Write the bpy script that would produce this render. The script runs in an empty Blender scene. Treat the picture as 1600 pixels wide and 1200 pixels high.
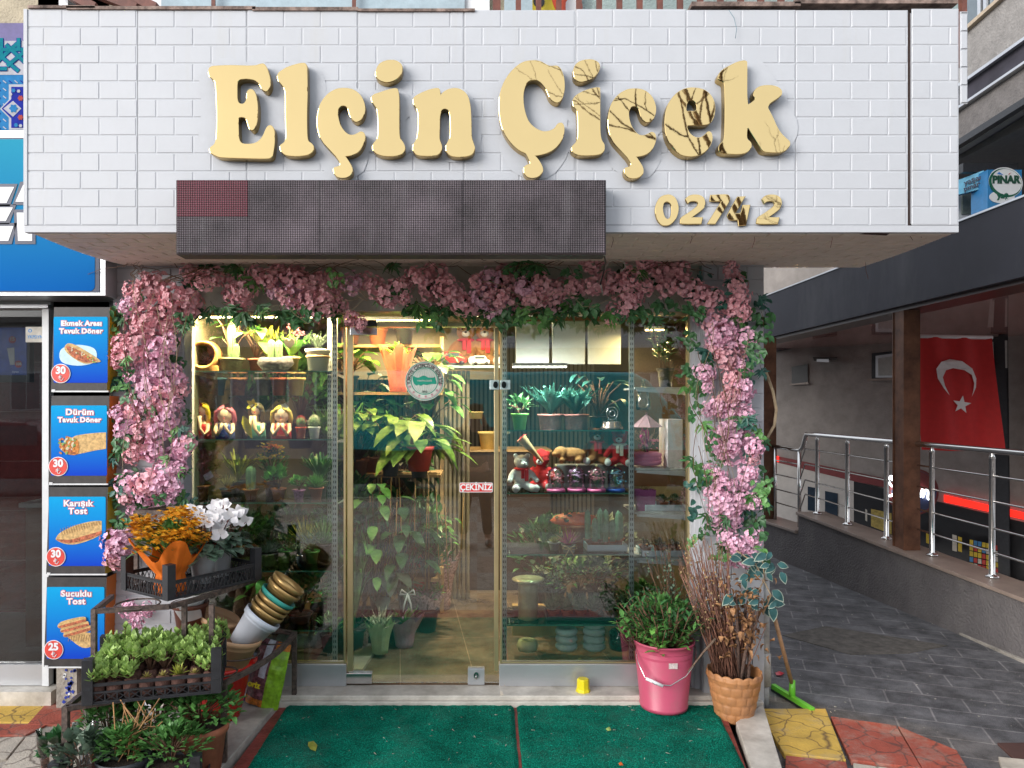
import bpy, math, random
from mathutils import Vector, Matrix, noise
R = math.radians; PI = math.pi
S = bpy.context.scene; COL = S.collection
# ---------------------------------------------------------------- camera, sky, sun, exposure
DG, CH, F, CX, CY = 4.35, 1.64, 1150.0, 745.0, 636.0     # glass distance, camera height, focal px, principal point
cam = bpy.data.cameras.new('camera'); cam_o = bpy.data.objects.new('camera', cam); COL.objects.link(cam_o)
cam_o.location = (0, -DG, CH); cam_o.rotation_euler = (R(90), 0, 0)
cam.sensor_width = 36; cam.lens = 36*F/1600; cam.shift_x = (800-CX)/1600; cam.shift_y = (CY-600)/1600
cam.clip_start = .02; cam.clip_end = 400; S.camera = cam_o
W = bpy.data.worlds.new('World'); S.world = W; W.use_nodes = True
_n = W.node_tree.nodes; _l = W.node_tree.links
_sky = _n.new('ShaderNodeTexSky'); _sky.sky_type = 'NISHITA'; _sky.sun_disc = False
_sky.sun_elevation = R(13); _sky.sun_rotation = R(230); _sky.air_density = 1.5; _sky.dust_density = 4
_hs = _n.new('ShaderNodeHueSaturation'); _hs.inputs['Saturation'].default_value = .28
_l.new(_sky.outputs[0], _hs.inputs['Color']); _ov = _n.new('ShaderNodeMixRGB'); _ov.inputs[0].default_value = .82; _ov.inputs[2].default_value = (4.3, 4.6, 5.1, 1)      # even overcast veil over the sky
_l.new(_hs.outputs[0], _ov.inputs[1]); _l.new(_ov.outputs[0], _n['Background'].inputs['Color'])
_n['Background'].inputs['Strength'].default_value = .108
sun = bpy.data.lights.new('sun', 'SUN'); sun.energy = 1.45; sun.angle = R(36); sun.color = (1, .97, .93)
sun_o = bpy.data.objects.new('sun', sun); COL.objects.link(sun_o); sun_o.rotation_euler = (R(76), 0, R(-50))
S.view_settings.view_transform = 'Standard'; S.view_settings.look = 'None'
S.view_settings.exposure = 1.5; S.view_settings.gamma = 1
S.cycles.max_bounces = 8; S.cycles.transparent_max_bounces = 24; S.cycles.caustics_reflective = False; S.cycles.caustics_refractive = False
S.cycles.sample_clamp_indirect = 6

# ---------------------------------------------------------------- helpers
def P(px, py, d): return Vector(((px-CX)/F*d, d-DG, CH+(CY-py)/F*d))
def G(px, py, z):                                   # the point of a horizontal plane seen at a pixel
    d = F*(CH-z)/(py-CY); return Vector(((px-CX)/F*d, d-DG, z))
def XP(px, d): return (px-CX)/F*d
def ZP(py, d): return CH+(CY-py)/F*d
_mats = {}
def mat(name, col=(.5,.5,.5), rough=.6, metal=0, var=.12, scale=18, bump=0, bscale=None, trans=0, emit=None, alpha=None, spec=None, tint=None, rnd=0, coat=0):
    if name in _mats: return _mats[name]
    m = bpy.data.materials.new(name); m.use_nodes = True; nt = m.node_tree; N = nt.nodes; L = nt.links
    b = N['Principled BSDF']; b.inputs['Roughness'].default_value = rough; b.inputs['Metallic'].default_value = metal
    if spec is not None: b.inputs['Specular IOR Level'].default_value = spec
    if coat: b.inputs['Coat Weight'].default_value = coat
    tc = N.new('ShaderNodeTexCoord'); nz = N.new('ShaderNodeTexNoise'); nz.inputs['Scale'].default_value = scale; nz.inputs['Detail'].default_value = 6; nz.inputs['Roughness'].default_value = .65
    L.new(tc.outputs['Object'], nz.inputs['Vector'])
    rp = N.new('ShaderNodeValToRGB'); L.new(nz.outputs['Fac'], rp.inputs['Fac'])
    c0 = [max(0, c*(1-var*1.6)) for c in col]; c1 = [min(1, c*(1+var)) for c in (tint or col)]
    rp.color_ramp.elements[0].position = .3; rp.color_ramp.elements[1].position = .7
    rp.color_ramp.elements[0].color = (*c0, 1); rp.color_ramp.elements[1].color = (*c1, 1)
    out = rp.outputs['Color']
    if rnd:
        oi = N.new('ShaderNodeObjectInfo'); hs = N.new('ShaderNodeHueSaturation'); mr = N.new('ShaderNodeMapRange')
        mr.inputs['To Min'].default_value = 1-rnd; mr.inputs['To Max'].default_value = 1+rnd
        L.new(oi.outputs['Random'], mr.inputs['Value']); L.new(mr.outputs[0], hs.inputs['Value']); L.new(out, hs.inputs['Color']); out = hs.outputs[0]
    L.new(out, b.inputs['Base Color'])
    if bump:
        bn = N.new('ShaderNodeTexNoise'); bn.inputs['Scale'].default_value = bscale or scale*4; bn.inputs['Detail'].default_value = 5
        L.new(tc.outputs['Object'], bn.inputs['Vector'])
        bp = N.new('ShaderNodeBump'); bp.inputs['Strength'].default_value = min(1, bump); bp.inputs['Distance'].default_value = .01*max(1, bump)
        L.new(bn.outputs['Fac'], bp.inputs['Height']); L.new(bp.outputs[0], b.inputs['Normal'])
    if emit: b.inputs['Emission Color'].default_value = (*emit[:3], 1); b.inputs['Emission Strength'].default_value = emit[3]
    if trans:
        t = N.new('ShaderNodeBsdfTranslucent'); L.new(out, t.inputs['Color']); mx = N.new('ShaderNodeMixShader'); mx.inputs[0].default_value = trans
        L.new(b.outputs[0], mx.inputs[1]); L.new(t.outputs[0], mx.inputs[2]); L.new(mx.outputs[0], N['Material Output'].inputs['Surface'])
    if alpha is not None:
        t = N.new('ShaderNodeBsdfTransparent'); mx = N.new('ShaderNodeMixShader'); mx.inputs[0].default_value = alpha
        L.new(t.outputs[0], mx.inputs[1]); L.new(b.outputs[0], mx.inputs[2]); L.new(mx.outputs[0], N['Material Output'].inputs['Surface'])
    _mats[name] = m; return m
def glassmat(name, tint=(.93,.97,.95), k=1.0, rough=0):
    if name in _mats: return _mats[name]
    m = bpy.data.materials.new(name); m.use_nodes = True; N = m.node_tree.nodes; L = m.node_tree.links
    N.remove(N['Principled BSDF'])
    t = N.new('ShaderNodeBsdfTransparent'); t.inputs[0].default_value = (*tint, 1)
    g = N.new('ShaderNodeBsdfGlossy'); g.inputs['Roughness'].default_value = rough
    fr = N.new('ShaderNodeFresnel'); fr.inputs['IOR'].default_value = 1.5
    mu = N.new('ShaderNodeMath'); mu.operation = 'MULTIPLY'; mu.inputs[1].default_value = k; mu.use_clamp = True
    tc = N.new('ShaderNodeTexCoord'); nz = N.new('ShaderNodeTexNoise'); nz.inputs['Scale'].default_value = 1.6; bp = N.new('ShaderNodeBump'); bp.inputs['Strength'].default_value = .035; bp.inputs['Distance'].default_value = .02
    L.new(tc.outputs['Object'], nz.inputs['Vector']); L.new(nz.outputs['Fac'], bp.inputs['Height']); L.new(bp.outputs[0], g.inputs['Normal'])
    L.new(fr.outputs[0], mu.inputs[0]); mx = N.new('ShaderNodeMixShader'); L.new(mu.outputs[0], mx.inputs[0])
    L.new(t.outputs[0], mx.inputs[1]); L.new(g.outputs[0], mx.inputs[2]); L.new(mx.outputs[0], N['Material Output'].inputs['Surface'])
    _mats[name] = m; return m

ORG = {}
def tag(o, label=None, cat=None, group=None, kind=None):
    if label: o['label'] = label
    if cat: o['category'] = cat
    if group: o['group'] = group
    if kind: o['kind'] = kind
    return o
def thing(name, label, cat, loc=(0,0,0), group=None):
    o = bpy.data.objects.new(name, None); COL.objects.link(o); o.location = loc; o.empty_display_size = .05
    ORG[o.name] = Vector(loc); return tag(o, label, cat, group)
def axis_m(a, b):                                   # matrix that takes +Z to the direction b-a, at a
    z = (Vector(b)-Vector(a)).normalized(); return Matrix.Translation(a) @ z.to_track_quat('Z', 'Y').to_matrix().to_4x4()
class MB:
    def __init__(s): s.v = []; s.f = []; s.mi = []; s.sm = []
    def add(s, vs, fs, m=0, smooth=False, M=None):
        k = len(s.v)
        s.v += [tuple(M @ Vector(v)) for v in vs] if M is not None else [tuple(v) for v in vs]
        s.f += [tuple(i+k for i in f) for f in fs]; s.mi += [m]*len(fs); s.sm += [smooth]*len(fs); return s
    def box(s, x0, x1, y0, y1, z0, z1, m=0, M=None):
        return s.add([(x0,y0,z0),(x1,y0,z0),(x1,y1,z0),(x0,y1,z0),(x0,y0,z1),(x1,y0,z1),(x1,y1,z1),(x0,y1,z1)],
              [(3,2,1,0),(4,5,6,7),(0,1,5,4),(1,2,6,5),(2,3,7,6),(3,0,4,7)], m, False, M)
    def bar(s, a, b, w, h=None, m=0):              # square bar between two points
        h = h or w; a = Vector(a); b = Vector(b); return s.box(-w/2, w/2, -h/2, h/2, 0, (b-a).length, m, axis_m(a, b))
    def lathe(s, prof, n=24, m=0, M=None, smooth=True, wob=0, a0=0, a1=2*PI):
        full = abs(a1-a0-2*PI) < 1e-4; cols = n if full else n+1; vs = []; fs = []
        for i in range(cols):
            a = a0+(a1-a0)*i/n
            for (r, z) in prof:
                rr = r*(1+wob*noise.noise((math.cos(a)*2, math.sin(a)*2, z*9))); vs.append((rr*math.cos(a), rr*math.sin(a), z))
        k = len(prof)
        for i in range(n):
            j = (i+1) % cols
            for q in range(k-1): fs.append((i*k+q, j*k+q, j*k+q+1, i*k+q+1))
        return s.add(vs, fs, m, smooth, M)
    def tube(s, pts, r, n=6, m=0, smooth=True, cap=True):
        pts = [Vector(p) for p in pts]; k = len(pts); vs = []; fs = []
        rs = r if isinstance(r, (list, tuple)) else [r]*k; up = Vector((0, 0, 1)); prev = None
        for i, p in enumerate(pts):
            t = (pts[min(i+1, k-1)]-pts[max(i-1, 0)]).normalized()
            if prev is None: u = t.cross(up if abs(t.z) < .9 else Vector((1, 0, 0))).normalized()
            else: u = (prev - t*prev.dot(t)); u = u.normalized() if u.length > 1e-5 else t.orthogonal().normalized()
            prev = u; w = t.cross(u)
            for j in range(n):
                a = 2*PI*j/n; vs.append(p+(u*math.cos(a)+w*math.sin(a))*rs[i])
        for i in range(k-1):
            for j in range(n): fs.append((i*n+j, i*n+(j+1) % n, (i+1)*n+(j+1) % n, (i+1)*n+j))
        if cap: fs += [tuple(range(n))[::-1], tuple((k-1)*n+j for j in range(n))]
        return s.add(vs, fs, m, smooth)
    def ball(s, c, r, n=12, m=0, M=None):
        r = (r, r, r) if not isinstance(r, (tuple, list)) else r; h = n//2
        prof = [(math.sin(PI*i/h), -math.cos(PI*i/h)) for i in range(h+1)]
        T = Matrix.Translation(c) @ Matrix.Diagonal((*r, 1)); return s.lathe([(max(a, 1e-4), z) for a, z in prof], n, m, (M @ T) if M is not None else T)
    def leaf(s, p, d, L, W, m=0, fold=.25, bend=.3, n=3, up=None, tip=.5):
        p = Vector(p); d = Vector(d).normalized(); up = Vector(up) if up is not None else Vector((0, 0, 1))
        x = d.cross(up); x = x.normalized() if x.length > 1e-4 else Vector((1, 0, 0)); nn = x.cross(d).normalized(); vs = []; fs = []
        for i in range(n+1):
            t = i/n; w = W/2*(math.sin(PI*min(1, t**(.75)*.97+.03))**.8 if tip < .9 else (1-t)**.7)
            if i == n: w = 0
            c = p+d*L*t - nn*bend*L*t*t
            if i in (n,): vs.append(c)
            else: vs += [c-x*w+nn*w*fold*2, c, c+x*w+nn*w*fold*2]
        for i in range(n-1):
            a = i*3; fs += [(a, a+1, a+4, a+3), (a+1, a+2, a+5, a+4)]
        a = (n-1)*3; k = len(vs)-1; fs += [(a, a+1, k), (a+1, a+2, k)]
        return s.add(vs, fs, m, True)
    def mesh(s, me, m=0, M=None, smooth=False):
        return s.add([v.co.copy() for v in me.vertices], [tuple(p.vertices) for p in me.polygons], m, smooth, M)
    def build(s, name, mats, parent=None, bevel=0, local=False, mods=None):
        me = bpy.data.meshes.new(name); o = bpy.data.objects.new(name, me); COL.objects.link(o)
        off = ORG.get(parent.name, Vector()) if (parent and not local) else Vector()
        me.from_pydata([tuple(Vector(v)-off) for v in s.v], [], s.f)
        mats = mats if isinstance(mats, (list, tuple)) else [mats]
        for mm in mats: me.materials.append(mm)
        me.polygons.foreach_set('material_index', s.mi); me.polygons.foreach_set('use_smooth', s.sm); me.update()
        if parent: o.parent = parent
        ORG[o.name] = off
        if bevel: b = o.modifiers.new('b', 'BEVEL'); b.width = bevel; b.segments = 2; b.limit_method = 'ANGLE'; b.angle_limit = R(40)
        return o
def single(o, label, cat, group=None): return tag(o, label, cat, group)
def struct(o): o['kind'] = 'structure'; return o
def catmull(pts, n=4):
    out = []; k = len(pts)
    for i in range(k):
        p0, p1, p2, p3 = pts[i-1], pts[i], pts[(i+1) % k], pts[(i+2) % k]
        if p1 == p2: continue
        if p0 == p1: p0 = (p1[0]*2-p2[0], p1[1]*2-p2[1])
        if p3 == p2: p3 = (p2[0]*2-p1[0], p2[1]*2-p1[1])
        for j in range(n):
            t = j/n; out.append(tuple(.5*((2*p1[a])+(-p0[a]+p2[a])*t+(2*p0[a]-5*p1[a]+4*p2[a]-p3[a])*t*t+(-p0[a]+3*p1[a]-3*p2[a]+p3[a])*t**3) for a in (0, 1)))
    return out
def _eval(o):
    COL.objects.link(o); dg = bpy.context.evaluated_depsgraph_get(); dg.update(); me = bpy.data.meshes.new_from_object(o.evaluated_get(dg)); COL.objects.unlink(o)
    bpy.data.objects.remove(o); return me
def flat(polys, ext=0, bev=0, res=1):              # filled outlines (with holes) in XY, extruded along Z
    cu = bpy.data.curves.new('c', 'CURVE'); cu.dimensions = '2D'; cu.fill_mode = 'BOTH'; cu.extrude = ext; cu.bevel_depth = bev; cu.bevel_resolution = res
    for p in polys:
        sp = cu.splines.new('POLY'); sp.points.add(len(p)-1); sp.use_cyclic_u = True
        for i, q in enumerate(p): sp.points[i].co = (q[0], q[1], 0, 1)
    return _eval(bpy.data.objects.new('c', cu))
def text(s_, size, ext=0, off=0, align='CENTER', bev=0, space=1):
    cu = bpy.data.curves.new('t', 'FONT'); cu.body = s_; cu.size = size; cu.extrude = ext; cu.offset = off; cu.align_x = align; cu.align_y = 'CENTER'; cu.bevel_depth = bev; cu.space_character = space; cu.resolution_u = 4
    return _eval(bpy.data.objects.new('t', cu))
FRONT = Matrix.Rotation(R(90), 4, 'X')             # XY drawing -> upright, facing the camera (-Y)
def at(x, y, z, rz=0, sx=1, sz=1, ry=0): return Matrix.Translation((x, y, z)) @ Matrix.Rotation(rz, 4, 'Z') @ FRONT @ Matrix.Rotation(ry, 4, 'Z') @ Matrix.Diagonal((sx, sz, 1, 1))
def copy_tree(o, parent=None):
    c = o.copy(); COL.objects.link(c); c.parent = parent
    for ch in list(o.children): copy_tree(ch, c)
    return c
def circle(cx, cy, r, n=28, ry=None): return [(cx+r*math.cos(2*PI*i/n), cy+(ry or r)*math.sin(2*PI*i/n)) for i in range(n)]
def bricks(mb, O, u, v, nrm, Wd, H, bw, bh, g=.006, dep=.004, m=0, m2=1, jit=0, half=True, u0=0):
    O = Vector(O); u = Vector(u); v = Vector(v); nrm = Vector(nrm)
    mb.add([O, O+u*Wd, O+u*Wd+v*H, O+v*H], [(0, 1, 2, 3)], m2)
    r = 0; y = 0
    while y < H-.01:
        h = min(bh, H-y); x = -(bw/2 if (r % 2 and half) else 0) - u0
        while x < Wd-.005:
            a, b = max(x, 0)+g/2, min(x+bw, Wd)-g/2
            if b-a > .012:
                e = .0025; j = dep*(1+random.uniform(-jit, jit)); c = [(a, y+g/2), (b, y+g/2), (b, y+h-g/2), (a, y+h-g/2)]; ci = [(a+e, y+g/2+e), (b-e, y+g/2+e), (b-e, y+h-g/2-e), (a+e, y+h-g/2-e)]
                vs = [O+u*p+v*q for p, q in c]+[O+u*p+v*q+nrm*j for p, q in ci]
                mb.add(vs, [(4, 5, 6, 7), (0, 1, 5, 4), (1, 2, 6, 5), (2, 3, 7, 6), (3, 0, 4, 7)], m)
            x += bw
        y += bh; r += 1
    return mb
def hang(*pts): return [Vector(p) for p in pts]
def rv(s=1): return Vector((random.uniform(-s, s), random.uniform(-s, s), random.uniform(-s, s)))
random.seed(7)
# common materials
white_paint = mat('white_paint', (.47,.482,.51), .55, var=.025, scale=4, bump=.08, bscale=40)
white_joint = mat('white_joint', (.465,.477,.505), .7, var=.03)
def stain(m, col=(.42,.40,.34), amt=.35, sx=3.2, sz=.35, lo=.55, hi=.8):      # rain streaks and grime that belong to the surface
    N = m.node_tree.nodes; L = m.node_tree.links; b = N['Principled BSDF']; src = b.inputs['Base Color'].links[0].from_socket
    tc = N.new('ShaderNodeTexCoord'); mp = N.new('ShaderNodeMapping'); mp.inputs['Scale'].default_value = (sx, sx, sz); L.new(tc.outputs['Object'], mp.inputs[0])
    n = N.new('ShaderNodeTexNoise'); n.inputs['Scale'].default_value = 2.2; n.inputs['Detail'].default_value = 8; n.inputs['Roughness'].default_value = .7; L.new(mp.outputs[0], n.inputs[0])
    r = N.new('ShaderNodeValToRGB'); r.color_ramp.elements[0].position = lo; r.color_ramp.elements[1].position = hi; r.color_ramp.elements[1].color = (amt, amt, amt, 1); L.new(n.outputs[0], r.inputs[0])
    mx = N.new('ShaderNodeMixRGB'); mx.inputs[2].default_value = (*col, 1); L.new(r.outputs[0], mx.inputs[0]); L.new(src, mx.inputs[1]); L.new(mx.outputs[0], b.inputs['Base Color'])
stain(white_paint)
dark_metal = mat('dark_metal', (.045,.04,.04), .55, .3, var=.35, scale=40, bump=.2, tint=(.12,.085,.07))
alu = mat('brushed_aluminium', (.55,.56,.58), .38, .75, var=.05, scale=3)
steel = mat('polished_steel', (.62,.60,.58), .16, 1, var=.05)
goldtrim = mat('gold_trim', (.62,.50,.28), .32, .85, var=.08, scale=6)
terracotta = mat('terracotta', (.42,.14,.075), .75, var=.15, scale=25, rnd=.15)
soil = mat('soil', (.045,.03,.022), .95, var=.4, scale=80, bump=.6)
black_pl = mat('black_plastic', (.022,.023,.027), .42, var=.2, scale=30, bump=.15)
white_pl = mat('white_plastic', (.72,.73,.74), .4, var=.04, scale=12)
clear = glassmat('window_glass', (.95,.985,.975), 3.1)
clear_l = glassmat('neighbour_glass', (.8,.82,.82), 1.3)
clear2 = glassmat('shelf_glass', (.80,.93,.88), 1.2)
clear3 = glassmat('thin_clear_film', (.9,.92,.92), 2.0, .12)
green_d = mat('leaf_dark_green', (.028,.10,.035), .45, var=.35, scale=14, trans=.1, tint=(.05,.17,.05), rnd=.2)
green_m = mat('leaf_mid_green', (.07,.21,.05), .42, var=.35, scale=14, trans=.1, tint=(.13,.32,.08), rnd=.2)
green_b = mat('leaf_bright_green', (.12,.36,.07), .4, var=.3, scale=14, trans=.1, tint=(.2,.45,.09), rnd=.2)
green_j = mat('leaf_jade_green', (.22,.37,.08), .5, var=.3, scale=20, trans=.1, tint=(.40,.56,.16))
green_g = mat('leaf_grey_green', (.12,.18,.12), .6, var=.3, scale=20, trans=.1)
green_y = mat('leaf_yellow_green', (.28,.34,.05), .45, var=.35, scale=16, trans=.1, tint=(.45,.45,.07), rnd=.15)
green_t = mat('leaf_teal_green', (.03,.12,.09), .45, var=.3, scale=14, trans=.1)
bark = mat('brown_bark', (.17,.11,.075), .85, var=.35, scale=50, bump=.5)
vine = mat('dry_vine', (.13,.065,.035), .8, var=.35, scale=40)
tanvine = mat('pale_vine', (.36,.27,.17), .8, var=.2, scale=40)
# ================================================================ ground
def gcol(name, col, tint=None, var=.15, crack=None, sc=7, rough=.75, bump=.5):
    m = mat(name, col, rough, var=var, scale=6, bump=bump, bscale=90, tint=tint)
    if crack is not None:
        N = m.node_tree.nodes; L = m.node_tree.links; tc = N.new('ShaderNodeTexCoord'); mp = N.new('ShaderNodeMapping'); L.new(tc.outputs['Object'], mp.inputs[0])
        wz = N.new('ShaderNodeTexNoise'); wz.inputs['Scale'].default_value = 9; L.new(tc.outputs['Object'], wz.inputs[0])
        mx0 = N.new('ShaderNodeVectorMath'); mx0.operation = 'MULTIPLY_ADD'; mx0.inputs[1].default_value = (.12,.12,0); L.new(wz.outputs['Color'], mx0.inputs[0]); L.new(mp.outputs[0], mx0.inputs[2])
        vo = N.new('ShaderNodeTexVoronoi'); vo.feature = 'DISTANCE_TO_EDGE'; vo.inputs['Scale'].default_value = sc; L.new(mx0.outputs[0], vo.inputs['Vector'])
        rp = N.new('ShaderNodeValToRGB'); rp.color_ramp.elements[0].position = .0; rp.color_ramp.elements[1].position = .045; rp.color_ramp.elements[0].color = (1,1,1,1); rp.color_ramp.elements[1].color = (0,0,0,1)
        L.new(vo.outputs[0], rp.inputs[0]); mix = N.new('ShaderNodeMixRGB'); mix.inputs[2].default_value = (*crack, 1); b = N['Principled BSDF']
        src = b.inputs['Base Color'].links[0].from_socket; L.new(rp.outputs[0], mix.inputs[0]); L.new(src, mix.inputs[1])
        wn = N.new('ShaderNodeTexNoise'); wn.inputs['Scale'].default_value = 5; wn.inputs['Detail'].default_value = 9; wn.inputs['Roughness'].default_value = .75; L.new(tc.outputs['Object'], wn.inputs[0])
        wr = N.new('ShaderNodeValToRGB'); wr.color_ramp.elements[0].position = .5; wr.color_ramp.elements[1].position = .68; L.new(wn.outputs[0], wr.inputs[0])
        m2 = N.new('ShaderNodeMixRGB'); m2.inputs[2].default_value = (.34,.29,.24,1); mm = N.new('ShaderNodeMath'); mm.operation = 'MULTIPLY'; mm.inputs[1].default_value = .6
        L.new(wr.outputs[0], mm.inputs[0]); L.new(mm.outputs[0], m2.inputs[0]); L.new(mix.outputs[0], m2.inputs[1]); L.new(m2.outputs[0], b.inputs['Base Color'])
    return m
paver = mat('dark_paver', (.094,.090,.096), .62, var=.3, scale=7, bump=.9, bscale=170, tint=(.16,.155,.16))
def add_paver_lines():
    N = paver.node_tree.nodes; L = paver.node_tree.links; tc = N.new('ShaderNodeTexCoord'); mp = N.new('ShaderNodeMapping'); mp.inputs['Rotation'].default_value = (0, 0, R(20)); L.new(tc.outputs['Object'], mp.inputs[0])
    br = N.new('ShaderNodeTexBrick'); br.inputs['Scale'].default_value = 1; br.inputs['Brick Width'].default_value = .42; br.inputs['Row Height'].default_value = .21
    br.inputs['Mortar Size'].default_value = .006; br.inputs['Mortar Smooth'].default_value = .3; br.inputs['Color1'].default_value = (1,1,1,1); br.inputs['Color2'].default_value = (.72,.72,.74,1); br.inputs['Mortar'].default_value = (2.2,2.1,2.0,1)
    wz = N.new('ShaderNodeTexNoise'); wz.inputs['Scale'].default_value = 1.2; L.new(tc.outputs['Object'], wz.inputs[0])
    ad = N.new('ShaderNodeVectorMath'); ad.operation = 'MULTIPLY_ADD'; ad.inputs[1].default_value = (.05,.05,0); L.new(wz.outputs['Color'], ad.inputs[0]); L.new(mp.outputs[0], ad.inputs[2]); mp = ad
    b = N['Principled BSDF']; src = b.inputs['Base Color'].links[0].from_socket
    mx = N.new('ShaderNodeMixRGB'); mx.blend_type = 'MULTIPLY'; mx.inputs[0].default_value = .75; L.new(mp.outputs[0], br.inputs['Vector']); L.new(src, mx.inputs[1]); L.new(br.outputs[0], mx.inputs[2]); L.new(mx.outputs[0], b.inputs['Base Color'])
    sp = N.new('ShaderNodeTexNoise'); sp.inputs['Scale'].default_value = 260; sp.inputs['Detail'].default_value = 2; L.new(tc.outputs['Object'], sp.inputs[0])
    sr = N.new('ShaderNodeValToRGB'); sr.color_ramp.elements[0].position = .62; sr.color_ramp.elements[1].position = .75; L.new(sp.outputs[0], sr.inputs[0])
    m3 = N.new('ShaderNodeMixRGB'); m3.inputs[2].default_value = (.35,.34,.34,1); L.new(sr.outputs[0], m3.inputs[0]); L.new(mx.outputs[0], m3.inputs[1]); L.new(m3.outputs[0], b.inputs['Base Color'])
add_paver_lines(); stain(paver, (.045,.042,.042), .7, 1.3, 1.3, .52, .7)
cream_t = gcol('cream_imprinted_tile', (.52,.46,.38), crack=(.13,.10,.08), sc=5)
yellow_t = gcol('yellow_imprinted_tile', (.60,.38,.07), crack=(.16,.09,.03), sc=7)
red_t = gcol('red_imprinted_tile', (.36,.075,.045), crack=(.11,.045,.035), sc=7)
marble = mat('pale_marble', (.52,.47,.40), .45, var=.22, scale=5, bump=.25, tint=(.60,.56,.50))
greystone = mat('grey_marble_slab', (.36,.34,.31), .5, var=.25, scale=9, bump=.3)
concrete = mat('rough_concrete', (.33,.30,.26), .9, var=.3, scale=9, bump=.8, bscale=60)
asphalt = mat('asphalt', (.11,.11,.11), .85, var=.25, scale=12, bump=.6, bscale=200)
ZG = -.10
_gx, _gy = (-60, 4.15, 13.9, 60), (-60, -2.4, 8.9, 60)      # the sunken arcade is left open
struct(MB().add([(x, y, ZG-.06) for y in _gy for x in _gx], [(j*4+i, j*4+i+1, j*4+i+5, j*4+i+4) for j in range(3) for i in range(3) if (i, j) != (1, 1)]).build('ground', asphalt))
_pv = [(1.45,-4.2),(4.1,-4.2),(4.0,-2.15),(3.2,7.6),(3.2,30),(1.45,30)]
struct(MB().add([(x,y,ZG) for x,y in _pv]+[(x,y,ZG-.05) for x,y in _pv], [tuple(range(6))]+[(i,i+6,(i+1)%6+6,(i+1)%6) for i in range(6)]).build('alley_paving', paver))
# pavement in front of the shops: one sheet of imprinted tiles reaching the road
def tile_sheet():
    m = gcol('pavement_tiles', (.37,.325,.28), crack=(.14,.11,.09), sc=5)
    N = m.node_tree.nodes; L = m.node_tree.links; b = N['Principled BSDF']; src = b.inputs['Base Color'].links[0].from_socket
    tc = N.new('ShaderNodeTexCoord'); wv = N.new('ShaderNodeTexChecker'); wv.inputs['Scale'].default_value = 1.2; L.new(tc.outputs['Object'], wv.inputs[0])
    wv.inputs['Color1'].default_value = (1,1,1,1); wv.inputs['Color2'].default_value = (.85,.66,.58,1); mx = N.new('ShaderNodeMixRGB'); mx.blend_type = 'MULTIPLY'; mx.inputs[0].default_value = .8
    L.new(src, mx.inputs[1]); L.new(wv.outputs[0], mx.inputs[2]); L.new(mx.outputs[0], b.inputs['Base Color']); return m
pts = [(-14,-9.5),(6,-9.5),(6,-4.19),(1.44,-4.19),(1.44,-1.3),(-1.1,-1.3),(-1.1,.0),(-14,.0)]
mb = MB(); mb.add([(x,y,ZG+.012) for x,y in pts]+[(x,y,ZG-.05) for x,y in pts], [tuple(range(8))]+[(i,(i+8),((i+1)%8)+8,(i+1)%8) for i in range(8)])
struct(mb.build('pavement', tile_sheet()))
struct(MB().box(-14, 6, -9.64, -9.505, ZG-.06, ZG+.03).build('kerb', concrete))
def slab(name, quad, m, z=ZG+.022, th=.05, label=None):
    vs = [G(x, y, z) for x, y in quad]; k = len(vs); mb = MB()
    mb.add(vs+[v-Vector((0,0,th)) for v in vs], [tuple(range(k))[::-1]]+[(i, (i+1) % k, (i+1) % k+k, i+k) for i in range(k)])
    return struct(mb.build(name, m, bevel=.003))
# coloured tiles, left of the stand
slab('pavement_tile', [(-60,1078),(118,1078),(78,1128),(-60,1128)], yellow_t)
slab('pavement_tile', [(-60,1131),(76,1131),(40,1148),(-60,1150)], red_t)
slab('pavement_tile', [(80,1090),(160,1090),(120,1132),(42,1132)], red_t, ZG+.0235)
slab('pavement_tile', [(-60,1153),(38,1151),(10,1185),(-60,1200)], cream_t, ZG+.0235)
slab('pavement_tile', [(42,1150),(140,1135),(120,1230),(-10,1215)], cream_t, ZG+.0225)
# right of the step
slab('kerb_slab', [(1150,1128),(1192,1100),(1225,1210),(1180,1215)], marble, ZG+.07)
slab('pavement_tile', [(1182,1107),(1290,1107),(1322,1187),(1225,1176)], yellow_t, ZG+.03)
slab('pavement_tile', [(1228,1180),(1322,1190),(1332,1235),(1225,1230)], red_t, ZG+.029)
slab('pavement_tile', [(1298,1119),(1400,1133),(1440,1200),(1330,1187)], red_t, ZG+.027)
slab('pavement_tile', [(1403,1134),(1495,1172),(1530,1230),(1443,1203)], red_t, ZG+.025)
slab('pavement_tile', [(1333,1192),(1442,1207),(1450,1260),(1340,1250)], cream_t, ZG+.024)
slab('pale_slab', [(1560,1182),(1640,1190),(1640,1230),(1575,1225)], marble, ZG+.02)
slab('manhole_cover', [(1558,1160),(1640,1160),(1640,1190),(1590,1190)], mat('rust_iron', (.07,.03,.025), .8), ZG+.012)
slab('worn_pavers', [(1222,992),(1290,978),(1480,1008),(1420,1020),(1330,1022)], mat('worn_stone', (.13,.115,.10), .8, var=.3, bump=.8, bscale=150), ZG+.006, .02)
slab('alley_edge_strip', [(1205,858),(1215,858),(1640,1034),(1640,1050)], concrete, ZG+.02, .04)
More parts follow.
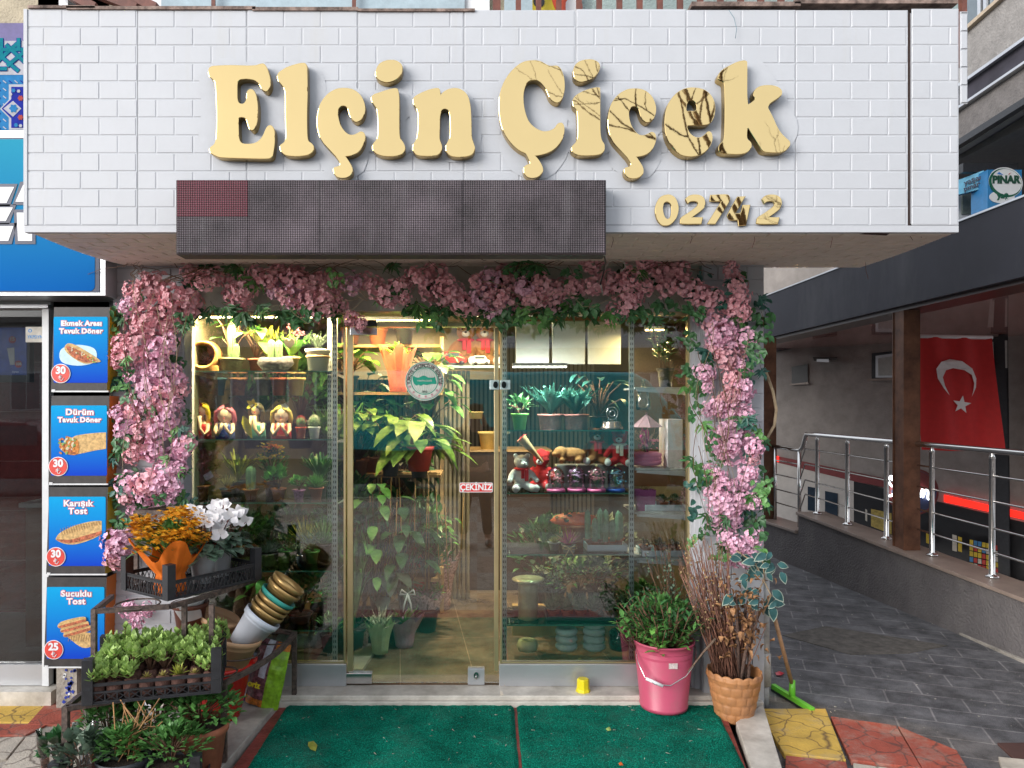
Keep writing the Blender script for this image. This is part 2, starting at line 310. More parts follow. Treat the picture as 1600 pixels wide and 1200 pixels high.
# shop step: marble threshold, stone ledge on the left, red slab under the mats
X0, X1 = XP(287, DG), XP(1165, DG)
struct(MB().box(X0-.1, X1+.02, -.17, .0, ZG-.05, .0).box(X0-.1, X1+.03, -.20, -.16, ZG-.05, -.022).build('threshold', marble, bevel=.006))
mb = MB()
ledge = [G(345,1200,-.02), G(440,1092,-.02), G(285,1088,-.02), G(130,1160,-.02), G(100,1260,-.02), G(330,1260,-.02)]
mb.add(ledge+[v-Vector((0,0,.12)) for v in ledge], [(0,1,2,3,4,5)]+[(i,i+6,(i+1)%6+6,(i+1)%6) for i in range(6)])
struct(mb.build('stone_ledge', greystone, bevel=.005))
redstep = mat('red_painted_step', (.24,.05,.04), .6, var=.35, scale=12, bump=.5)
mb = MB(); rp_ = [G(352,1215,-.055), G(452,1082,-.055), G(1120,1082,-.055), G(1172,1215,-.055), G(1172,1400,-.055), G(300,1400,-.055)]
mb.add(rp_+[v-Vector((0,0,.08)) for v in rp_], [tuple(range(6))[::-1]]+[(i,(i+1)%6,(i+1)%6+6,i+6) for i in range(6)])
struct(mb.build('shop_step', redstep))
# mats
matm = mat('green_coil_mat', (.006,.38,.25), .85, var=.25, scale=3, bump=1, bscale=230, tint=(.012,.52,.34), spec=.08)
def coil():
    N = matm.node_tree.nodes; L = matm.node_tree.links; b = N['Principled BSDF']; tc = N.new('ShaderNodeTexCoord')
    v = N.new('ShaderNodeTexVoronoi'); v.inputs['Scale'].default_value = 150; L.new(tc.outputs['Object'], v.inputs[0]); bp = N.new('ShaderNodeBump'); bp.inputs['Strength'].default_value = 1; bp.inputs['Distance'].default_value = .015
    L.new(v.outputs[0], bp.inputs['Height']); old = b.inputs['Normal'].links[0].from_socket; L.new(old, bp.inputs['Normal']); L.new(bp.outputs[0], b.inputs['Normal'])
    src = b.inputs['Base Color'].links[0].from_socket; mx = N.new('ShaderNodeMixRGB'); mx.blend_type = 'MULTIPLY'; mx.inputs[0].default_value = .8
    rp = N.new('ShaderNodeValToRGB'); rp.color_ramp.elements[0].color = (1.5,1.5,1.5,1); rp.color_ramp.elements[1].color = (.25,.25,.25,1); rp.color_ramp.elements[1].position = .6
    L.new(v.outputs[0], rp.inputs[0]); L.new(src, mx.inputs[1]); L.new(rp.outputs[0], mx.inputs[2]); L.new(mx.outputs[0], b.inputs['Base Color'])
coil(); stain(matm, (.10,.17,.14), .45, 1.5, 1.5, .5, .72)
def floor_mat(q, label):
    a, b, c, d = [G(x, y, -.042) for x, y in q]; n = 70; mb = MB(); vs = []; fs = []
    for i in range(n+1):
        for j in range(n+1):
            u, v = i/n, j/n; p = (a.lerp(b, u)).lerp(d.lerp(c, u), v)
            e = min(u, 1-u, v, 1-v); p = p+Vector((.004*noise.noise(p*9), .004*noise.noise(p*7), .004*noise.noise(p*60)+.003*noise.noise(p*4)+(-.012 if e == 0 else 0)))
            vs.append(p)
    for i in range(n):
        for j in range(n): fs.append((i*(n+1)+j, (i+1)*(n+1)+j, (i+1)*(n+1)+j+1, i*(n+1)+j+1))
    mb.add(vs, fs, 0, True); o = mb.build('door_mat', matm); return single(o, label, 'door mat', 'green mats on the step')
floor_mat([(455,1089),(802,1087),(822,1330),(300,1330)], 'left green coil mat, in front of the glass door beside the bags')
floor_mat([(806,1087),(1112,1091),(1230,1330),(827,1330)], 'right green coil mat, carrying the pink bucket')
def litter(name, pts, m, label, cat, z):
    mb = MB(); vs = [G(x, y, z)+Vector((0,0,random.uniform(0,.008))) for x, y in pts]; c = sum(vs, Vector())/len(vs)+Vector((0,0,.012)); k = len(vs)
    mb.add(vs+[c], [(i, (i+1) % k, k) for i in range(k)], 0, True); single(mb.build(name, m), label, cat)
litter('fallen_leaf', [(482,1160),(490,1158),(496,1166),(493,1174),(485,1172),(481,1166)], green_y, 'yellow green leaf lying on the left half of the green mat', 'leaf', -.034)
litter('fallen_leaf', [(946,1139),(953,1137),(955,1141),(950,1143)], green_j, 'small olive leaf lying on the green mat below the yellow cup', 'leaf', -.034)
litter('petal', [(966,1193),(972,1192),(974,1197),(968,1198)], mat('orange_petal', (.8,.16,.03), .6), 'tiny orange petal on the front edge of the green mat', 'petal', -.034)
litter('red_scrap', [(1211,1051),(1218,1049),(1226,1053),(1220,1057),(1213,1056)], mat('red_scrap', (.6,.01,.03), .4), 'crumpled red scrap on the dark paving beside the squeegee', 'litter', ZG+.004)
mb = MB()
for _ in range(150):
    x, y = random.uniform(430, 1120), random.uniform(1095, 1195); p = G(x, y, -.037); s_ = random.uniform(.003, .008); a = random.uniform(0, 6.3)
    mb.add([p, p+Vector((math.cos(a), math.sin(a), 0))*s_*random.uniform(1, 4), p+Vector((-math.sin(a), math.cos(a), .5))*s_*.5], [(0,1,2)])
for _ in range(140):
    x, y = random.uniform(1230, 1595), random.uniform(960, 1150); p = G(x, y, ZG+.003); s_ = random.uniform(.004, .016); a = random.uniform(0, 6.3)
    mb.add([p, p+Vector((math.cos(a), math.sin(a), 0))*s_, p+Vector((-math.sin(a), math.cos(a), .5))*s_*.5], [(0,1,2)])
tag(mb.build('dust_and_crumbs', mat('crumbs', (.5,.46,.38), .8, var=.4, scale=3)), 'pale crumbs and dry stalks strewn on the mats and paving', 'litter', kind='stuff')

# ================================================================ the white brick signboard
DF = 3.35; SX = F/DF
FL, FR, FB, FT = XP(40, DF), XP(1497, DF), ZP(359, DF), ZP(15, DF); YF = DF-DG
beige = mat('beige_soffit', (.78,.68,.60), .55, var=.06, scale=5)
beige_j = mat('beige_soffit_joint', (.85,.78,.7), .6)
wood_old = mat('old_wood', (.07,.035,.028), .85, var=.5, scale=15, bump=.6, tint=(.25,.18,.15))
sb = thing('signboard', 'white brick patterned shop signboard jutting over the storefront with big gold lettering', 'signboard', ((FL+FR)/2, 0, FB))
mb = MB(); cuts = [XP(1420, DF)]; cx = cuts[0]
mb.box(FL+.012, cx-.006, YF+.012, -.0, FB+.03, FT-.01, 1); mb.box(cx+.012, FR-.004, YF+.012, 0, FB+.03, FT-.01, 1)
seams = [XP(215,DF), XP(386,DF), XP(559,DF), XP(725,DF), XP(900,DF), XP(1072,DF), XP(1243,DF)]
xs = [FL]+seams+[cx-.003]; bh = (FT-FB-.02)/12
for i in range(len(xs)-1):
    tl = random.uniform(-.0015, .0015)
    bricks(mb, (xs[i]+.0008, YF+tl, FB+.02), (1,0,0), (0,0,1), (0,-1,0), xs[i+1]-xs[i]-.0016, FT-FB-.02+random.uniform(-.003,.003), .168, bh, .005, .0019, 0, 1, .25, True, random.choice([0, .084]))
bricks(mb, (cx+.010, YF-.003, FB+.02), (1,0,0), (0,0,1), (0,-1,0), FR-cx-.010, FT-FB-.018, .172, bh, .005, .0019, 0, 1, .25)
mb.box(FL-.004, FR, YF-.004, YF+.03, FB-.012, FB+.018, 0)
mb.box(FL-.006, FL+.010, YF-.006, -.06, FB+.02, FT, 0)
bricks(mb, (FR, YF, FB+.02), (0,1,0), (0,0,1), (1,0,0), .95, FT-FB-.02, .168, bh, .009, .0055, 0, 1)
bricks(mb, (FR+.006, YF-.002, FT-.43), (1,0,0), (0,0,1), (0,-1,0), .035, .42, .168, bh, .006, .006, 0, 1)
mb.build('brick_front', [white_paint, white_joint], sb)
mb = MB(); zs0, zs1 = FB-.011, ZP(417, DG)
sl = XP(207, DG)+.03; sr_ = XP(1345, DG)
u = Vector((1,0,0)); 
def sof(xn, yn): # soffit point at front fraction xn (0..1), depth fraction yn
    return Vector(((FL+.02)*(1-yn)*(1-xn)+sl*yn*(1-xn)+(FR-.01)*(1-yn)*xn+sr_*yn*xn, YF+.02+yn*(-YF-.02), zs0*(1-yn)+zs1*yn-.02*math.sin(PI*yn)*(1 if xn < .25 else .3)))
rows, cols = 13, 25
for r in range(rows):
    for c in range(-1, cols):
        a, b = (c+(.5 if r % 2 else 0))/cols, (c+1+(.5 if r % 2 else 0))/cols; a = max(0, a)+.0012; b = min(1, b)-.0012
        if b <= a: continue
        y0, y1 = (r+.05)/rows, (r+.95)/rows; q = [sof(a,y0), sof(b,y0), sof(b,y1), sof(a,y1)]; dn = Vector((0,0,-.005)); ins = .004
        cen = sum(q, Vector())/4; qi = [v+(cen-v).normalized()*ins+dn for v in q]
        mb.add(q+qi, [(7,6,5,4),(0,4,5,1),(1,5,6,2),(2,6,7,3),(3,7,4,0)], 0)
G8 = 16
for i in range(G8):
    for j in range(6):
        mb.add([sof(i/G8,j/6), sof((i+1)/G8,j/6), sof((i+1)/G8,(j+1)/6), sof(i/G8,(j+1)/6)], [(3,2,1,0)], 1)
mb.build('soffit', [beige, beige_j], sb)
for a, b, y, t in ((45,150,12,.012),(105,400,14,.014),(395,560,16,.016),(560,742,17,.012),(1080,1250,9,.02),(1240,1495,5,.016)):
    MB().box(XP(a,DF), XP(b,DF), YF-.01, YF+.12, ZP(y+2,DF), ZP(y+2,DF)+t).build('cap_board', wood_old, sb)
wirem = mat('rusty_wire', (.16,.06,.04), .7)              # loose wires hanging below the soffit
for x, y in ((957,365),(1080,365),(1178,362),(1299,360),(1434,360),(1420,360),(1352,410),(1395,392)):
    p = P(x, y, 3.42 if y < 380 else 4.0); w = random.uniform(.03, .1); mb = MB()
    mb.tube([p, p+Vector((.004,0,-w*.5)), p+Vector((random.uniform(-.01,.02),0,-w))], .0013, 4); mb.build('hanging_wire', wirem, sb)
mb = MB(); p = P(1342,366,3.36); mb.add([p, P(1385,368,3.38), P(1395,362,3.36), P(1360,362,3.36)], [(0,1,2,3)])
mb.box(cx-.0028, cx+.0098, YF+.008, YF+.0119, FB+.02, FT-.01)
mb.build('crack_gap', mat('brown_gap', (.05,.025,.02), .9), sb)
mb = MB(); mb.tube([P(1139,16,3.33), P(1147,28,3.33), P(1151,45,3.33), P(1149,60,3.33)], .0012, 4); mb.build('loose_wire', mat('blue_wire', (.1,.2,.25), .6), sb)
# --- lettering
goldm = mat('gold_letter_foil', (.70,.52,.24), .018, 1, var=.02, scale=3, bump=.025, bscale=3.5)
gold_side = mat('gold_letter_side', (.55,.38,.14), .25, 1, var=.15)
plaster = mat('plaster_patch', (.472,.484,.512), .6, var=.03, scale=12, bump=.12, bscale=28)
def z75(pts, ox, oy, k): return [(ox+x/k, oy+y/k) for x, y in pts]
E_ = [(70,115),(110,103),(300,95),(500,100),(600,95),(650,80),(690,78),(720,115),(745,180),(765,260),(765,330),(740,385),(710,395),(675,375),(650,330),(620,290),(570,262),(500,250),(430,255),(395,275),(380,310),(378,400),(380,480),(395,530),(430,548),(465,538),(490,500),(495,440),(505,395),(540,375),(575,395),(600,450),(615,540),(618,650),(612,740),(590,820),(560,852),(530,840),(510,790),(495,740),(470,708),(430,698),(400,710),(393,750),(395,880),(400,950),(420,995),(460,1015),(540,1015),(600,1000),(650,965),(690,910),(720,840),(745,805),(775,800),(800,825),(815,880),(815,1000),(800,1110),(780,1170),(700,1185),(450,1180),(200,1170),(130,1150),(75,1120),(60,1080),(75,1050),(120,1010),(140,920),(145,700),(140,500),(130,330),(120,280),(85,245),(55,215),(48,170),(55,130)]
l_ = [(855,220),(870,180),(910,150),(960,120),(1030,95),(1100,75),(1160,68),(1185,85),(1195,130),(1200,400),(1195,600),(1195,800),(1200,930),(1215,985),(1250,1010),(1275,1050),(1265,1100),(1220,1135),(1150,1150),(1050,1155),(960,1145),(910,1115),(885,1070),(890,1030),(930,1000),(950,960),(955,900),(950,700),(948,450),(935,370),(905,320),(870,280),(858,250)]
c_ = [(550,553),(500,560),(450,590),(410,640),(390,700),(383,770),(395,840),(420,890),(460,935),(490,968),(505,985),(525,1020),(520,1040),(490,1050),(487,1075),(500,1100),(530,1112),(570,1108),(598,1085),(600,1050),(585,1020),(565,990),(555,978),(555,978),(600,970),(640,950),(665,915),(680,870),(675,835),(655,825),(635,835),(610,845),(580,843),(550,820),(525,780),(512,730),(512,690),(530,665),(555,662),(575,680),(585,715),(600,745),(625,762),(655,750),(675,715),(680,670),(665,620),(640,585),(600,560)]
dot_ = [(750,450),(770,405),(810,382),(860,378),(895,392),(912,420),(905,465),(870,500),(820,515),(775,503),(752,480)]
i_ = [(722,620),(735,595),(775,580),(830,562),(875,555),(888,575),(893,640),(893,800),(898,860),(920,895),(930,930),(915,960),(870,975),(800,975),(750,958),(730,930),(735,900),(758,870),(765,820),(762,720),(755,680),(735,650)]
n_ = [(983,630),(995,605),(1040,580),(1100,558),(1140,555),(1148,575),(1152,605),(1152,605),(1170,580),(1210,558),(1260,555),(1300,575),(1325,610),(1338,670),(1343,760),(1345,850),(1355,890),(1366,930),(1350,965),(1300,980),(1230,978),(1195,955),(1187,920),(1200,890),(1215,850),(1215,760),(1208,700),(1185,680),(1160,690),(1148,730),(1146,800),(1145,870),(1158,905),(1158,940),(1135,968),(1080,975),(1010,970),(982,940),(985,905),(1005,870),(1015,800),(1015,720),(1005,680),(988,655)]
C_ = [(380,30),(300,40),(230,80),(160,150),(100,250),(65,370),(60,480),(75,610),(110,710),(170,800),(240,865),(300,895),(320,920),(345,975),(345,1000),(310,1015),(290,1050),(300,1095),(340,1125),(390,1128),(440,1105),(467,1060),(455,1010),(425,960),(390,920),(390,920),(450,912),(530,885),(590,845),(635,790),(662,720),(665,650),(645,615),(610,625),(580,665),(530,690),(470,695),(400,665),(340,610),(305,530),(285,430),(285,330),(310,250),(350,215),(410,212),(460,245),(500,300),(530,370),(565,410),(610,422),(645,390),(668,300),(665,200),(640,120),(605,82),(560,82),(520,78),(460,45),(420,33)]
i2 = [(380,635),(395,605),(440,575),(500,555),(540,550),(548,570),(548,700),(550,830),(560,880),(575,905),(572,945),(545,965),(480,972),(410,968),(375,945),(378,915),(405,885),(412,830),(410,720),(405,690),(385,665)]
dot2 = [(385,450),(400,405),(440,380),(500,375),(540,395),(545,430),(520,475),(480,500),(430,512),(395,495)]
e_ = [(1120,550),(1060,565),(1010,605),(970,670),(955,760),(965,850),(1000,920),(1050,965),(1110,978),(1170,968),(1220,935),(1248,880),(1245,835),(1225,825),(1205,845),(1175,862),(1140,858),(1110,835),(1092,800),(1095,785),(1095,785),(1150,782),(1220,778),(1250,750),(1265,700),(1262,640),(1235,590),(1190,560)]
eh = [(1088,695),(1088,660),(1098,635),(1122,625),(1145,640),(1155,670),(1148,695),(1115,697)]
k_ = [(165,240),(180,190),(230,140),(300,100),(380,60),(450,42),(490,45),(500,80),(500,250),(500,450),(510,560),(510,560),(560,530),(600,490),(580,450),(590,400),(630,355),(700,332),(780,330),(850,345),(900,380),(905,430),(870,470),(810,510),(760,550),(745,590),(770,640),(810,720),(850,810),(900,890),(960,950),(1000,990),(995,1040),(950,1090),(880,1112),(760,1110),(690,1095),(650,1040),(600,960),(550,880),(515,825),(500,850),(500,950),(545,1000),(545,1060),(500,1110),(420,1130),(320,1130),(220,1120),(175,1090),(180,1030),(225,980),(240,900),(245,700),(245,500),(240,330),(225,285),(185,265)]
d0 = [(195,72),(130,95),(85,160),(65,250),(85,350),(130,405),(180,418),(240,400),(290,345),(320,260),(318,180),(285,105),(240,75)]
d0h = [(195,145),(160,165),(145,210),(150,270),(170,325),(200,348),(230,335),(248,290),(250,220),(235,170)]
d2 = [(408,122),(408,122),(440,90),(490,72),(560,75),(610,105),(625,165),(610,220),(560,265),(505,305),(470,330),(470,330),(600,330),(600,330),(585,397),(585,397),(370,397),(350,372),(362,330),(430,285),(500,235),(548,190),(540,150),(500,138),(460,145),(432,168),(432,168)]
d7 = [(695,75),(695,75),(860,68),(900,85),(908,125),(890,165),(745,397),(745,397),(662,397),(662,397),(820,140),(820,140),(685,140),(685,140)]
d4 = [(1000,95),(1000,95),(1080,92),(1080,92),(965,285),(965,285),(1005,285),(1040,270),(1060,190),(1060,190),(1138,188),(1138,188),(1092,410),(1092,410),(1012,418),(1012,418),(1005,352),(1005,352),(920,352),(890,320),(895,280)]
LT = DF-.045
def letter(name, polys, ox, oy, k, depth=.02, lab=None, patch=True):
    w = []
    for pl in polys: w.append([(XP(x, LT), ZP(y, LT)) for x, y in catmull(z75(pl, ox, oy, k), 3)])
    me = flat(w, depth, .003, 1); mb = MB()
    yb = LT-DG
    for poly in me.polygons:
        vs = [Vector(me.vertices[i].co) for i in poly.vertices]; front = poly.normal.z > .9
        mb.add([(v.x, yb+depth-v.z, v.y) for v in vs], [tuple(range(len(vs)))], 0 if front else 1)
    o = mb.build(name, [goldm, gold_side], sb)
    if lab: o['label'] = lab
    if patch:
        b = [(XP(x, DF), ZP(y, DF)) for x, y in z75(polys[0], ox, oy, k)]; cxx = sum(p[0] for p in b)/len(b); cz = sum(p[1] for p in b)/len(b)
        hull = []
        for i in range(40):
            a = 2*PI*i/40; dx, dz = math.cos(a), math.sin(a); r = max((p[0]-cxx)*dx+(p[1]-cz)*dz for p in b); r += .011+.014*noise.noise((cxx*5+dx*2.2, dz*2.2, i*.35)); hull.append((cxx+dx*r, cz+dz*r))
        me2 = flat([hull], 0, 0); mb = MB()
        for poly in me2.polygons: mb.add([(me2.vertices[i].co.x, YF-.0036-random.uniform(0,.0004), me2.vertices[i].co.y) for i in poly.vertices], [tuple(range(len(poly.vertices)))])
        mb.build('plaster_patch', plaster, sb)
letter('letter', [E_], 320, 90, 7.5); letter('letter', [l_], 320, 90, 7.5); letter('letter', [c_], 400, 0, 4)
letter('letter', [i_], 400, 0, 4); letter('letter_dot', [dot_], 400, 0, 4); letter('letter', [n_], 400, 0, 4)
letter('letter', [C_], 770, 90, 6); letter('letter', [i2], 800, 0, 4); letter('letter_dot', [dot2], 800, 0, 4)
letter('letter', [[(x+217, y+3) for x, y in c_]], 800, 0, 4); letter('letter', [e_, eh], 800, 0, 4); letter('letter', [k_], 1100, 90, 7.5)
LT = DF-.016; kk = 1600/220
for pl in ([d0, d0h], [d2], [d7], [d4], [[(x+870, y) for x, y in d2]]): letter('numeral', pl, 1015, 295, kk, .002, None, False)

# ================================================================ LED display
led = mat('led_module_face', (.030,.024,.025), .5, var=.4, scale=3, tint=(.054,.046,.050))
def ledmat():
    N = led.node_tree.nodes; L = led.node_tree.links; b = N['Principled BSDF']; tc = N.new('ShaderNodeTexCoord'); sx = N.new('ShaderNodeSeparateXYZ'); L.new(tc.outputs['Object'], sx.inputs[0])
    def wave(sock, per):
        m1 = N.new('ShaderNodeMath'); m1.operation = 'MULTIPLY'; m1.inputs[1].default_value = 2*PI/per; L.new(sock, m1.inputs[0]); m2 = N.new('ShaderNodeMath'); m2.operation = 'SINE'; L.new(m1.outputs[0], m2.inputs[0]); return m2.outputs[0]
    m = N.new('ShaderNodeMath'); m.operation = 'ADD'; L.new(wave(sx.outputs['X'], .010), m.inputs[0]); L.new(wave(sx.outputs['Z'], .010), m.inputs[1])
    rp = N.new('ShaderNodeValToRGB'); rp.color_ramp.elements[0].position = .2; rp.color_ramp.elements[1].position = .9; rp.color_ramp.elements[0].color = (.45,.4,.4,1); rp.color_ramp.elements[1].color = (2.6,2.4,2.6,1)
    mr = N.new('ShaderNodeMapRange'); mr.inputs['From Min'].default_value = -2; mr.inputs['From Max'].default_value = 2; L.new(m.outputs[0], mr.inputs[0]); L.new(mr.outputs[0], rp.inputs[0])
    mx = N.new('ShaderNodeMixRGB'); mx.blend_type = 'MULTIPLY'; mx.inputs[0].default_value = 1; src = b.inputs['Base Color'].links[0].from_socket; L.new(src, mx.inputs[1]); L.new(rp.outputs[0], mx.inputs[2]); L.new(mx.outputs[0], b.inputs['Base Color'])
    bp = N.new('ShaderNodeBump'); bp.inputs['Strength'].default_value = .6; bp.inputs['Distance'].default_value = .003; L.new(m.outputs[0], bp.inputs['Height']); L.new(bp.outputs[0], b.inputs['Normal'])
ledmat(); stain(led, (.12,.11,.115), .5, 6, .8, .5, .75)
led_r = led.copy(); led_r.name = 'led_module_face_red'
for nd in led_r.node_tree.nodes:
    if nd.type == 'VALTORGB' and nd.color_ramp.elements[0].position > .25: nd.color_ramp.elements[0].color = (.055,.012,.016,1); nd.color_ramp.elements[1].color = (.085,.02,.03,1)
DL = 3.24; lx0, lx1, lz0, lz1 = XP(275,DL), XP(947,DL), ZP(398,DL), ZP(281,DL)
t = thing('led_display', 'long dark switched-off LED dot display under the gold lettering', 'display', (lx0, DL-DG, lz0))
MB().box(lx0, lx1, DL-DG, YF-.008, lz0, lz1).build('cabinet', mat('led_cabinet', (.03,.018,.02), .6), t, .003)
nx, nz = 6, 2
for i in range(nx):
    for j in range(nz):
        a = lx0+.004+(lx1-lx0-.008)*i/nx; b = lx0+.004+(lx1-lx0-.008)*(i+1)/nx; c = lz0+.006+(lz1-lz0-.01)*j/nz; d = lz0+.006+(lz1-lz0-.01)*(j+1)/nz
        MB().box(a+.001, b-.001, DL-DG-.004-random.uniform(0,.002), DL-DG-.0005, c+.0008, d-.0008).build('led_module', led_r if (i == 0 and j == 1) else led, t)
# ================================================================ shop building shell
stucco = mat('beige_stucco', (.42,.36,.26), .9, var=.15, scale=8, bump=.8, bscale=70)
teal_st = mat('pale_teal_stucco', (.42,.52,.50), .9, var=.12, scale=8, bump=.8, bscale=90)
brownw = mat('brown_wood_rail', (.14,.045,.03), .6, var=.3, scale=20)
white_fr = mat('white_window_frame', (.68,.69,.70), .45, var=.05)
dkglass = mat('dark_reflecting_glass', (.10,.13,.15), .08, 0, var=.1, coat=.5)
BR = XP(1195, DG-.13)
bl = thing('shop_building', 'flower shop building with white brick pillars, glass storefront and brown balcony rail above the signboard', 'building', ((X0+X1)/2, .2, 0))
ZH = ZP(488, DG)                                     # head of the glazing
mb = MB(); xl0, xl1 = XP(176, DG-.12), XP(287, DG-.12)
ZS = ZP(415, DG); mb.box(xl0, xl1, -.110, .034, ZG, ZS, 1); bricks(mb, (xl0, -.115, ZG), (1,0,0), (0,0,1), (0,-1,0), xl1-xl0, ZS-ZG, .168, .082, .008, .005, 0, 1)
mb.build('pillar', [white_paint, white_joint], bl)
mb = MB(); xr0 = XP(1098, DG-.12)
mb.box(xr0, BR, -.110, .034, ZG, ZS, 1); bricks(mb, (xr0, -.115, ZG+.42), (1,0,0), (0,0,1), (0,-1,0), BR-xr0, ZS-ZG-.42, .168, .082, .008, .005, 0, 1, .2)
for i in range(5):
    w = (BR-xr0)/5; mb.box(xr0+i*w+.003, xr0+(i+1)*w-.003, -.127, -.111, ZG, ZG+.41, 0)
xm = XP(1076, DG)
for a, b, y in ((xm, xm+.02, -.05), (xm+.02, xm+.045, -.065), (xm+.045, xr0-.001, -.08)): mb.box(a, b, y, .05, ZG+.05, ZH+.05, 0)
mb.build('pillar', [white_paint, white_joint], bl)
MB().box(xl1+.001, xm+.09, -.06, .2, ZH, 2.6).build('lintel', mat('cream_lintel', (.5,.47,.42), .6, var=.1), bl)
MB().box(BR-.03, BR, .2, 5, ZG, 2.9).build('side_wall', mat('side_wall_paint', (.45,.45,.44), .8, var=.15, bump=.4), bl)
MB().box(xl0-.5, BR, .0, .2, 2.62, 6.5).build('upper_wall', stucco, bl)
def upbox(name, px0, px1, d, z0, z1, y1, m, pr=bl): return MB().box(XP(px0,d), XP(px1,d), d-DG, y1, z0, z1).build(name, m, pr)
upbox('stucco_panel', 905, 1497, 4.33, 3.3, 5.2, -.001, teal_st)
upbox('upper_window_frame', 235, 765, 4.28, 3.3, 5.2, -.003, white_fr)
upbox('upper_window_glass', 252, 726, 4.26, 3.35, 5.1, -.08, mat('pale_window_glass', (.34,.42,.46), .12, var=.1))
upbox('upper_window_glass', 788, 905, 4.27, 3.35, 5.1, -.004, mat('pale_window_glass', (0,0,0)))
for x in (333, 553): upbox('upper_mullion', x-3, x+3, 4.22, 3.35, 5.1, -.12, brownw)
upbox('drain_pipe', 92, 106, 4.2, 3.2, 5.2, -.06, alu)
mb = MB()
for a, b in ((140, 215), (190, 245), (108, 150)): mb.bar(P(a-40, -30, 4.1), P(b, 14, 4.1), .05)
mb.bar(P(108, -30, 4.15), P(232, 22, 4.15), .03); mb.build('timber_brace', brownw, bl)
def poster():
    mb = MB(); d = 3.86; y = d-DG; mb.box(XP(832,d), XP(902,d), y, y+.01, ZP(20,d), ZP(-40,d), 0)
    mb.mesh(flat([catmull([(0,0),(.05,.03),(.11,.02),(.16,-.05),(.14,-.12),(.08,-.14),(.02,-.08)], 4)], .001), 1, at(XP(862,d), y-.003, ZP(-8,d)))
    mb.mesh(flat([catmull([(0,0),(.03,.02),(.08,.0),(.07,-.06),(.01,-.07)], 4)], .001), 2, at(XP(884,d), y-.006, ZP(5,d)))
    mb.mesh(flat([circle(0,0,.03)], .001), 3, at(XP(842,d), y-.003, ZP(3,d)))
    single(mb.build('banner', [mat('yellow_print', (.7,.55,.03), .5), mat('red_print', (.62,.08,.03), .5), white_pl, black_pl]), 'yellow poster with red and white shapes behind the balcony rail', 'poster')
poster()
mb = MB()
for i in range(23):
    px = 806+i*31.6; mb.box(XP(px,3.8), XP(px+8,3.8), -.56, -.53, FT-.05, 4.6)
mb.box(XP(775,3.8), XP(1500,3.8), -.57, -.52, 4.6, 4.66); mb.box(XP(770,3.8), XP(782,3.8), -.57, -.52, FT-.05, 4.66); mb.build('balcony_rail', brownw, bl)

# ---- storefront glazing
ZB = ZP(1035, DG); T = .006
def window(name, x0, x1, kick, lab=None):
    mb = MB(); w = .022
    mb.box(x0, x0+w*.55, -.02, .02, ZB, ZH); mb.box(x1-w*.55, x1, -.02, .02, ZB, ZH); mb.box(x0+w*.55, x1-w*.55, -.018, .018, ZH-.02, ZH)
    mb.box(x0+w*.55, x1-w*.55, -.015, .015, ZB, ZB+.008)
    o = mb.build(name, goldtrim, bl)
    MB().box(x0+w*.55, x1-w*.55, -T/2, T/2, ZB+.009, ZH-.021).build('pane', clear, o)
    if kick: MB().box(x0-.005, x1+.004, -.03, .03, .001, ZB-.002).build('kick_panel', alu, o, .002)
    return o
window('window', XP(287,DG), XP(541,DG), 1); window('window', XP(781,DG), xm, 1)
mb = MB(); dx0, dx1 = XP(545,DG), XP(779,DG); dz1 = ZP(512,DG)
mb.box(dx0, dx1, -.006, .004, .012, dz1); door = mb.build('door', clear, bl)
def dbox(name, a, b, c, d_, m, y0=-.02, y1=-.007, bev=.002): return MB().box(XP(a,DG), XP(b,DG), y0, y1, ZP(d_,DG), ZP(c,DG)).build(name, m, door, bev)
dbox('hinge', 541, 582, 1050, 1066, steel, -.025, .02)
lk = dbox('lock_plate', 731, 757, 1043, 1068, alu, -.022, .018); 
mb = MB(); mb.mesh(flat([circle(0,0,.014), circle(0,0,.006)], .004), 0, at(XP(744,DG), -.027, ZP(1053,DG), 0, 1, 1.6)); mb.ball((XP(744,DG), -.026, ZP(1055,DG)), (.006,.004,.006), 10); mb.build('key_hole', steel, door)
dbox('edge_strip', 543, 552, 513, 1048, goldtrim, -.012, .01); dbox('edge_strip', 772, 779, 513, 1048, goldtrim, -.012, .01)
hp = dbox('handle_plate', 765, 780, 594, 609, mat('pale_handle_plate', (.55,.68,.68), .3, .3), -.03, -.007, .003)
hp2 = MB().box(XP(781,DG), XP(797,DG), -.03, -.021, ZP(609,DG), ZP(594,DG)).build('handle_plate', mat('pale_handle_plate', (0,0,0)), bl, .003)
for x, pr in ((774, door), (787, bl)): mb = MB(); mb.mesh(flat([circle(0,0,.013,20,.019)], .006, .001), 0, at(XP(x,DG), -.036, ZP(601.5,DG), 0)); mb.build('door_knob', mat('dark_knob', (.03,.03,.03), .2, .8), pr)
MB().box(dx0-.02, dx1+.01, -.02, .03, dz1+.004, dz1+.03).build('door_head', goldtrim, bl)
MB().box(dx0-.01, dx1+.01, -.004, .004, dz1+.032, ZH-.001).build('fanlight_pane', clear, bl)
dbox('closer_plate', 540, 590, 501, 511, black_pl, -.05, -.007); dbox('closer_plate', 548, 590, 512, 524, steel, -.024, -.007)
pullr = mat('sign_red', (.62,.03,.03), .4); 
mb = MB(); w_, h_ = 52/F*DG, 15/F*DG; cxs, czs = XP(744,DG), ZP(761.5,DG)
def rrect(w, h, r, n=5):
    o = []
    for sx_, sy_, a0 in ((1,1,0),(-1,1,90),(-1,-1,180),(1,-1,270)):
        for i in range(n+1): a = R(a0+90*i/n); o.append((sx_*(w/2-r)+r*math.cos(a), sy_*(h/2-r)+r*math.sin(a)))
    return o
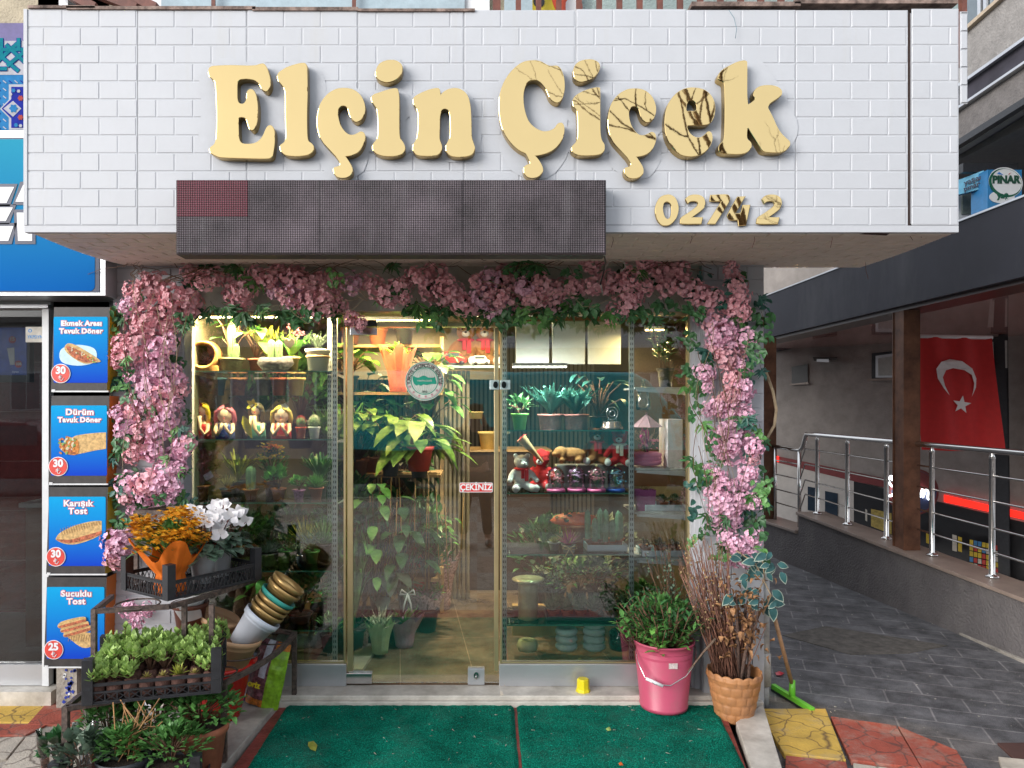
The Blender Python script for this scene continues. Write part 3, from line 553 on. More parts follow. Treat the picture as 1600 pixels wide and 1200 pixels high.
mb.mesh(flat([rrect(w_, h_, .008)], .0005), 1, at(cxs, -.0075, czs)); mb.mesh(flat([rrect(w_-.008, h_-.008, .006)], .0005), 0, at(cxs, -.009, czs))
mb.mesh(text('ÇEKİNİZ', .052, .0004, .0016), 1, at(cxs, -.0105, czs, 0, .88, .95)); mb.build('pull_sign', [pullr, white_pl], door)
# round union sticker
mb = MB(); cxs, czs, rr = XP(663.5,DG), ZP(595.5,DG), 30.5/F*DG
stk = [mat('sticker_white', (.62,.66,.60), .5), mat('sticker_pink', (.5,.16,.22), .5), mat('sticker_green', (0,.30,.20), .5), mat('sticker_black', (.02,.03,.02), .5)]
def disc(r0, r1, m, k): mb.mesh(flat([circle(0,0,r0,48)]+([circle(0,0,r1,48)] if r1 else []), .0002), m, at(cxs, -.0072-k*.0008, czs))
disc(rr, 0, 0, 0); disc(rr*.96, rr*.93, 2, 1); disc(rr*.90, rr*.875, 1, 1); disc(rr*.70, rr*.66, 2, 1)
for i in range(-4, 5):
    r = rr*.64; pts = []
    for j in range(13): a = -PI/2+PI*j/12; pts.append((cxs+r*math.cos(a)*i/4.6, -.0082, czs+r*math.sin(a)))
    mb.tube(pts, .0005, 3, 2)
mb.mesh(flat([catmull([(-.60,.2),(-.55,.26),(-.45,.2),(-.3,.18),(-.1,.27),(.05,.26),(.2,.18),(.45,.18),(.52,.22),(.57,.06),(.60,-.14),(.35,-.15),(.1,-.2),(-.05,-.17),(-.2,-.24),(-.3,-.18),(-.42,-.23),(-.55,-.1),(-.6,.05)], 3)], .0002), 2, at(cxs, -.0094, czs, 0, rr, rr))
mb.mesh(text('TÜRKİYE ÇİÇEĞİ', .011, .0001, .0002), 0, at(cxs, -.0104, czs+rr*.01)); mb.mesh(text('2012', .016, .0001, .0003), 3, at(cxs, -.0094, czs-rr*.54))
word = 'TÜRKİYE ÇİÇEKÇİLER BİRLİĞİ'
for i, ch in enumerate(word):
    if ch == ' ': continue
    a = R(188-196*i/(len(word)-1)); mb.mesh(text(ch, .026, .0001, .0006), 3, at(cxs+rr*.79*math.cos(a), -.0088, czs+rr*.79*math.sin(a), 0, 1, 1, a-PI/2))
for i in range(7):
    a = R(197+146*i/6); mb.mesh(text('✿' if 0 else '*', .034, .0001, .0005), 1, at(cxs+rr*.79*math.cos(a), -.0088, czs+rr*.79*math.sin(a), 0, 1, 1, a))
mb.build('round_sticker', stk, door)

# ---- interior shell
IL, IR, IBK, IT = XP(289,DG), BR-.05, 4.6, 2.42
floor_t = mat('brown_floor_tile', (.17,.125,.085), .22, var=.3, scale=3, tint=(.25,.19,.13), bump=.05)
def tl():
    N = floor_t.node_tree.nodes; L = floor_t.node_tree.links; b = N['Principled BSDF']; tc = N.new('ShaderNodeTexCoord'); mp = N.new('ShaderNodeMapping'); mp.inputs['Rotation'].default_value = (0,0,R(-6)); L.new(tc.outputs['Object'], mp.inputs[0])
    br = N.new('ShaderNodeTexBrick'); br.offset = 0; br.inputs['Scale'].default_value = 1; br.inputs['Brick Width'].default_value = .45; br.inputs['Row Height'].default_value = .9; br.inputs['Mortar Size'].default_value = .003; br.inputs['Color1'].default_value = (1,1,1,1); br.inputs['Color2'].default_value = (.85,.85,.85,1); br.inputs['Mortar'].default_value = (2,2,2,1)
    src = b.inputs['Base Color'].links[0].from_socket; mx = N.new('ShaderNodeMixRGB'); mx.blend_type = 'MULTIPLY'; mx.inputs[0].default_value = .8; L.new(mp.outputs[0], br.inputs[0]); L.new(src, mx.inputs[1]); L.new(br.outputs[0], mx.inputs[2]); L.new(mx.outputs[0], b.inputs['Base Color'])
tl()
struct(MB().box(IL, IR, .035, IBK, -.04, -.004).build('interior_floor', floor_t))
wallm = mat('interior_wall_paint', (.10,.09,.055), .8, var=.1, scale=4)
curtain = mat('striped_wall_panel', (.30,.26,.18), .6, var=.12, scale=3)
struct(MB().box(IL-.05, IL, .035, IBK, -.004, IT).build('interior_wall', wallm))
struct(MB().box(IR, IR+.012, .21, IBK, -.004, IT).build('interior_wall', wallm))
struct(MB().box(IL, IR, IBK, IBK+.05, -.004, IT).build('interior_wall', wallm))
struct(MB().box(IL, IR, .205, IBK, IT, IT+.05).build('interior_ceiling', mat('ceiling_paint', (.28,.25,.2), .8)))
MB_ = MB()
for i in range(60): MB_.box(IL+.05+i*.052, IL+.05+i*.052+.03, IBK-.03, IBK-.001, .0, IT-.01)
MB_.box(-1.2, .2, 2.6, 2.64, 1.9, IT-.002)
pw = MB()
for i in range(15): pw.lathe([(.016,0),(.016,1.95)], 8, 0, Matrix.Translation((XP(634,6.3)+i*.038, 6.3-DG+.012*math.sin(i*1.9), .0)))
single(pw.build('panel_screen', mat('dim_striped_panel', (.22,.19,.13), .6, var=.12)), 'cream vertical striped screen standing behind the shop plants', 'screen')
struct(MB_.build('interior_wall_slats', curtain))
slab_m = mat('cream_marble_slab', (.50,.46,.36), .25, var=.12, scale=4)
q = [G(566,1046,.02), G(540,1046,.02), G(540,968,.02), G(618,968,.02)]
mb = MB(); mb.add(q+[v-Vector((0,0,.022)) for v in q], [(0,1,2,3)[::-1],(0,1,5,4),(1,2,6,5),(2,3,7,6),(3,0,4,7)]); single(mb.build('marble_ledge', slab_m), 'low cream marble ledge on the floor inside the glass door', 'ledge')

# ================================================================ left neighbour
nb = thing('kebab_shop_front', 'neighbouring snack shop front with beige wall, white frame and dark glass at the left edge', 'shop front', (-3.2, .1, 0))
nx1 = XP(176, DG)
MB().box(-9, nx1-.02, .0, .3, 3.0, 7).build('upper_wall', stucco, nb)
MB().box(-9, XP(45,4.2), -.16, -.001, ZP(222,4.2), ZP(205,4.2)).build('ledge', alu, nb)
MB().box(-9, XP(60,4.3), -.05, -.001, ZP(64,4.3), ZP(36,4.3)).build('purple_band', mat('purple_band', (.10,.08,.22), .6), nb)
MB().box(-9, XP(82,DG), -.02, .02, ZP(522-38,DG), ZP(470,DG)).build('header_panel', mat('grey_header', (.42,.41,.40), .6, var=.08), nb)
MB().box(-9, XP(84,DG), -.06, -.021, ZP(505-22,DG), ZP(478,DG)).build('header_trim', alu, nb)
MB().box(XP(72,DG), XP(82,DG), -.04, .04, ZP(1068,DG), ZP(484,DG)).build('frame_post', white_fr, nb)
MB().box(-9, XP(71,DG), -.03, .03, ZP(1068,DG), ZP(1036,DG)).build('kick_panel', alu, nb)
MB().box(-9, XP(71,DG), -T/2, T/2, ZP(1035,DG), ZP(484,DG)).build('window_pane', clear_l, nb)
MB().box(-9, XP(82,DG)+.06, -.12, .1, ZG, ZP(1069,DG)).build('step', marble, nb)
mb = MB(); mb.box(-9, nx1-.02, 1.6, 1.65, -.05, 2.29, 0); mb.box(XP(84,DG), nx1-.02, .0, 2.4, -.05, 3.0, 0); mb.box(-9, nx1-.02, 0.04, 2.4, 2.3, 2.35, 1)
mb.build('inner_wall', [mat('dark_red_wall_tile', (.16,.02,.018), .2, var=.2), mat('dull_ceiling', (.2,.2,.2), .8)], nb)
struct(MB().box(-9, nx1-.02, .04, 2.4, -.05, -.02).build('neighbour_floor', mat('grey_floor_tile', (.28,.27,.26), .3, var=.15)))
mb = MB(); mb.box(XP(40,5.1), XP(75,5.1), .75, 1.2, -.02, .95, 0); mb.box(XP(36,5.1), XP(78,5.1), .7, 1.25, .95, .98, 1); single(mb.build('counter', [mat('brown_counter', (.12,.05,.035), .5), mat('grey_counter_top', (.3,.3,.3), .3)]), 'brown service counter behind the dark glass at the left edge', 'counter')
mb = MB(); cu_ = mat('red_wall_tile_line', (.3,.12,.1), .5)
for i in range(14): mb.box(-9+i*.5, -9+i*.5+.006, 1.594, 1.5985, 0, 2.28)
for i in range(6): mb.box(-9, nx1-.03, 1.592, 1.5965, .4*i, .4*i+.006)
mb.build('tile_joints', cu_, nb)
# drinks screen
dd = 4.75; mb = MB(); mb.box(XP(-60,dd), XP(46,dd), dd-DG, dd-DG+.05, ZP(597,dd), ZP(511,dd), 0); mb.box(XP(-60,dd), XP(42,dd), dd-DG-.003, dd-DG-.0005, ZP(586,dd), ZP(512,dd), 1)
def ptxt(mb, s_, px, py, d, h, m, off=0, yy=0, ext=.0003, al='CENTER', sx=1, ry=0, sp=1): mb.mesh(text(s_, h, ext, off, al, 0, sp), m, at(XP(px,d), d-DG-yy, ZP(py,d), 0, sx, 1, ry))
mb.mesh(flat([circle(0,0,.023)], .0004), 2, at(XP(20,dd), dd-DG-.005, ZP(531,dd))); mb.mesh(flat([circle(0,0,.023)], .0004), 2, at(XP(29.5,dd), dd-DG-.005, ZP(569,dd)))
ptxt(mb, '15', 20, 530, dd, .034, 3, .001, .0065); ptxt(mb, '10₺', 30, 569, dd, .026, 3, .001, .0065); ptxt(mb, 'Ayran', 25, 581, dd, .018, 3, 0, .006)
mb.mesh(flat([[(-.024,.06),(.024,.06),(.015,-.05),(-.015,-.05)]], .0005), 3, at(XP(19,dd), dd-DG-.005, ZP(558,dd), 0, 1, 1, .1))
single(mb.build('drinks_board', [black_pl, mat('navy_board', (.01,.03,.16), .3, tint=(.02,.06,.3), emit=(.01,.03,.15,.15)), mat('price_red', (.5,.02,.02), .4), white_pl]), 'navy drinks board with 15 and 10 price dots behind the left glass', 'menu board')
mb = MB(); mb.box(XP(42,DG), XP(80,DG), -.012, -.0035, ZP(535,DG), ZP(511,DG), 0); ptxt(mb, 'YKPDYNLar', 61, 527, DG, .026, 1, .0006, .0125, .0002, 'CENTER', .9)
mb.mesh(flat([circle(0,0,.011), circle(0,0,.006)], .0003), 1, at(XP(49,DG), -.0125, ZP(517,DG)))
single(mb.build('paper_notice', [mat('old_paper', (.5,.47,.42), .8, var=.2), mat('blue_ink', (.04,.22,.5), .6)]), 'worn paper notice taped to the left glass beside the top menu box', 'notice')
# big blue sign
d = 4.1; bs = thing('blue_shop_sign', 'large blue light-box sign with white angular letters beside the white signboard', 'sign', (XP(0,d), 0, ZP(462,d)))
bluegrad = mat('blue_print', (.02,.22,.55), .8, var=.02, spec=.05)
def grad(m, cb, ct, z0, z1, ax='Z'):
    N = m.node_tree.nodes; L = m.node_tree.links; b = N['Principled BSDF']; tc = N.new('ShaderNodeTexCoord'); sx = N.new('ShaderNodeSeparateXYZ'); L.new(tc.outputs['Object'], sx.inputs[0]); mr = N.new('ShaderNodeMapRange')
    mr.inputs['From Min'].default_value = z0; mr.inputs['From Max'].default_value = z1; L.new(sx.outputs[ax], mr.inputs[0]); rp = N.new('ShaderNodeValToRGB'); rp.color_ramp.elements[0].color = (*cb,1); rp.color_ramp.elements[1].color = (*ct,1)
    L.new(mr.outputs[0], rp.inputs[0]); L.new(rp.outputs[0], b.inputs['Base Color'])
grad(bluegrad, (.004,.10,.38), (.03,.27,.40), 0, ZP(215,d)-ZP(462,d))
x1s = XP(165,d); MB().box(-6, x1s, d-DG, .12, ZP(462,d), ZP(212,d)).build('sign_case', alu, bs, .002)
MB().box(-6, XP(156,d), d-DG-.004, d-DG-.0005, ZP(457,d), ZP(215,d)).build('sign_border', mat('navy', (.012,.02,.06), .4), bs)
mb = MB(); me = flat([rrect(XP(149,d)+6, ZP(218,d)-ZP(455,d), .03)], .0005); mb.mesh(me, 0, at((XP(149,d)-6)/2, d-DG-.0055, (ZP(218,d)+ZP(455,d))/2)); mb.build('sign_face', bluegrad, bs)
navy = mat('navy', (0,0,0)); shards = [[(-60,293),(24,293),(12,318),(-60,318)], [(-60,325),(22,325),(11,346),(-60,346)], [(-60,354),(23,354),(15,377),(-60,377)], [(38,290),(60,286),(60,316),(26,316)], [(28,333),(52,333),(52,377),(30,377)]]
mb = MB()
for sh in shards:
    c = (sum(p[0] for p in sh)/4, sum(p[1] for p in sh)/4)
    for k, m in ((5, 0), (0, 1)):
        pl = [(XP(x+(k if x > c[0] else -k), d), ZP(y+(k if y > c[1] else -k), d)) for x, y in sh]; me = flat([pl], .0006)
        for poly in me.polygons: mb.add([(me.vertices[i].co.x, d-DG-(.0085 if m == 0 else .0105)-me.vertices[i].co.z, me.vertices[i].co.y) for i in poly.vertices], [tuple(range(len(poly.vertices)))], m)
mb.build('sign_letters', [navy, white_pl], bs)
MB().box(XP(157,4.2), XP(185,4.25), -.05, .1, ZP(480,4.2), ZP(420,4.2)-.01).build('dark_bracket', black_pl, nb)
# tile panel with interlaced star pattern
dt = 4.28; tp = thing('tile_panel', 'turquoise and blue star patterned tile panel above the blue sign', 'tile panel', (XP(0,dt), 0, ZP(205,dt)))
tm = [mat(n_, c_, .8, spec=.05) for n_, c_ in (('tile_white', (.40,.40,.44)), ('tile_teal', (.01,.17,.22)), ('tile_cobalt', (.02,.03,.26)), ('tile_coral', (.35,.07,.06)), ('tile_cyan', (.03,.17,.38)))]
mb = MB(); mb.box(-6, XP(60,dt), dt-DG, -.002, ZP(205,dt), ZP(64,dt), 4)
k = 1/F*dt
def tp_poly(pts, m, yy):
    me = flat([[(XP(x,dt), ZP(y,dt)) for x, y in pts]], .0004)
    for poly in me.polygons: mb.add([(me.vertices[i].co.x, dt-DG-yy-me.vertices[i].co.z, me.vertices[i].co.y) for i in poly.vertices], [tuple(range(len(poly.vertices)))], m)
tp_poly([(-50,64),(60,64),(60,117),(-50,117)], 0, .001)
def strip(a, b, w, m, yy):
    a = Vector(a); b = Vector(b); n_ = (b-a).orthogonal().normalized()*w/2; tp_poly([tuple(a+n_), tuple(b+n_), tuple(b-n_), tuple(a-n_)], m, yy)
for i, (a, b) in enumerate((((-20,112),(28,68)), ((-22,68),(30,112)), ((3,60),(3,92)), ((3,78),(40,78)), ((-30,78),(-4,78)), ((12,104),(50,72)), ((10,70),(46,104)), ((-10,108),(12,108)), ((30,80),(30,60)))):
    strip(a, b, 7.5, 2, .0025+i*.0002); strip(a, b, 5.5, 1, .0045+i*.0002)
tp_poly([(0,170),(14,156),(14,132),(40,132),(60,132),(60,203),(14,203),(14,184)], 0, .001)
tp_poly([(3,170),(18,155),(18,136),(60,136),(60,200),(18,200),(18,185)], 2, .0025); tp_poly([(6,170),(21,158),(34,170),(21,183)], 0, .004)
for cx_, cy_, r_, m_ in ((22,170,6,4),(22,170,3.6,0),(22,170,2,3),(33,154,4,3),(33,184,4,3),(22,142,3,4),(26,196,3,4),(30,143,2.5,0),(18,148,2,0),(33,197,2.5,0)):
    tp_poly([(cx_+r_*(1+.18*math.cos(6*a_))*math.cos(a_), cy_+r_*(1+.18*math.cos(6*a_))*math.sin(a_)) for a_ in [2*PI*i/24 for i in range(24)]], m_, .0055+r_*.0001)
for y_ in range(66, 204, 12):
    for x_ in range(-40, 40, 9):
        if 117 < y_ < 132 or (x_ < 8 and y_ > 130): strip((x_, y_), (x_+5, y_+4), 1.5, 0 if (x_+y_) % 2 else 2, .002)
mb.build('tiles', tm, tp)
# menu light boxes
food = [mat('bread', (.62,.40,.16), .7, var=.3, scale=60), mat('grilled_meat', (.25,.06,.03), .7, var=.5, scale=80, tint=(.5,.14,.06)), mat('lettuce', (.25,.40,.10), .7, var=.4, scale=60), mat('plate_print', (.50,.70,.76), .4), mat('toast_stripe', (.30,.14,.05), .7), mat('pale_filling', (.62,.55,.38), .7, var=.2, scale=60), mat('orange_filling', (.60,.22,.04), .7, var=.4, scale=60)]
menublue = mat('menu_blue_print', (.01,.2,.6), .7, spec=.1); redp = mat('price_circle_red', (.66,.06,.045), .4); redo = mat('lettering_red_outline', (.62,.07,.09), .4); wtxt = mat('lettering_white', (.78,.78,.80), .4)
boxes = [((84,480),(170,480),(169,606),(80,616),'yellow_side',['Ekmek Arası','Tavuk Döner'],'30',0), ((80,620),(171,617),(166,755),(76,757),'orange_side',['Dürüm','Tavuk Döner'],'30',1),
         ((76,762),(168,760),(165,897),(73,897),'yellow_side',['Karışık','Tost'],'30',2), ((73,903),(166,901),(163,1042),(69,1042),'orange_side',['Sucuklu','Tost'],'25',3)]
names = ['top menu box, showing a filled half bread on a plate', 'second menu box from the top, showing a rolled wrap', 'third menu box from the top, showing a long grilled toast', 'lowest menu box, showing stacked sausage toast for 25']
sidec = {'yellow_side': mat('yellow_side', (.55,.40,.02), .4, var=.1), 'orange_side': mat('orange_side', (.62,.17,.01), .4, var=.08)}
def menubox(i):
    A, B, Cc, D_, side, lines, price, kind = boxes[i]; d = 4.12; yv = d-DG
    x0 = (A[0]+D_[0])/2; x1 = (B[0]+Cc[0])/2; y0 = (A[1]+B[1])/2; y1 = (D_[1]+Cc[1])/2; cxp, cyp = (x0+x1)/2, (y0+y1)/2; k = d/F
    t = thing('menu_box', names[i], 'menu sign', (XP(cxp,d), yv, ZP(cyp,d)), 'menu boxes stacked beside the flower shop')
    w, h = (x1-x0)*k, (y1-y0)*k
    sh = .018                                         # each box leans slightly: top edge further right
    def Mx(u, v, yy): return Vector((u+sh*(v/h), -yy, v))
    mb = MB()
    pts = [Mx(-w/2,-h/2,0), Mx(w/2,-h/2,0), Mx(w/2,h/2,0), Mx(-w/2,h/2,0)]; bk = [p+Vector((0,.13,0)) for p in pts]
    mb.add(pts+bk, [(0,1,2,3)], 0); mb.add(pts+bk, [(1,5,6,2)], 1); mb.add(pts+bk, [(0,3,7,4),(3,2,6,7),(0,4,5,1),(4,7,6,5)], 2)
    mb.box(-w/2-.004, w/2, -.003, .01, -h/2-.006, -h/2+.002, 3); mb.box(-w/2-.003, -w/2+.016, -.004, .01, -h/2-.006, -h/2+.009, 3)
    mb.build('case', [mat('dark_case', (.035,.03,.03), .5, var=.3), sidec[side], black_pl, white_fr], t, local=True)
    pw, ph = w-.012, h-.1
    def put(mb, me, m, u, v, yy, sx=1, sz=1, ry=0):
        T = Matrix.Translation((u+sh*v/h, -yy, v)) @ FRONT @ Matrix.Rotation(ry, 4, 'Z') @ Matrix.Diagonal((sx, sz, 1, 1)); mb.mesh(me, m, T)
    mb = MB(); put(mb, flat([rrect(pw, ph, .008)], .0008), 0, .002, -.004, .0015); m_ = menublue if kind == 0 else None
    mb.build('printed_panel', menublue, t, local=True)
    mb = MB(); v0 = ph/2-.042
    for j, s_ in enumerate(lines):
        sz = .046 if len(s_) < 10 else .0385
        for off, m, yy in ((.0042, 0, .0035), (.0018, 1, .0048)): put(mb, text(s_, sz, .0003, off, space=1.08), m, .002, v0-.043*j, yy, 1.08 if len(s_) > 9 else 1.12, 1)
    mb.build('lettering', [redo, wtxt], t, local=True)
    mb = MB(); pu, pv = -w/2+.055, -ph/2+.048
    put(mb, flat([circle(0,0,.054,36)], .0004), 1, pu, pv, .006); put(mb, flat([circle(0,0,.050,36)], .0004), 0, pu, pv, .0075)
    put(mb, text(price, .056, .0003, .0025), 1, pu, pv+.016, .009)
    lp = [Vector((pu-.002+sh*pv/h, -.0092, pv-.008)), Vector((pu-.002+sh*pv/h, -.0092, pv-.036)), Vector((pu+.008+sh*pv/h, -.0092, pv-.040)), Vector((pu+.018+sh*pv/h, -.0092, pv-.026))]
    mb.tube(lp, .0022, 5, 1); mb.tube([lp[0]+Vector((-.01,0,-.012)), lp[0]+Vector((.012,0,-.005))], .0017, 5, 1); mb.tube([lp[0]+Vector((-.01,0,-.019)), lp[0]+Vector((.012,0,-.012))], .0017, 5, 1)
    mb.build('price_badge', [redp, wtxt], t, local=True)
    mb = MB(); F_ = lambda pts, m, yy, u=0, v=0, s=1, ry=0: put(mb, flat([catmull(pts, 4)], .0003), m, u, v, yy, s, s, ry)
    rr = random.Random(i)
    if kind == 0:
        F_([(-.1,0),(-.08,.04),(0,.056),(.08,.04),(.1,0),(.08,-.04),(0,-.055),(-.08,-.04)], 3, .0035, -.01, -.035, 1.05)
        F_([(-.07,.06),(-.03,.055),(.05,.01),(.115,-.035),(.09,-.045),(.02,-.05),(-.05,-.01),(-.085,.03)], 0, .005, 0, -.03); F_([(-.075,.045),(-.02,.03),(.05,-.01),(.09,-.035),(.03,-.045),(-.04,-.012)], 1, .0062, 0, -.03)
        for q in range(26): a = rr.random(); put(mb, flat([circle(0,0,rr.uniform(.004,.009),6,.004)], .0002), rr.choice([2,5,5,1,6]), -.06+.15*a, .008-.075*a+rr.uniform(-.01,.008), .007+q*.00005, 1, 1, rr.uniform(0,3))
    elif kind == 1:
        F_([(-.02,.045),(.03,.06),(.12,.07),(.165,.072),(.165,.072),(.165,-.02),(.165,-.02),(.1,-.03),(.03,-.045),(-.02,-.05),(-.045,0)], 0, .0035, -.01, -.03)
        F_([(-.035,.045),(.005,.03),(.015,-.02),(0,-.052),(-.05,-.05),(-.09,-.02),(-.095,.0),(-.06,.015),(-.06,.05)], 6, .005, -.01, -.03)
        for q in range(40): put(mb, flat([circle(0,0,rr.uniform(.006,.012),7,.006)], .0002), rr.choice([1,6,6,2,5]), -.06+rr.uniform(-.045,.045), -.035+rr.uniform(-.04,.04), .0065+q*.00005, 1, 1, rr.uniform(0,3))
    elif kind == 2:
        F_([(-.115,-.02),(-.09,.01),(-.02,.045),(.07,.07),(.13,.075),(.14,.072),(.14,.072),(.14,.0),(.14,.0),(.08,-.03),(0,-.055),(-.06,-.055),(-.11,-.035)], 0, .0035, .0, -.02)
        F_([(-.11,-.028),(-.04,-.03),(.03,-.012),(.14,.02),(.14,.02),(.14,.002),(.14,.002),(.06,-.03),(-.02,-.048),(-.08,-.045)], 1, .005, .0, -.02)
        for q in range(16): a = q/15; put(mb, flat([[(-.0012,-.02),(.0012,-.02),(.0012,.02),(-.0012,.02)]], .0002), 4, -.085+.21*a, -.005+.05*a, .0062, 1, .55+.5*math.sin(PI*min(1,a+.2)), .3)
    else:
        for q, (u_, v_, a_) in enumerate(((.03,-.05,-.1), (.01,-.025,.22), (-.005,.0,.2), (-.02,.025,.2))):
            F_([(-.075,.0),(-.05,.02),(.03,.026),(.085,.02),(.08,-.005 if q else -.04),(.02,-.016 if q else -.06),(-.06,-.015)], 0, .0035+q*.0022, u_, v_-.03, 1, a_)
            if q: F_([(-.07,-.002),(0,.004),(.08,.008),(.08,-.004),(0,-.012),(-.06,-.012)], 1, .0043+q*.0022, u_, v_-.03, 1, a_)
        for q in range(9): put(mb, flat([[(-.0012,-.022),(.0012,-.022),(.0012,.016),(-.0012,.016)]], .0002), 4, -.03+.014*q, -.085, .0050, 1, 1, -.2)
    mb.build('food_picture', food, t, local=True)
    return t
grad(menublue, (.006,.055,.50), (.005,.33,.66), -.19, .19)
for i in range(4): menubox(i)
# broken mosaic foot
mb = MB(); fx0, fx1 = XP(88,4.2), XP(120,4.2); mb.box(fx0, fx1, -.15, .0, ZG, ZP(1043,4.2), 0)
rr = random.Random(3)
for q in range(30):
    u_, v_, s_ = rr.uniform(fx0+.05, fx1-.01), rr.uniform(ZG+.01, ZP(1046,4.2)-.01), rr.uniform(.01,.02); me = flat([[(0,0),(s_,.2*s_),(.8*s_,s_),(.1*s_,.9*s_)]], .001); mb.mesh(me, rr.choice([1,2,2]), at(u_, -.152, v_, 0, 1, 1, rr.uniform(0,3)))
single(mb.build('mosaic_plinth', [concrete, white_pl, mat('cobalt_mosaic', (.03,.06,.35), .3)]), 'broken blue and white mosaic plinth under the lowest menu box', 'plinth')
MB().box(XP(84,DG), nx1+.3, .0, .05, ZG, 2.6).build('party_wall', mat('grey_brown_rubble', (.38,.34,.28), .95, var=.4, scale=14, bump=1, bscale=30), nb)
# ================================================================ alley on the right
rough_dark = mat('dark_grey_render', (.135,.122,.122), .9, var=.12, scale=5, bump=1.4, bscale=55)
taupe = mat('taupe_wall', (.32,.285,.26), .9, var=.15, scale=4, bump=.5, bscale=80)
granite = mat('brown_granite_coping', (.30,.23,.19), .3, var=.15, scale=6)
brown_post = mat('brown_steel_post', (.085,.034,.018), .5, var=.25, scale=6, tint=(.15,.065,.035), spec=.25)
def wx(d): return 3.43+.0896*(8.49-d)
def cz(d): return .34+.0563*(d-5.03)
stain(rough_dark, (.22,.20,.19), .5, 1.2, .5, .5, .75)
rw = thing('ramp_wall', 'dark rendered low wall with brown granite coping along the alley', 'wall', (3.6, 1.5, ZG))
def sweep(name, ds, prof, m, parent, bevel=0):        # prof(d) -> list of (x, z)
    mb = MB(); vs = []; k = 0
    for d in ds: pr = prof(d); k = len(pr); vs += [(x, d-DG, z) for x, z in pr]
    fs = []
    for i in range(len(ds)-1):
        for j in range(k): fs.append((i*k+j, i*k+(j+1) % k, (i+1)*k+(j+1) % k, (i+1)*k+j))
    fs += [tuple(range(k)), tuple((len(ds)-1)*k+j for j in range(k))[::-1]]
    mb.add(vs, fs); return mb.build(name, m, parent, bevel)
DS = [2.2,3,4,5,6,7,7.96]
sweep('wall', DS, lambda d: [(wx(d), ZG-.3), (wx(d)+.26, ZG-.3), (wx(d)+.26, cz(d)-.03), (wx(d), cz(d)-.03)], rough_dark, rw)
sweep('coping', DS, lambda d: [(wx(d)-.025, cz(d)-.029), (wx(d)+.30, cz(d)-.029), (wx(d)+.30, cz(d)), (wx(d)-.025, cz(d))], granite, rw, .003)
sweep('wall', [7.961,9,12], lambda d: [(wx(d), ZG-.3), (wx(d)+.26, ZG-.3), (wx(d)+.26, .27), (wx(d), .27)], rough_dark, rw)
sweep('coping', [7.98,9,12], lambda d: [(wx(d)-.025, .271), (wx(d)+.30, .271), (wx(d)+.30, .30), (wx(d)-.025, .30)], granite, rw, .003)
def wd(px, ins):                                     # depth where the wall line (shifted by ins) meets a picture column
    t = (px-CX)/F; return (3.43+.0896*8.49+ins)/(t+.0896)
rl = thing('metal_railing', 'polished steel railing with five thin rails on the low alley wall', 'railing', (3.8, 1.5, .4))
ins = .15
def rz(d): return 1.345-.012*(8-d)                    # top rail height
for px in (1277, 1324, 1385, 1456, 1550, 1665):
    d = wd(px, ins); x = wx(d)+ins; mb = MB(); mb.lathe([(.0001,cz(d)),(.045,cz(d)),(.045,cz(d)+.012),(.026,cz(d)+.02),(.021,cz(d)+.03),(.021,rz(d)-.06),(.025,rz(d)-.055),(.012,rz(d)-.03),(.012,rz(d))], 16, 0, Matrix.Translation((x, d-DG, 0))); mb.build('post', steel, rl)
def railpt(d, z): return Vector((wx(d)+ins, d-DG, z))
d0_ = wd(1258, ins); d1_ = 2.6; dl0, dl1 = wd(1207, ins), wd(1250, ins)
mb = MB(); mb.tube([railpt(dl0, 1.17), railpt(dl1, 1.16), railpt(dl1-.06, 1.2), railpt(d0_, 1.30), railpt(d0_-.03, rz(d0_)), railpt(d0_-.3, rz(d0_-.3)), railpt(5, rz(5)), railpt(d1_, rz(d1_))], .024, 10); mb.build('handrail', steel, rl)
for fr in (.2, .4, .61, .8):
    mb = MB(); zz = lambda d: rz(d)-(rz(d)-cz(d))*fr
    mb.tube([railpt(dl0, zz(d0_)-.17), railpt(dl1, zz(d0_)-.18), railpt(d0_, zz(d0_)), railpt(5, zz(5)), railpt(d1_, zz(d1_))], .008, 8); mb.build('thin_rail', steel, rl)
for px in (1211, 1249):
    d = wd(px, ins); mb = MB(); mb.tube([(wx(d)+ins, d-DG, .30), (wx(d)+ins, d-DG, 1.16)], .02, 12); mb.build('post', steel, rl)
# canopy
cp = thing('alley_canopy', 'dark grey canopy with glossy red ceiling on brown posts over the alley ramp', 'canopy', (4.5, 1.5, 2.5))
fasc = mat('dark_grey_canopy_sheet', (.024,.024,.034), .75, var=.12, scale=3, bump=.15, bscale=200)
CXF = 3.6; stain(fasc, (.07,.068,.075), .6, .8, .3, .48, .7); stain(taupe, (.20,.18,.165), .5, 1, .4, .5, .75)
MB().box(CXF, CXF+.06, -2.6, 7.5, 2.50, 3.02).build('fascia', fasc, cp)
MB().box(CXF-.01, CXF+.08, -2.6, 7.5, 3.021, 3.035).build('edge_trim', alu, cp)
MB().box(CXF+.061, CXF+.35, -2.6, 7.5, 2.47, 2.56).build('edge_beam', mat('dark_brown_beam', (.045,.022,.018), .35), cp)
redc = mat('glossy_red_ceiling', (.80,.42,.38), .06, .15, var=.05, scale=2, bump=.12, bscale=2.2, coat=.6)
MB().box(CXF+.351, 11, -2.6, 7.5, 2.565, 2.60).build('ceiling', redc, cp)
MB().box(CXF+.061, 11, -2.6, 7.5, 2.61, 2.75).build('roof_slab', fasc, cp)
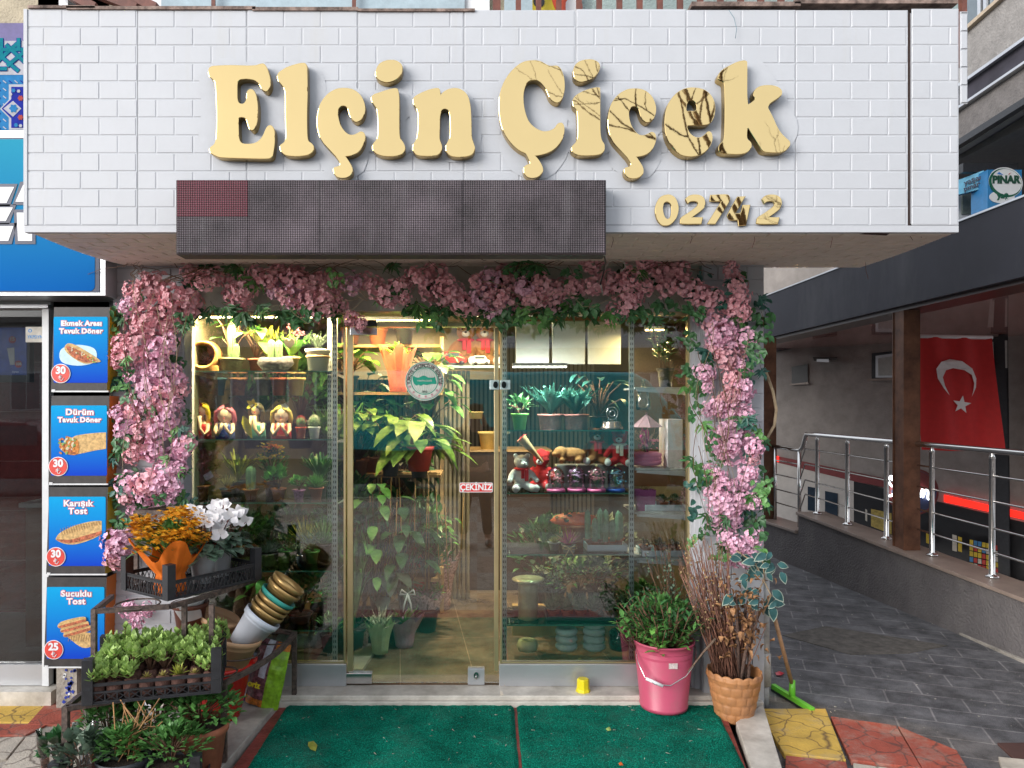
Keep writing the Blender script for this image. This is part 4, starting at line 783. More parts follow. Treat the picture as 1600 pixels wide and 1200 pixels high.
for px0, px1, ins_, top in ((1412, 1438, .03, 2.47), (1192, 1213, .02, 2.47)):
    d = wd(px0, ins_); d = d; w = (px1-px0)/F*d; x = XP(px0, d); mb = MB(); zb = cz(d) if px0 > 1250 else .30
    mb.box(x, x+w, d-DG, d-DG+.012, zb, top); mb.box(x, x+w, d-DG+.16, d-DG+.172, zb, top); mb.box(x+w*.36, x+w*.36+.012, d-DG+.012, d-DG+.16, zb, top)
    mb.box(x+.008, x+w*.36, d-DG+.013, d-DG+.159, zb, top); mb.box(x+w*.4, x+w-.008, d-DG+.013, d-DG+.159, zb, top)
    mb.build('post', brown_post, cp)
# far wall of the arcade
def wpt(px, py, off=0):
    t = (px-CX)/F; s = (12*t-4.75)/(2.31+2.5*t); d = 12-2.5*s-off; return Vector((t*d, d-DG, CH+(CY-py)/F*d))
def wq(mb, pts, m, off, th=.03):
    a = [wpt(x, y, off) for x, y in pts]; b = [wpt(x, y, off-th) for x, y in pts]; k = len(a); mb.add(a+b, [tuple(range(k))]+[(i, (i+1) % k, (i+1) % k+k, i+k) for i in range(k)], m)
ar = thing('arcade_building', 'taupe arcade wall with small windows, red strip and dark shop below the canopy', 'building', tuple(wpt(1400, 700)))
mb = MB(); wq(mb, [(1130,400),(1900,400),(1900,1100),(1130,1100)], 0, 0, .15); mb.build('wall', taupe, ar)
def wpart(name, pts, m, off=.03, th=.03): mb = MB(); wq(mb, pts, 0, off, th-.004); return mb.build(name, m, ar)
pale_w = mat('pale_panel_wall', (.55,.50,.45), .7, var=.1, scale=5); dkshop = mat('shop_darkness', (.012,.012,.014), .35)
wpart('top_beam', [(1200,540),(1332,524),(1332,528),(1200,552)], black_pl)
wpart('pale_wall', [(1212,722),(1334,752),(1334,860),(1212,850)], pale_w)
wpart('red_stripe', [(1212,712),(1385,748),(1385,762),(1334,752),(1212,722)], mat('dull_red_stripe', (.20,.03,.03), .5), .035)
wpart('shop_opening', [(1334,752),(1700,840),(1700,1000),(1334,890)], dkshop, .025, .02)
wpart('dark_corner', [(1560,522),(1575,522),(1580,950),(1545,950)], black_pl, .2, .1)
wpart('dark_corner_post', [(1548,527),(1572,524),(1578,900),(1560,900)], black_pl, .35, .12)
gl_l = mat('lit_window_grey', (.42,.43,.40), .4, var=.1)
for pts, fr in (([(1368,556),(1398,552),(1398,590),(1368,590)], 3),):
    wpart('window_recess', [(1362,552),(1402,548),(1402,594),(1362,592)], black_pl); o = wpart('window', pts, alu, .045); 
    mb = MB(); wq(mb, [(1372,560),(1398,556),(1398,586),(1372,587)], 0, .06, .012); mb.build('window_glass', gl_l, ar)
    wpart('sill', [(1355,592),(1402,590),(1402,594),(1355,595)], granite, .09)
wpart('window_recess', [(1237,573),(1262,569),(1262,598),(1237,600)], dkshop); wpart('sill', [(1234,600),(1263,597),(1263,600),(1234,602)], granite, .08)
mb = MB(); wq(mb, [(1270,558),(1308,558),(1308,562),(1272,564)], 0, .3, .3); wq(mb, [(1276,561),(1295,561),(1295,566),(1276,565)], 1, .32, .2); mb.build('wall_bracket', [mat('dark_bracket_metal', (.05,.045,.04), .6), alu], ar)
for pts in ([(1262,760),(1278,763),(1278,800),(1262,797)], [(1289,767),(1309,771),(1309,815),(1289,808)]):
    wpart('shop_window', pts, mat('navy_glass', (.025,.04,.06), .2), .04)
wpart('yellow_poster', [(1361,795),(1393,802),(1393,835),(1361,822)], mat('yellow_poster_print', (.45,.33,.08), .5, var=.3, scale=30), .045)
wpart('slit_window', [(1543,535),(1552,534),(1554,575),(1547,576)], gl_l, .40); wpart('slit_window', [(1570,532),(1574,532),(1574,575),(1571,575)], gl_l, .40)
redl = mat('red_light', (.8,.02,.01), .4, emit=(1,.015,.008,.75))
for i, pts in enumerate(([(1475,773),(1562,793),(1562,803),(1475,784)], [(1570,794),(1700,823),(1700,834),(1570,805)], [(1213,712),(1217,713),(1217,722),(1213,721)])):
    mb = MB(); wq(mb, pts, 0, .05, .015); single(mb.build('red_strip_light', redl), ['long glowing red strip light over the dark shop right of the round sign', 'glowing red strip light cut off by the right edge', 'short glowing red light at the far left end of the dull stripe'][i], 'strip light')
rg = random.Random(5); gm = [mat('goods_yellow', (.6,.42,.03), .5), mat('goods_red', (.5,.04,.03), .5), mat('goods_blue', (.05,.2,.4), .5), mat('goods_white', (.55,.5,.42), .5)]
sh_ = thing('goods_rack', 'bright packets on a rack in the dark shop behind the railing', 'rack', tuple(wpt(1535, 890, .2)))
for r in range(5):
    for c in range(7):
        x, y = 1515+c*6.5, 843+r*9+c*1.4; mb = MB(); wq(mb, [(x,y),(x+5.5,y+1),(x+5.5,y+8.5),(x,y+7.5)], 0, .25, .1); mb.build('packet', rg.choice(gm+gm[:1]), sh_)
for r in range(3): mb = MB(); wq(mb, [(1512,850+r*15),(1562,861+r*15),(1562,863+r*15),(1512,852+r*15)], 0, .22, .2); mb.build('rack_shelf', black_pl, sh_)
sh2 = thing('poster_stand', 'narrow lit price posters in the dark shop between the railing posts', 'poster', tuple(wpt(1490, 860, .2)))
for x, y, w, h, c in ((1488,835,7,27,3),(1497,838,6,25,0),(1447,833,5,17,0),(1452,836,4,17,3),(1352,795,3,20,3),(1430,822,4,22,0)): mb = MB(); wq(mb, [(x,y),(x+w,y+2),(x+w,y+h),(x,y+h-2)], 0, .2, .02); mb.build('poster', gm[c], sh2)
# round neon sign
c = wpt(1426, 768, .5); t = thing('round_neon_sign', 'round dark sign with white glowing handwriting behind the brown post', 'sign', tuple(c))
k = (c.y+DG)/F; mb = MB(); mb.mesh(flat([circle(0,0,38*k,40,36*k)], .03), 0, at(c.x, c.y, c.z)); mb.build('disc', mat('sign_navy', (.02,.03,.09), .4), t)
mb = MB(); mb.mesh(flat([circle(0,0,38.5*k,40,36.5*k), circle(0,0,35.5*k,40,33.5*k)], .035), 0, at(c.x, c.y, c.z)); mb.mesh(flat([[(35*k*math.cos(a), 33*k*math.sin(a)) for a in [R(5+170*i/20) for i in range(21)]]], .031), 0, at(c.x, c.y, c.z)); mb.build('ring', mat('sign_dull_red', (.16,.02,.02), .5), t)
neon = mat('white_neon', (1,1,1), .4, emit=(.9,.95,1,3))
def nline(pts, r=1.2): mb = MB(); mb.tube([P(x, y, c.y+DG-.06) for x, y in catmull([pts[0]]+list(pts)+[pts[-1]], 4)[:-5]], r*k, 6); mb.build('neon_letter', neon, t)
nline([(1395,752),(1393,744),(1389,749),(1391,757),(1397,762),(1397,770),(1391,775),(1385,772)], 1.5); nline([(1400,760),(1403,770),(1408,772)])
nline([(1434,756),(1437,755)], 1.3); nline([(1434,762),(1434,772),(1437,777),(1440,768),(1442,765)]); nline([(1441,764),(1442,777),(1446,766),(1450,768),(1450,779),(1455,781)])
# flag
t = thing('national_flag', 'red flag with white crescent and star hanging under the canopy', 'flag', tuple(P(1496, 530, 7.6))); DFl = 7.6
def fl(u, v): # u 0..1 left-right, v 0..1 top-bottom, picture corners
    x = (1427+(1548-1427)*u)*(1-v)+(1443+(1566-1443)*u)*v; y = (526+(529-526)*u)*(1-v)+(703+(707-703)*u)*v
    p = P(x, y, DFl); p.y += .035*math.sin(u*9+v*2)*v+.02*math.sin(u*17); return p
mb = MB(); n = 30; mb.add([fl(i/n, j/n) for j in range(n+1) for i in range(n+1)], [(j*(n+1)+i, j*(n+1)+i+1, (j+1)*(n+1)+i+1, (j+1)*(n+1)+i) for j in range(n) for i in range(n)], 0, True)
fr_ = mat('flag_red', (.55,.02,.02), .7, var=.06, trans=.15); fw = mat('flag_white', (.75,.72,.72), .7, var=.04)
o = mb.build('cloth', fr_, t)
def onflag(pl, name):
    me = flat([pl], 0); mb = MB()
    for poly in me.polygons: 
        vs = [];
        for i in poly.vertices:
            x, y = me.vertices[i].co.x, me.vertices[i].co.y; v = (y-527)/178; u = (x-(1427+16*v))/121; q = fl(u, v); q.y -= .02; vs.append(q)
        mb.add(vs, [tuple(range(len(vs)))])
    mb.build(name, fw, t)
outer = [(1480,618),(1470,607),(1462,592),(1460,577),(1467,566),(1483,561),(1500,564),(1516,575),(1525,590),(1524,604),(1515,619)]
inner = [(1518,610),(1520,598),(1515,585),(1503,578),(1488,575),(1475,579),(1469,590),(1472,603)]
onflag(catmull(outer+[outer[-1]]+inner[0:0]+[(1515,619)], 3)[:-1]+catmull(inner, 3)[:-6], 'crescent') if 0 else onflag(outer+inner, 'crescent')
st = []
for i in range(10): a = -PI/2+.12+i*PI/5; r = 14.5 if i % 2 == 0 else 5.8; st.append((1500+r*math.cos(a), 632+r*math.sin(a)))
onflag(st, 'star')
mb = MB(); mb.tube([P(1425,525,DFl), P(1550,527.5,DFl)], .02, 8); mb.build('flag_rod', white_pl, t)
struct(MB().box(3.75, 14, -2.5, 9, -.9, -.6).build('arcade_floor', mat('arcade_floor', (.35,.32,.30), .4)))
# building over the alley
sd = thing('apartment_block', 'grey stucco apartment block above the alley canopy at the right edge', 'building', (6, 3, 3.1))
def xq(name, pts, X, m, th=.2):
    a = [P(x, y, X*F/(x-CX)) for x, y in pts]; b = [v+Vector((th, 0, 0)) for v in a]; k = len(a); mb = MB()
    mb.add(a+b, [tuple(range(k)), tuple(range(k, 2*k))[::-1]]+[(i, i+k, (i+1) % k+k, (i+1) % k) for i in range(k)]); return mb.build(name, m, sd)
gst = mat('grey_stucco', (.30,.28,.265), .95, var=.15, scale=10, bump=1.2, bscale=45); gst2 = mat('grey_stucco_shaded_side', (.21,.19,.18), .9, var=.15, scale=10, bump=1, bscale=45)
def sl_(y0, y1): return lambda x: y0+(y1-y0)*(x-1490)/(1600-1490)
L1, L2, L3, L4, L5 = sl_(63,-35), sl_(140,62), sl_(170,95), sl_(222,152), sl_(232,163)
xs_ = [1455, 1490, 1550, 1600, 1800]
def band(name, f, g, X, m, th=.2, x0=1440, x1=1900): return xq(name, [(x0,f(x0)),(x1,f(x1)),(x1,g(x1)),(x0,g(x0))], X, m, th)
band('upper_glass', sl_(-220,-500), L1, 5.15, dkglass); band('window_sill', lambda x: L1(x)-6, L1, 4.95, mat('tan_sill', (.45,.36,.26), .6), .3)
for x in (1527, 1536): xq('window_mullion', [(x,-30),(x+5,-30),(x+5,30),(x,34)], 5.12, alu, .02)
band('stucco_wall', L1, lambda x: L2(x)-3, 5.0, gst, 2.6); band('white_pipe', lambda x: L2(x)-5, L2, 4.96, alu, .04)
band('awning_band', L2, L3, 5.02, mat('dark_awning', (.05,.045,.06), .8, var=.25, scale=3), .1); band('thin_trim', lambda x: L3(x), lambda x: L3(x)+4, 4.98, alu, .06)
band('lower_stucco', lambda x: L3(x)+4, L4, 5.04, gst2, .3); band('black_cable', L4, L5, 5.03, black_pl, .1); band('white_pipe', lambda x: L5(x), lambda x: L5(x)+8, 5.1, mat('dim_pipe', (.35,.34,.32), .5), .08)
zz = P(1550, L5(1550), 5.0*F/805).z
MB().box(5.35, 9.5, .5, 9, zz, zz+.1).build('underside', mat('smooth_grey_render', (.30,.285,.27), .9, var=.08), sd)
MB().box(6.4, 9.5, 3.6, 3.8, 2.7, zz-.001).build('recessed_wall', mat('recess_wall', (.26,.245,.23), .9, var=.1), sd)
MB().box(XP(1500,7.6), XP(1585,7.6), 3.2, 3.27, ZP(271,7.6), ZP(257,7.6)).build('dark_beam', black_pl, sd)
MB().box(XP(1120,13), 9.5, 8.7, 8.9, 2.6, 5.5).build('far_wall', mat('far_pale_wall', (.35,.37,.40), .9), sd)
for x0, x1, y0, y1, d in ((1203,1292,400,470,12.5), (1497,1543,286,345,7.9)):
    MB().box(XP(x0,d), XP(x1,d), d-DG, d-DG+.06, ZP(y1,d), ZP(y0,d)).build('window_frame', white_fr, sd); MB().box(XP(x0+5,d), XP(x1-5,d), d-DG-.02, d-DG-.001, ZP(y1-10,d), ZP(y0+4,d)).build('window_glass', dkglass if x0 < 1300 else mat('pale_inner_glass', (.22,.25,.22), .3, var=.2), sd)
pb = mat('dairy_blue', (.02,.20,.45), .4); 
d = 7.4; t = thing('dairy_sign', 'square blue dairy sign with an oval white badge beyond the signboard', 'sign', tuple(P(1570, 318, d)))
MB().box(XP(1543,d), XP(1597,d), d-DG, d-DG+.25, ZP(335,d), ZP(265,d)).build('sign_box', pb, t, .004)
mb = MB(); k = d/F
mb.mesh(flat([circle(0,0,27*k,40,23*k)], .001), 0, at(XP(1571,d), d-DG-.003, ZP(285,d), 0, 1, 1, -.35)); mb.mesh(flat([circle(0,0,26*k,40,22*k), circle(1.5*k,2*k,24*k,40,20*k)], .001), 1, at(XP(1570,d), d-DG-.0065, ZP(286,d), 0, 1, 1, -.35))
mb.mesh(flat([circle(0,0,20*k,30,10*k)], .001), 0, at(XP(1565,d), d-DG-.005, ZP(308,d)))
mb.mesh(text('PINAR', 16*k, .001, .006), 2, at(XP(1571,d), d-DG-.009, ZP(281.5,d), 0, .95)); mb.mesh(flat([[(0,0),(4*k,4*k),(0,2*k)]], .001), 3, at(XP(1575,d), d-DG-.009, ZP(274,d))); mb.mesh(flat([[(0,0),(10*k,-2*k),(3*k,3*k)]], .001), 4, at(XP(1557,d), d-DG-.009, ZP(272,d)))
mb.mesh(text('yaş', 12*k, .001, .006), 1, at(XP(1566,d), d-DG-.009, ZP(306,d)))
mb.build('emblem', [white_pl, mat('emblem_green', (.0,.10,.05), .4), mat('emblem_dark_green', (.01,.07,.04), .4), mat('emblem_red', (.5,.02,.02), .4), mat('emblem_blue', (.03,.2,.6), .4)], t)
t = thing('freezer_sign', 'slanted light-blue strip sign reading a dairy slogan beside the square dairy sign', 'sign', tuple(P(1515, 295, 7.5)))
mb = MB(); a, b = P(1490,284,7.7), P(1537,266,7.5); a2, b2 = P(1490,306,7.7), P(1537,294,7.5); dv = Vector((0,.12,0)); mb.add([a,b,b2,a2,a+dv,b+dv,b2+dv,a2+dv], [(0,1,2,3),(0,4,5,1),(1,5,6,2),(2,6,7,3),(3,7,4,0)]); mb.build('sign_box', mat('light_blue_print', (.12,.42,.62), .4), t)
mb = MB(); nrm = (b-a).normalized(); ang = math.atan2((b-a).y, (b-a).x)
for s_, px, py, sz in (('yaşam', 1519, 282, .075), ('pınarım', 1520, 291, .07)): mb.mesh(text(s_, sz, .001, .002), 0, at(XP(px,7.58), 7.58-DG-.04, ZP(py,7.58), ang, 1, 1, .2))
mb.build('lettering', navy, t)
# drain pipe, far end of alley
t = thing('drain_pipe', 'pale upright drain pipe at the right corner of the shop', 'pipe', (BR+.03, -.05, ZG))
mb = MB(); mb.tube([(BR+.028,-.06,ZG+.12),(BR+.028,-.06,.75)], .026, 12); mb.lathe([(.03,ZG+.12),(.034,ZG+.12),(.034,ZG+.30),(.027,ZG+.31)], 14, 0, Matrix.Translation((BR+.028,-.06,0))); mb.tube([(BR+.03,-.06,ZG),(BR+.03,-.06,ZG+.121)], .022, 12); mb.build('pipe', mat('old_white_pipe', (.42,.41,.39), .6, var=.2), t)
t = thing('hanging_cable', 'bent brown cable hanging off the right corner of the shop', 'cable', (BR+.02, -.1, 1.1))
mb = MB(); mb.tube([P(x,y,4.25) for x, y in ((1194,575),(1200,590),(1208,612),(1213,640),(1210,665),(1201,680),(1194,698))], .009, 8); mb.build('cable', tanvine, t)
# ================================================================ flower garland
pinks = [mat('pink_petal', (.88,.37,.43), .7, var=.12, scale=30, trans=.1, tint=(.97,.58,.63), rnd=.1), mat('lilac_pink_petal', (.84,.40,.56), .7, var=.12, scale=30, trans=.1, tint=(.95,.63,.76), rnd=.1)]
def blossom_mesh(seed, m):
    rg = random.Random(seed); mb = MB(); nf = 46
    for i in range(nf):
        z = 1-2*(i+.5)/nf; a = i*2.39996+rg.uniform(-.3,.3); r = math.sqrt(1-z*z); n_ = Vector((r*math.cos(a), -abs(r*math.sin(a))*.9 if rg.random() < .7 else r*math.sin(a), z)).normalized()
        c = n_*rg.uniform(.45, 1.08); c.y *= .7; t = n_.orthogonal().normalized(); b = n_.cross(t); fz = rg.uniform(.20, .32); a0 = rg.uniform(0, 6.3)
        for p in range(5):
            q = a0+p*2*PI/5; dr = (t*math.cos(q)+b*math.sin(q))+n_*rg.uniform(.25,.85); mb.leaf(c, dr, fz*rg.uniform(.85,1.15), fz*rg.uniform(1.0,1.3), 0, rg.uniform(-.15,.25), rg.uniform(-.3,.5), 3, n_)
    o = mb.build('blossom_proto', m, None); me = o.data; bpy.data.objects.remove(o); return me
BM = [[blossom_mesh(10+i, pinks[k]) for i in range(6)] for k in range(2)]
def spray_mesh(kind, seed, m):
    rg = random.Random(seed); mb = MB()
    if kind == 'lance':
        for i in range(16):
            a = rg.uniform(-1.4, 1.4); d = Vector((math.sin(a), -rg.uniform(.1,.7), -math.cos(a)*rg.uniform(.5,1))); mb.leaf(rv(.25), d, rg.uniform(.7,1.1), rg.uniform(.17,.26), 0, .2, rg.uniform(0,.4), 3, (0,-1,.2))
    elif kind == 'heart':
        for i in range(11):
            p = Vector((rg.uniform(-.7,.7), rg.uniform(-.3,.2), rg.uniform(-.6,.6))); a = rg.uniform(0, 6.3); d = Vector((math.sin(a), -.4, -abs(math.cos(a)))); mb.leaf(p, d, rg.uniform(.5,.75), rg.uniform(.3,.42), 0, .18, rg.uniform(.1,.5), 4, (0,-1,.3))
    mb.tube([(0,0,.6),(.05,.02,.1),(-.05,0,-.5)], .02, 4, 1)
    o = mb.build('spray_proto', [m, vine], None); me = o.data; bpy.data.objects.remove(o); return me
SM = {}
for k in ('lance', 'heart'):
    for j, m in enumerate((green_d, green_m, green_t, green_b)): SM[k, j] = [spray_mesh(k, 50+s+j*7, m) for s in range(3)]
LC = [(222,465,24),(204,478,18),(246,448,22),(268,462,24),(288,478,26),(298,428,16),(318,440,18),(335,432,16),(300,470,20),(262,492,20),(228,497,22),(214,512,20),(250,512,22),(270,505,18),(222,535,24),(245,548,22),(265,535,18),(205,552,20),(190,540,16),(186,560,16),(225,570,20),(250,575,20),(268,588,22),(210,590,14),(236,598,24),(262,610,22),(285,608,14),(228,622,22),(252,625,22),(275,632,12),(205,640,20),(235,650,25),(262,655,22),(185,645,12),(198,672,20),(220,680,22),(245,678,22),(262,672,16),(225,700,22),(240,705,18),(208,712,14),(285,700,20),(296,690,16),(275,715,20),(262,735,20),(282,732,14),(205,758,20),(228,755,24),(252,760,22),(272,762,18),(232,775,20),(255,778,22),(200,775,14),(208,795,10),(175,845,20),(190,855,22),(180,870,20),(198,838,14),(205,952,16),(230,955,12),(215,975,12),(232,440,16),(205,455,14)]
TC = [(365,442,16),(382,455,20),(375,470,18),(358,460,14),(400,430,16),(418,438,18),(435,425,16),(452,430,22),(470,438,20),(487,445,18),(500,440,18),(520,440,18),(512,455,16),(430,455,16),(448,462,16),(465,465,20),(485,468,20),(505,462,20),(520,460,14),(475,482,16),(495,485,18),(515,480,18),(535,478,12),(552,445,18),(570,440,16),(585,450,18),(600,460,18),(620,450,18),(635,445,14),(610,470,16),(630,465,12),(550,495,14),(562,505,12),(645,430,14),(660,435,18),(680,430,20),(695,445,18),(668,452,18),(690,462,20),(712,455,16),(722,475,18),(735,480,16),(750,465,18),(762,452,16),(745,440,14),(765,435,18),(785,430,18),(800,440,18),(780,465,20),(800,465,20),(770,490,14),(790,478,16),(820,450,20),(815,470,18),(840,445,20),(835,465,20),(860,455,20),(858,475,18),(880,450,18),(895,448,16),(905,452,14),(912,410,10),(925,415,16),(938,408,10),(928,445,18),(945,440,20),(965,448,20),(985,430,18),(988,460,20),(985,470,16),(1010,410,18),(1028,420,18),(1045,430,20),(1055,412,16),(1065,425,16),(1040,450,18),(1060,445,18),(1012,448,14),(1080,450,18),(960,490,16),(950,497,10),(975,488,14)]
RC = [(1095,455,14),(1100,470,20),(1118,468,16),(1142,410,10),(1140,425,14),(1148,445,18),(1155,465,18),(1150,480,18),(1135,480,14),(1100,495,16),(1115,505,18),(1130,520,20),(1145,505,14),(1162,490,14),(1120,530,18),(1140,535,18),(1118,548,16),(1165,530,18),(1160,545,16),(1135,560,18),(1150,570,18),(1165,580,12),(1100,580,16),(1110,590,12),(1145,590,18),(1155,605,18),(1140,615,14),(1165,615,16),(1105,605,10),(1120,635,18),(1108,640,14),(1130,630,16),(1150,640,18),(1160,625,16),(1165,650,14),(1145,655,14),(1130,675,18),(1150,680,18),(1120,690,18),(1140,695,20),(1170,690,16),(1178,700,16),(1125,705,14),(1160,665,14),(1175,715,12),(1145,715,16),(1168,740,16),(1105,735,10),(1120,745,16),(1130,760,18),(1160,755,16),(1110,770,14),(1125,785,20),(1140,790,20),(1155,785,16),(1175,785,14),(1130,800,16),(1145,810,16),(1120,812,14),(1135,840,14),(1150,850,16),(1165,855,18),(1178,840,16),(1155,868,18),(1170,875,14),(1140,875,12)]
def garland(label, cl, region, nspray, dbase, loc, seed, lilac):
    rg = random.Random(seed); random.seed(seed); g = thing('flower_garland', label, 'garland', loc, 'artificial blossom garlands around the storefront')
    def put(me, name, pos, s, rx, ry, rz):
        o = bpy.data.objects.new(name, me); COL.objects.link(o); o.parent = g; o.location = Vector(pos)-Vector(loc); o.scale = (s,)*3; o.rotation_euler = (rx, ry, rz); return o
    for x, y, r in cl:
        d = dbase+rg.uniform(-.05,.03); k = lilac(x, y); put(rg.choice(BM[1 if rg.random() < k else 0]), 'blossom_cluster', P(x+rg.uniform(-2,2), y+rg.uniform(-2,2), d), r*1.02*d/F, rg.uniform(-.5,.5), rg.uniform(0,6.3), rg.uniform(-.5,.5))
    for i in range(nspray):
        x, y, kind, j, s = region(rg); d = dbase+rg.uniform(.0,.07)-(.08 if rg.random() < .4 else 0)
        put(rg.choice(SM[kind, j]), 'leaf_spray', P(x, y, d), s, rg.uniform(-.3,.3), rg.uniform(-.8,.8), rg.uniform(-.5,.5))
    return g
def reg_left(rg):
    y = 440+rg.random()**.9*400; e = rg.random(); x = rg.uniform(178, 300) if y < 600 else rg.uniform(180, 290)
    if rg.random() < .55: x = rg.choice([rg.uniform(176,200), rg.uniform(270,305)])
    return x, y, rg.choice(['lance','heart','heart']), rg.choice([0,0,1,2,0]), rg.uniform(.045,.075)
def reg_top(rg):
    x = rg.uniform(300, 1110); q = rg.random(); y = rg.uniform(405, 440) if q < .22 else (rg.uniform(478, 500) if q < .78 else rg.uniform(430, 485))
    return x, y, 'lance' if x < 450 else rg.choice(['heart','heart','lance']), rg.choice([0,0,0,1,0]), rg.uniform(.055,.085)
def reg_right(rg):
    y = rg.uniform(420, 880); x = rg.choice([rg.uniform(1078,1105), rg.uniform(1165,1196), rg.uniform(1100,1170)])
    return x, y, rg.choice(['heart','heart','lance']), rg.choice([0,1,2,0]), rg.uniform(.05,.075)
gl_ = garland('pink blossom garland hanging down the left pillar, beside the menu boxes', LC, reg_left, 75, 4.13, tuple(P(235,640,4.13)), 1, lambda x, y: .1 if y < 560 else .75)
gt_ = garland('pink blossom garland running across the top under the signboard', TC, reg_top, 98, 4.14, tuple(P(700,450,4.14)), 2, lambda x, y: .1)
gr_ = garland('pink blossom garland hanging down the right pillar above the twigs', RC, reg_right, 80, 4.13, tuple(P(1140,640,4.13)), 3, lambda x, y: min(.9, max(.1, (y-450)/250)))
def vines(g, n, fn, m, seed, r=.0022):
    rg = random.Random(seed)
    for i in range(n):
        pts = fn(rg); mb = MB(); mb.tube(pts, [r*(1-.6*j/len(pts)) for j in range(len(pts))], 5); mb.build('vine', m, g)
def v_top(rg):
    x = rg.uniform(210, 1150); L = rg.uniform(60,170); y = rg.uniform(408, 435); s = rg.choice([-1,1]); h = rg.uniform(8,28); return [P(x+s*L*t, y-h*math.sin(PI*t)+rg.uniform(-3,3), 4.12-.08*math.sin(PI*t)) for t in [i/8 for i in range(9)]]
def v_mid(rg):
    x = rg.uniform(330, 1100); L = rg.uniform(60,160); y = rg.uniform(450, 490); s = rg.choice([-1,1]); return [P(x+s*L*t, y+14*math.sin(5*t+x)+rg.uniform(-3,3), 4.04) for t in [i/8 for i in range(9)]]
vines(gt_, 34, v_top, vine, 4); vines(gt_, 12, v_mid, tanvine, 5, .0018)
def v_l(rg):
    x = rg.uniform(195, 285); y = rg.uniform(440, 640); L = rg.uniform(80,230); return [P(x+12*math.sin(4*t+x), y+L*t, 4.03) for t in [i/8 for i in range(9)]]
vines(gl_, 10, v_l, tanvine, 6, .0018); vines(gl_, 8, v_l, vine, 8, .0025)
def curl(rg):
    x = rg.uniform(198, 222); y = rg.uniform(428, 445); return [P(x+4*math.sin(t*9+x), y-t*22+rg.uniform(-1,1), 4.05) for t in [i/8 for i in range(9)]]
vines(gl_, 6, curl, vine, 9)
def v_lt(rg):
    x = rg.uniform(235, 300); return [P(x+70*t, 440-(18+x%9)*t+rg.uniform(-2,2), 4.05) for t in [i/6 for i in range(7)]]
vines(gl_, 9, v_lt, vine, 10)
def v_r(rg):
    x = rg.uniform(1090, 1165); y = rg.uniform(500, 700); L = rg.uniform(80,220); return [P(x+14*math.sin(4*t+x), y+L*t, 4.03) for t in [i/8 for i in range(9)]]
vines(gr_, 16, v_r, vine, 11); vines(gr_, 6, v_r, tanvine, 12, .0018)
mb = MB(); mb.tube([P(x,y,4.02) for x,y in ((942,460),(938,440),(945,420),(952,408),(965,405),(976,410),(977,418),(970,424))], .004, 6); single(mb.build('white_cable', mat('grey_cable', (.4,.38,.35), .5)), 'loop of pale cable hanging over the blossoms under the display corner', 'cable')
mb = MB(); mb.tube([P(944,398,3.3), P(946,410,3.6), P(942,430,3.95), P(938,445,4.0)], .004, 6); single(mb.build('black_cable', black_pl), 'black cable dropping from the right corner of the LED display', 'cable')
# variegated ivy at the foot of the right garland
def ivy():
    rg = random.Random(20); iv = mat('ivy_blue_green', (.03,.11,.11), .6, var=.3, trans=.1); iw = mat('ivy_cream_edge', (.36,.42,.34), .5)
    t = thing('variegated_ivy', 'blue green artificial ivy with cream leaf edges at the corner above the woven pot', 'ivy', tuple(P(1190,910,4.0)))
    for i in range(42):
        x, y = rg.gauss(1186, 17), rg.uniform(862, 955); p = P(x, y, 4.0+rg.uniform(-.06,.06)); a = rg.uniform(-1.6,1.6); d = Vector((math.sin(a), -.3, -abs(math.cos(a))*.8)); L = rg.uniform(.045,.08)
        mb = MB(); mb.leaf(p+Vector((0,.0015,0)), d, L*1.08, L*.68, 1, .12, .3, 4, (0,-1,.3)); mb.leaf(p+Vector((0,-.001,.001)), d, L*.99, L*.58, 0, .12, .3, 4, (0,-1,.3)); mb.build('leaf', [iv, iw], t)
    mb = MB(); mb.tube([P(1150,860,4.05),P(1180,880,4.0),P(1205,930,4.0),P(1192,960,4.02)], .004, 5); mb.tube([P(1170,950,4.05),P(1195,905,4.02),P(1190,865,4.0)], .004, 5); mb.build('stem', tanvine, t)
ivy()
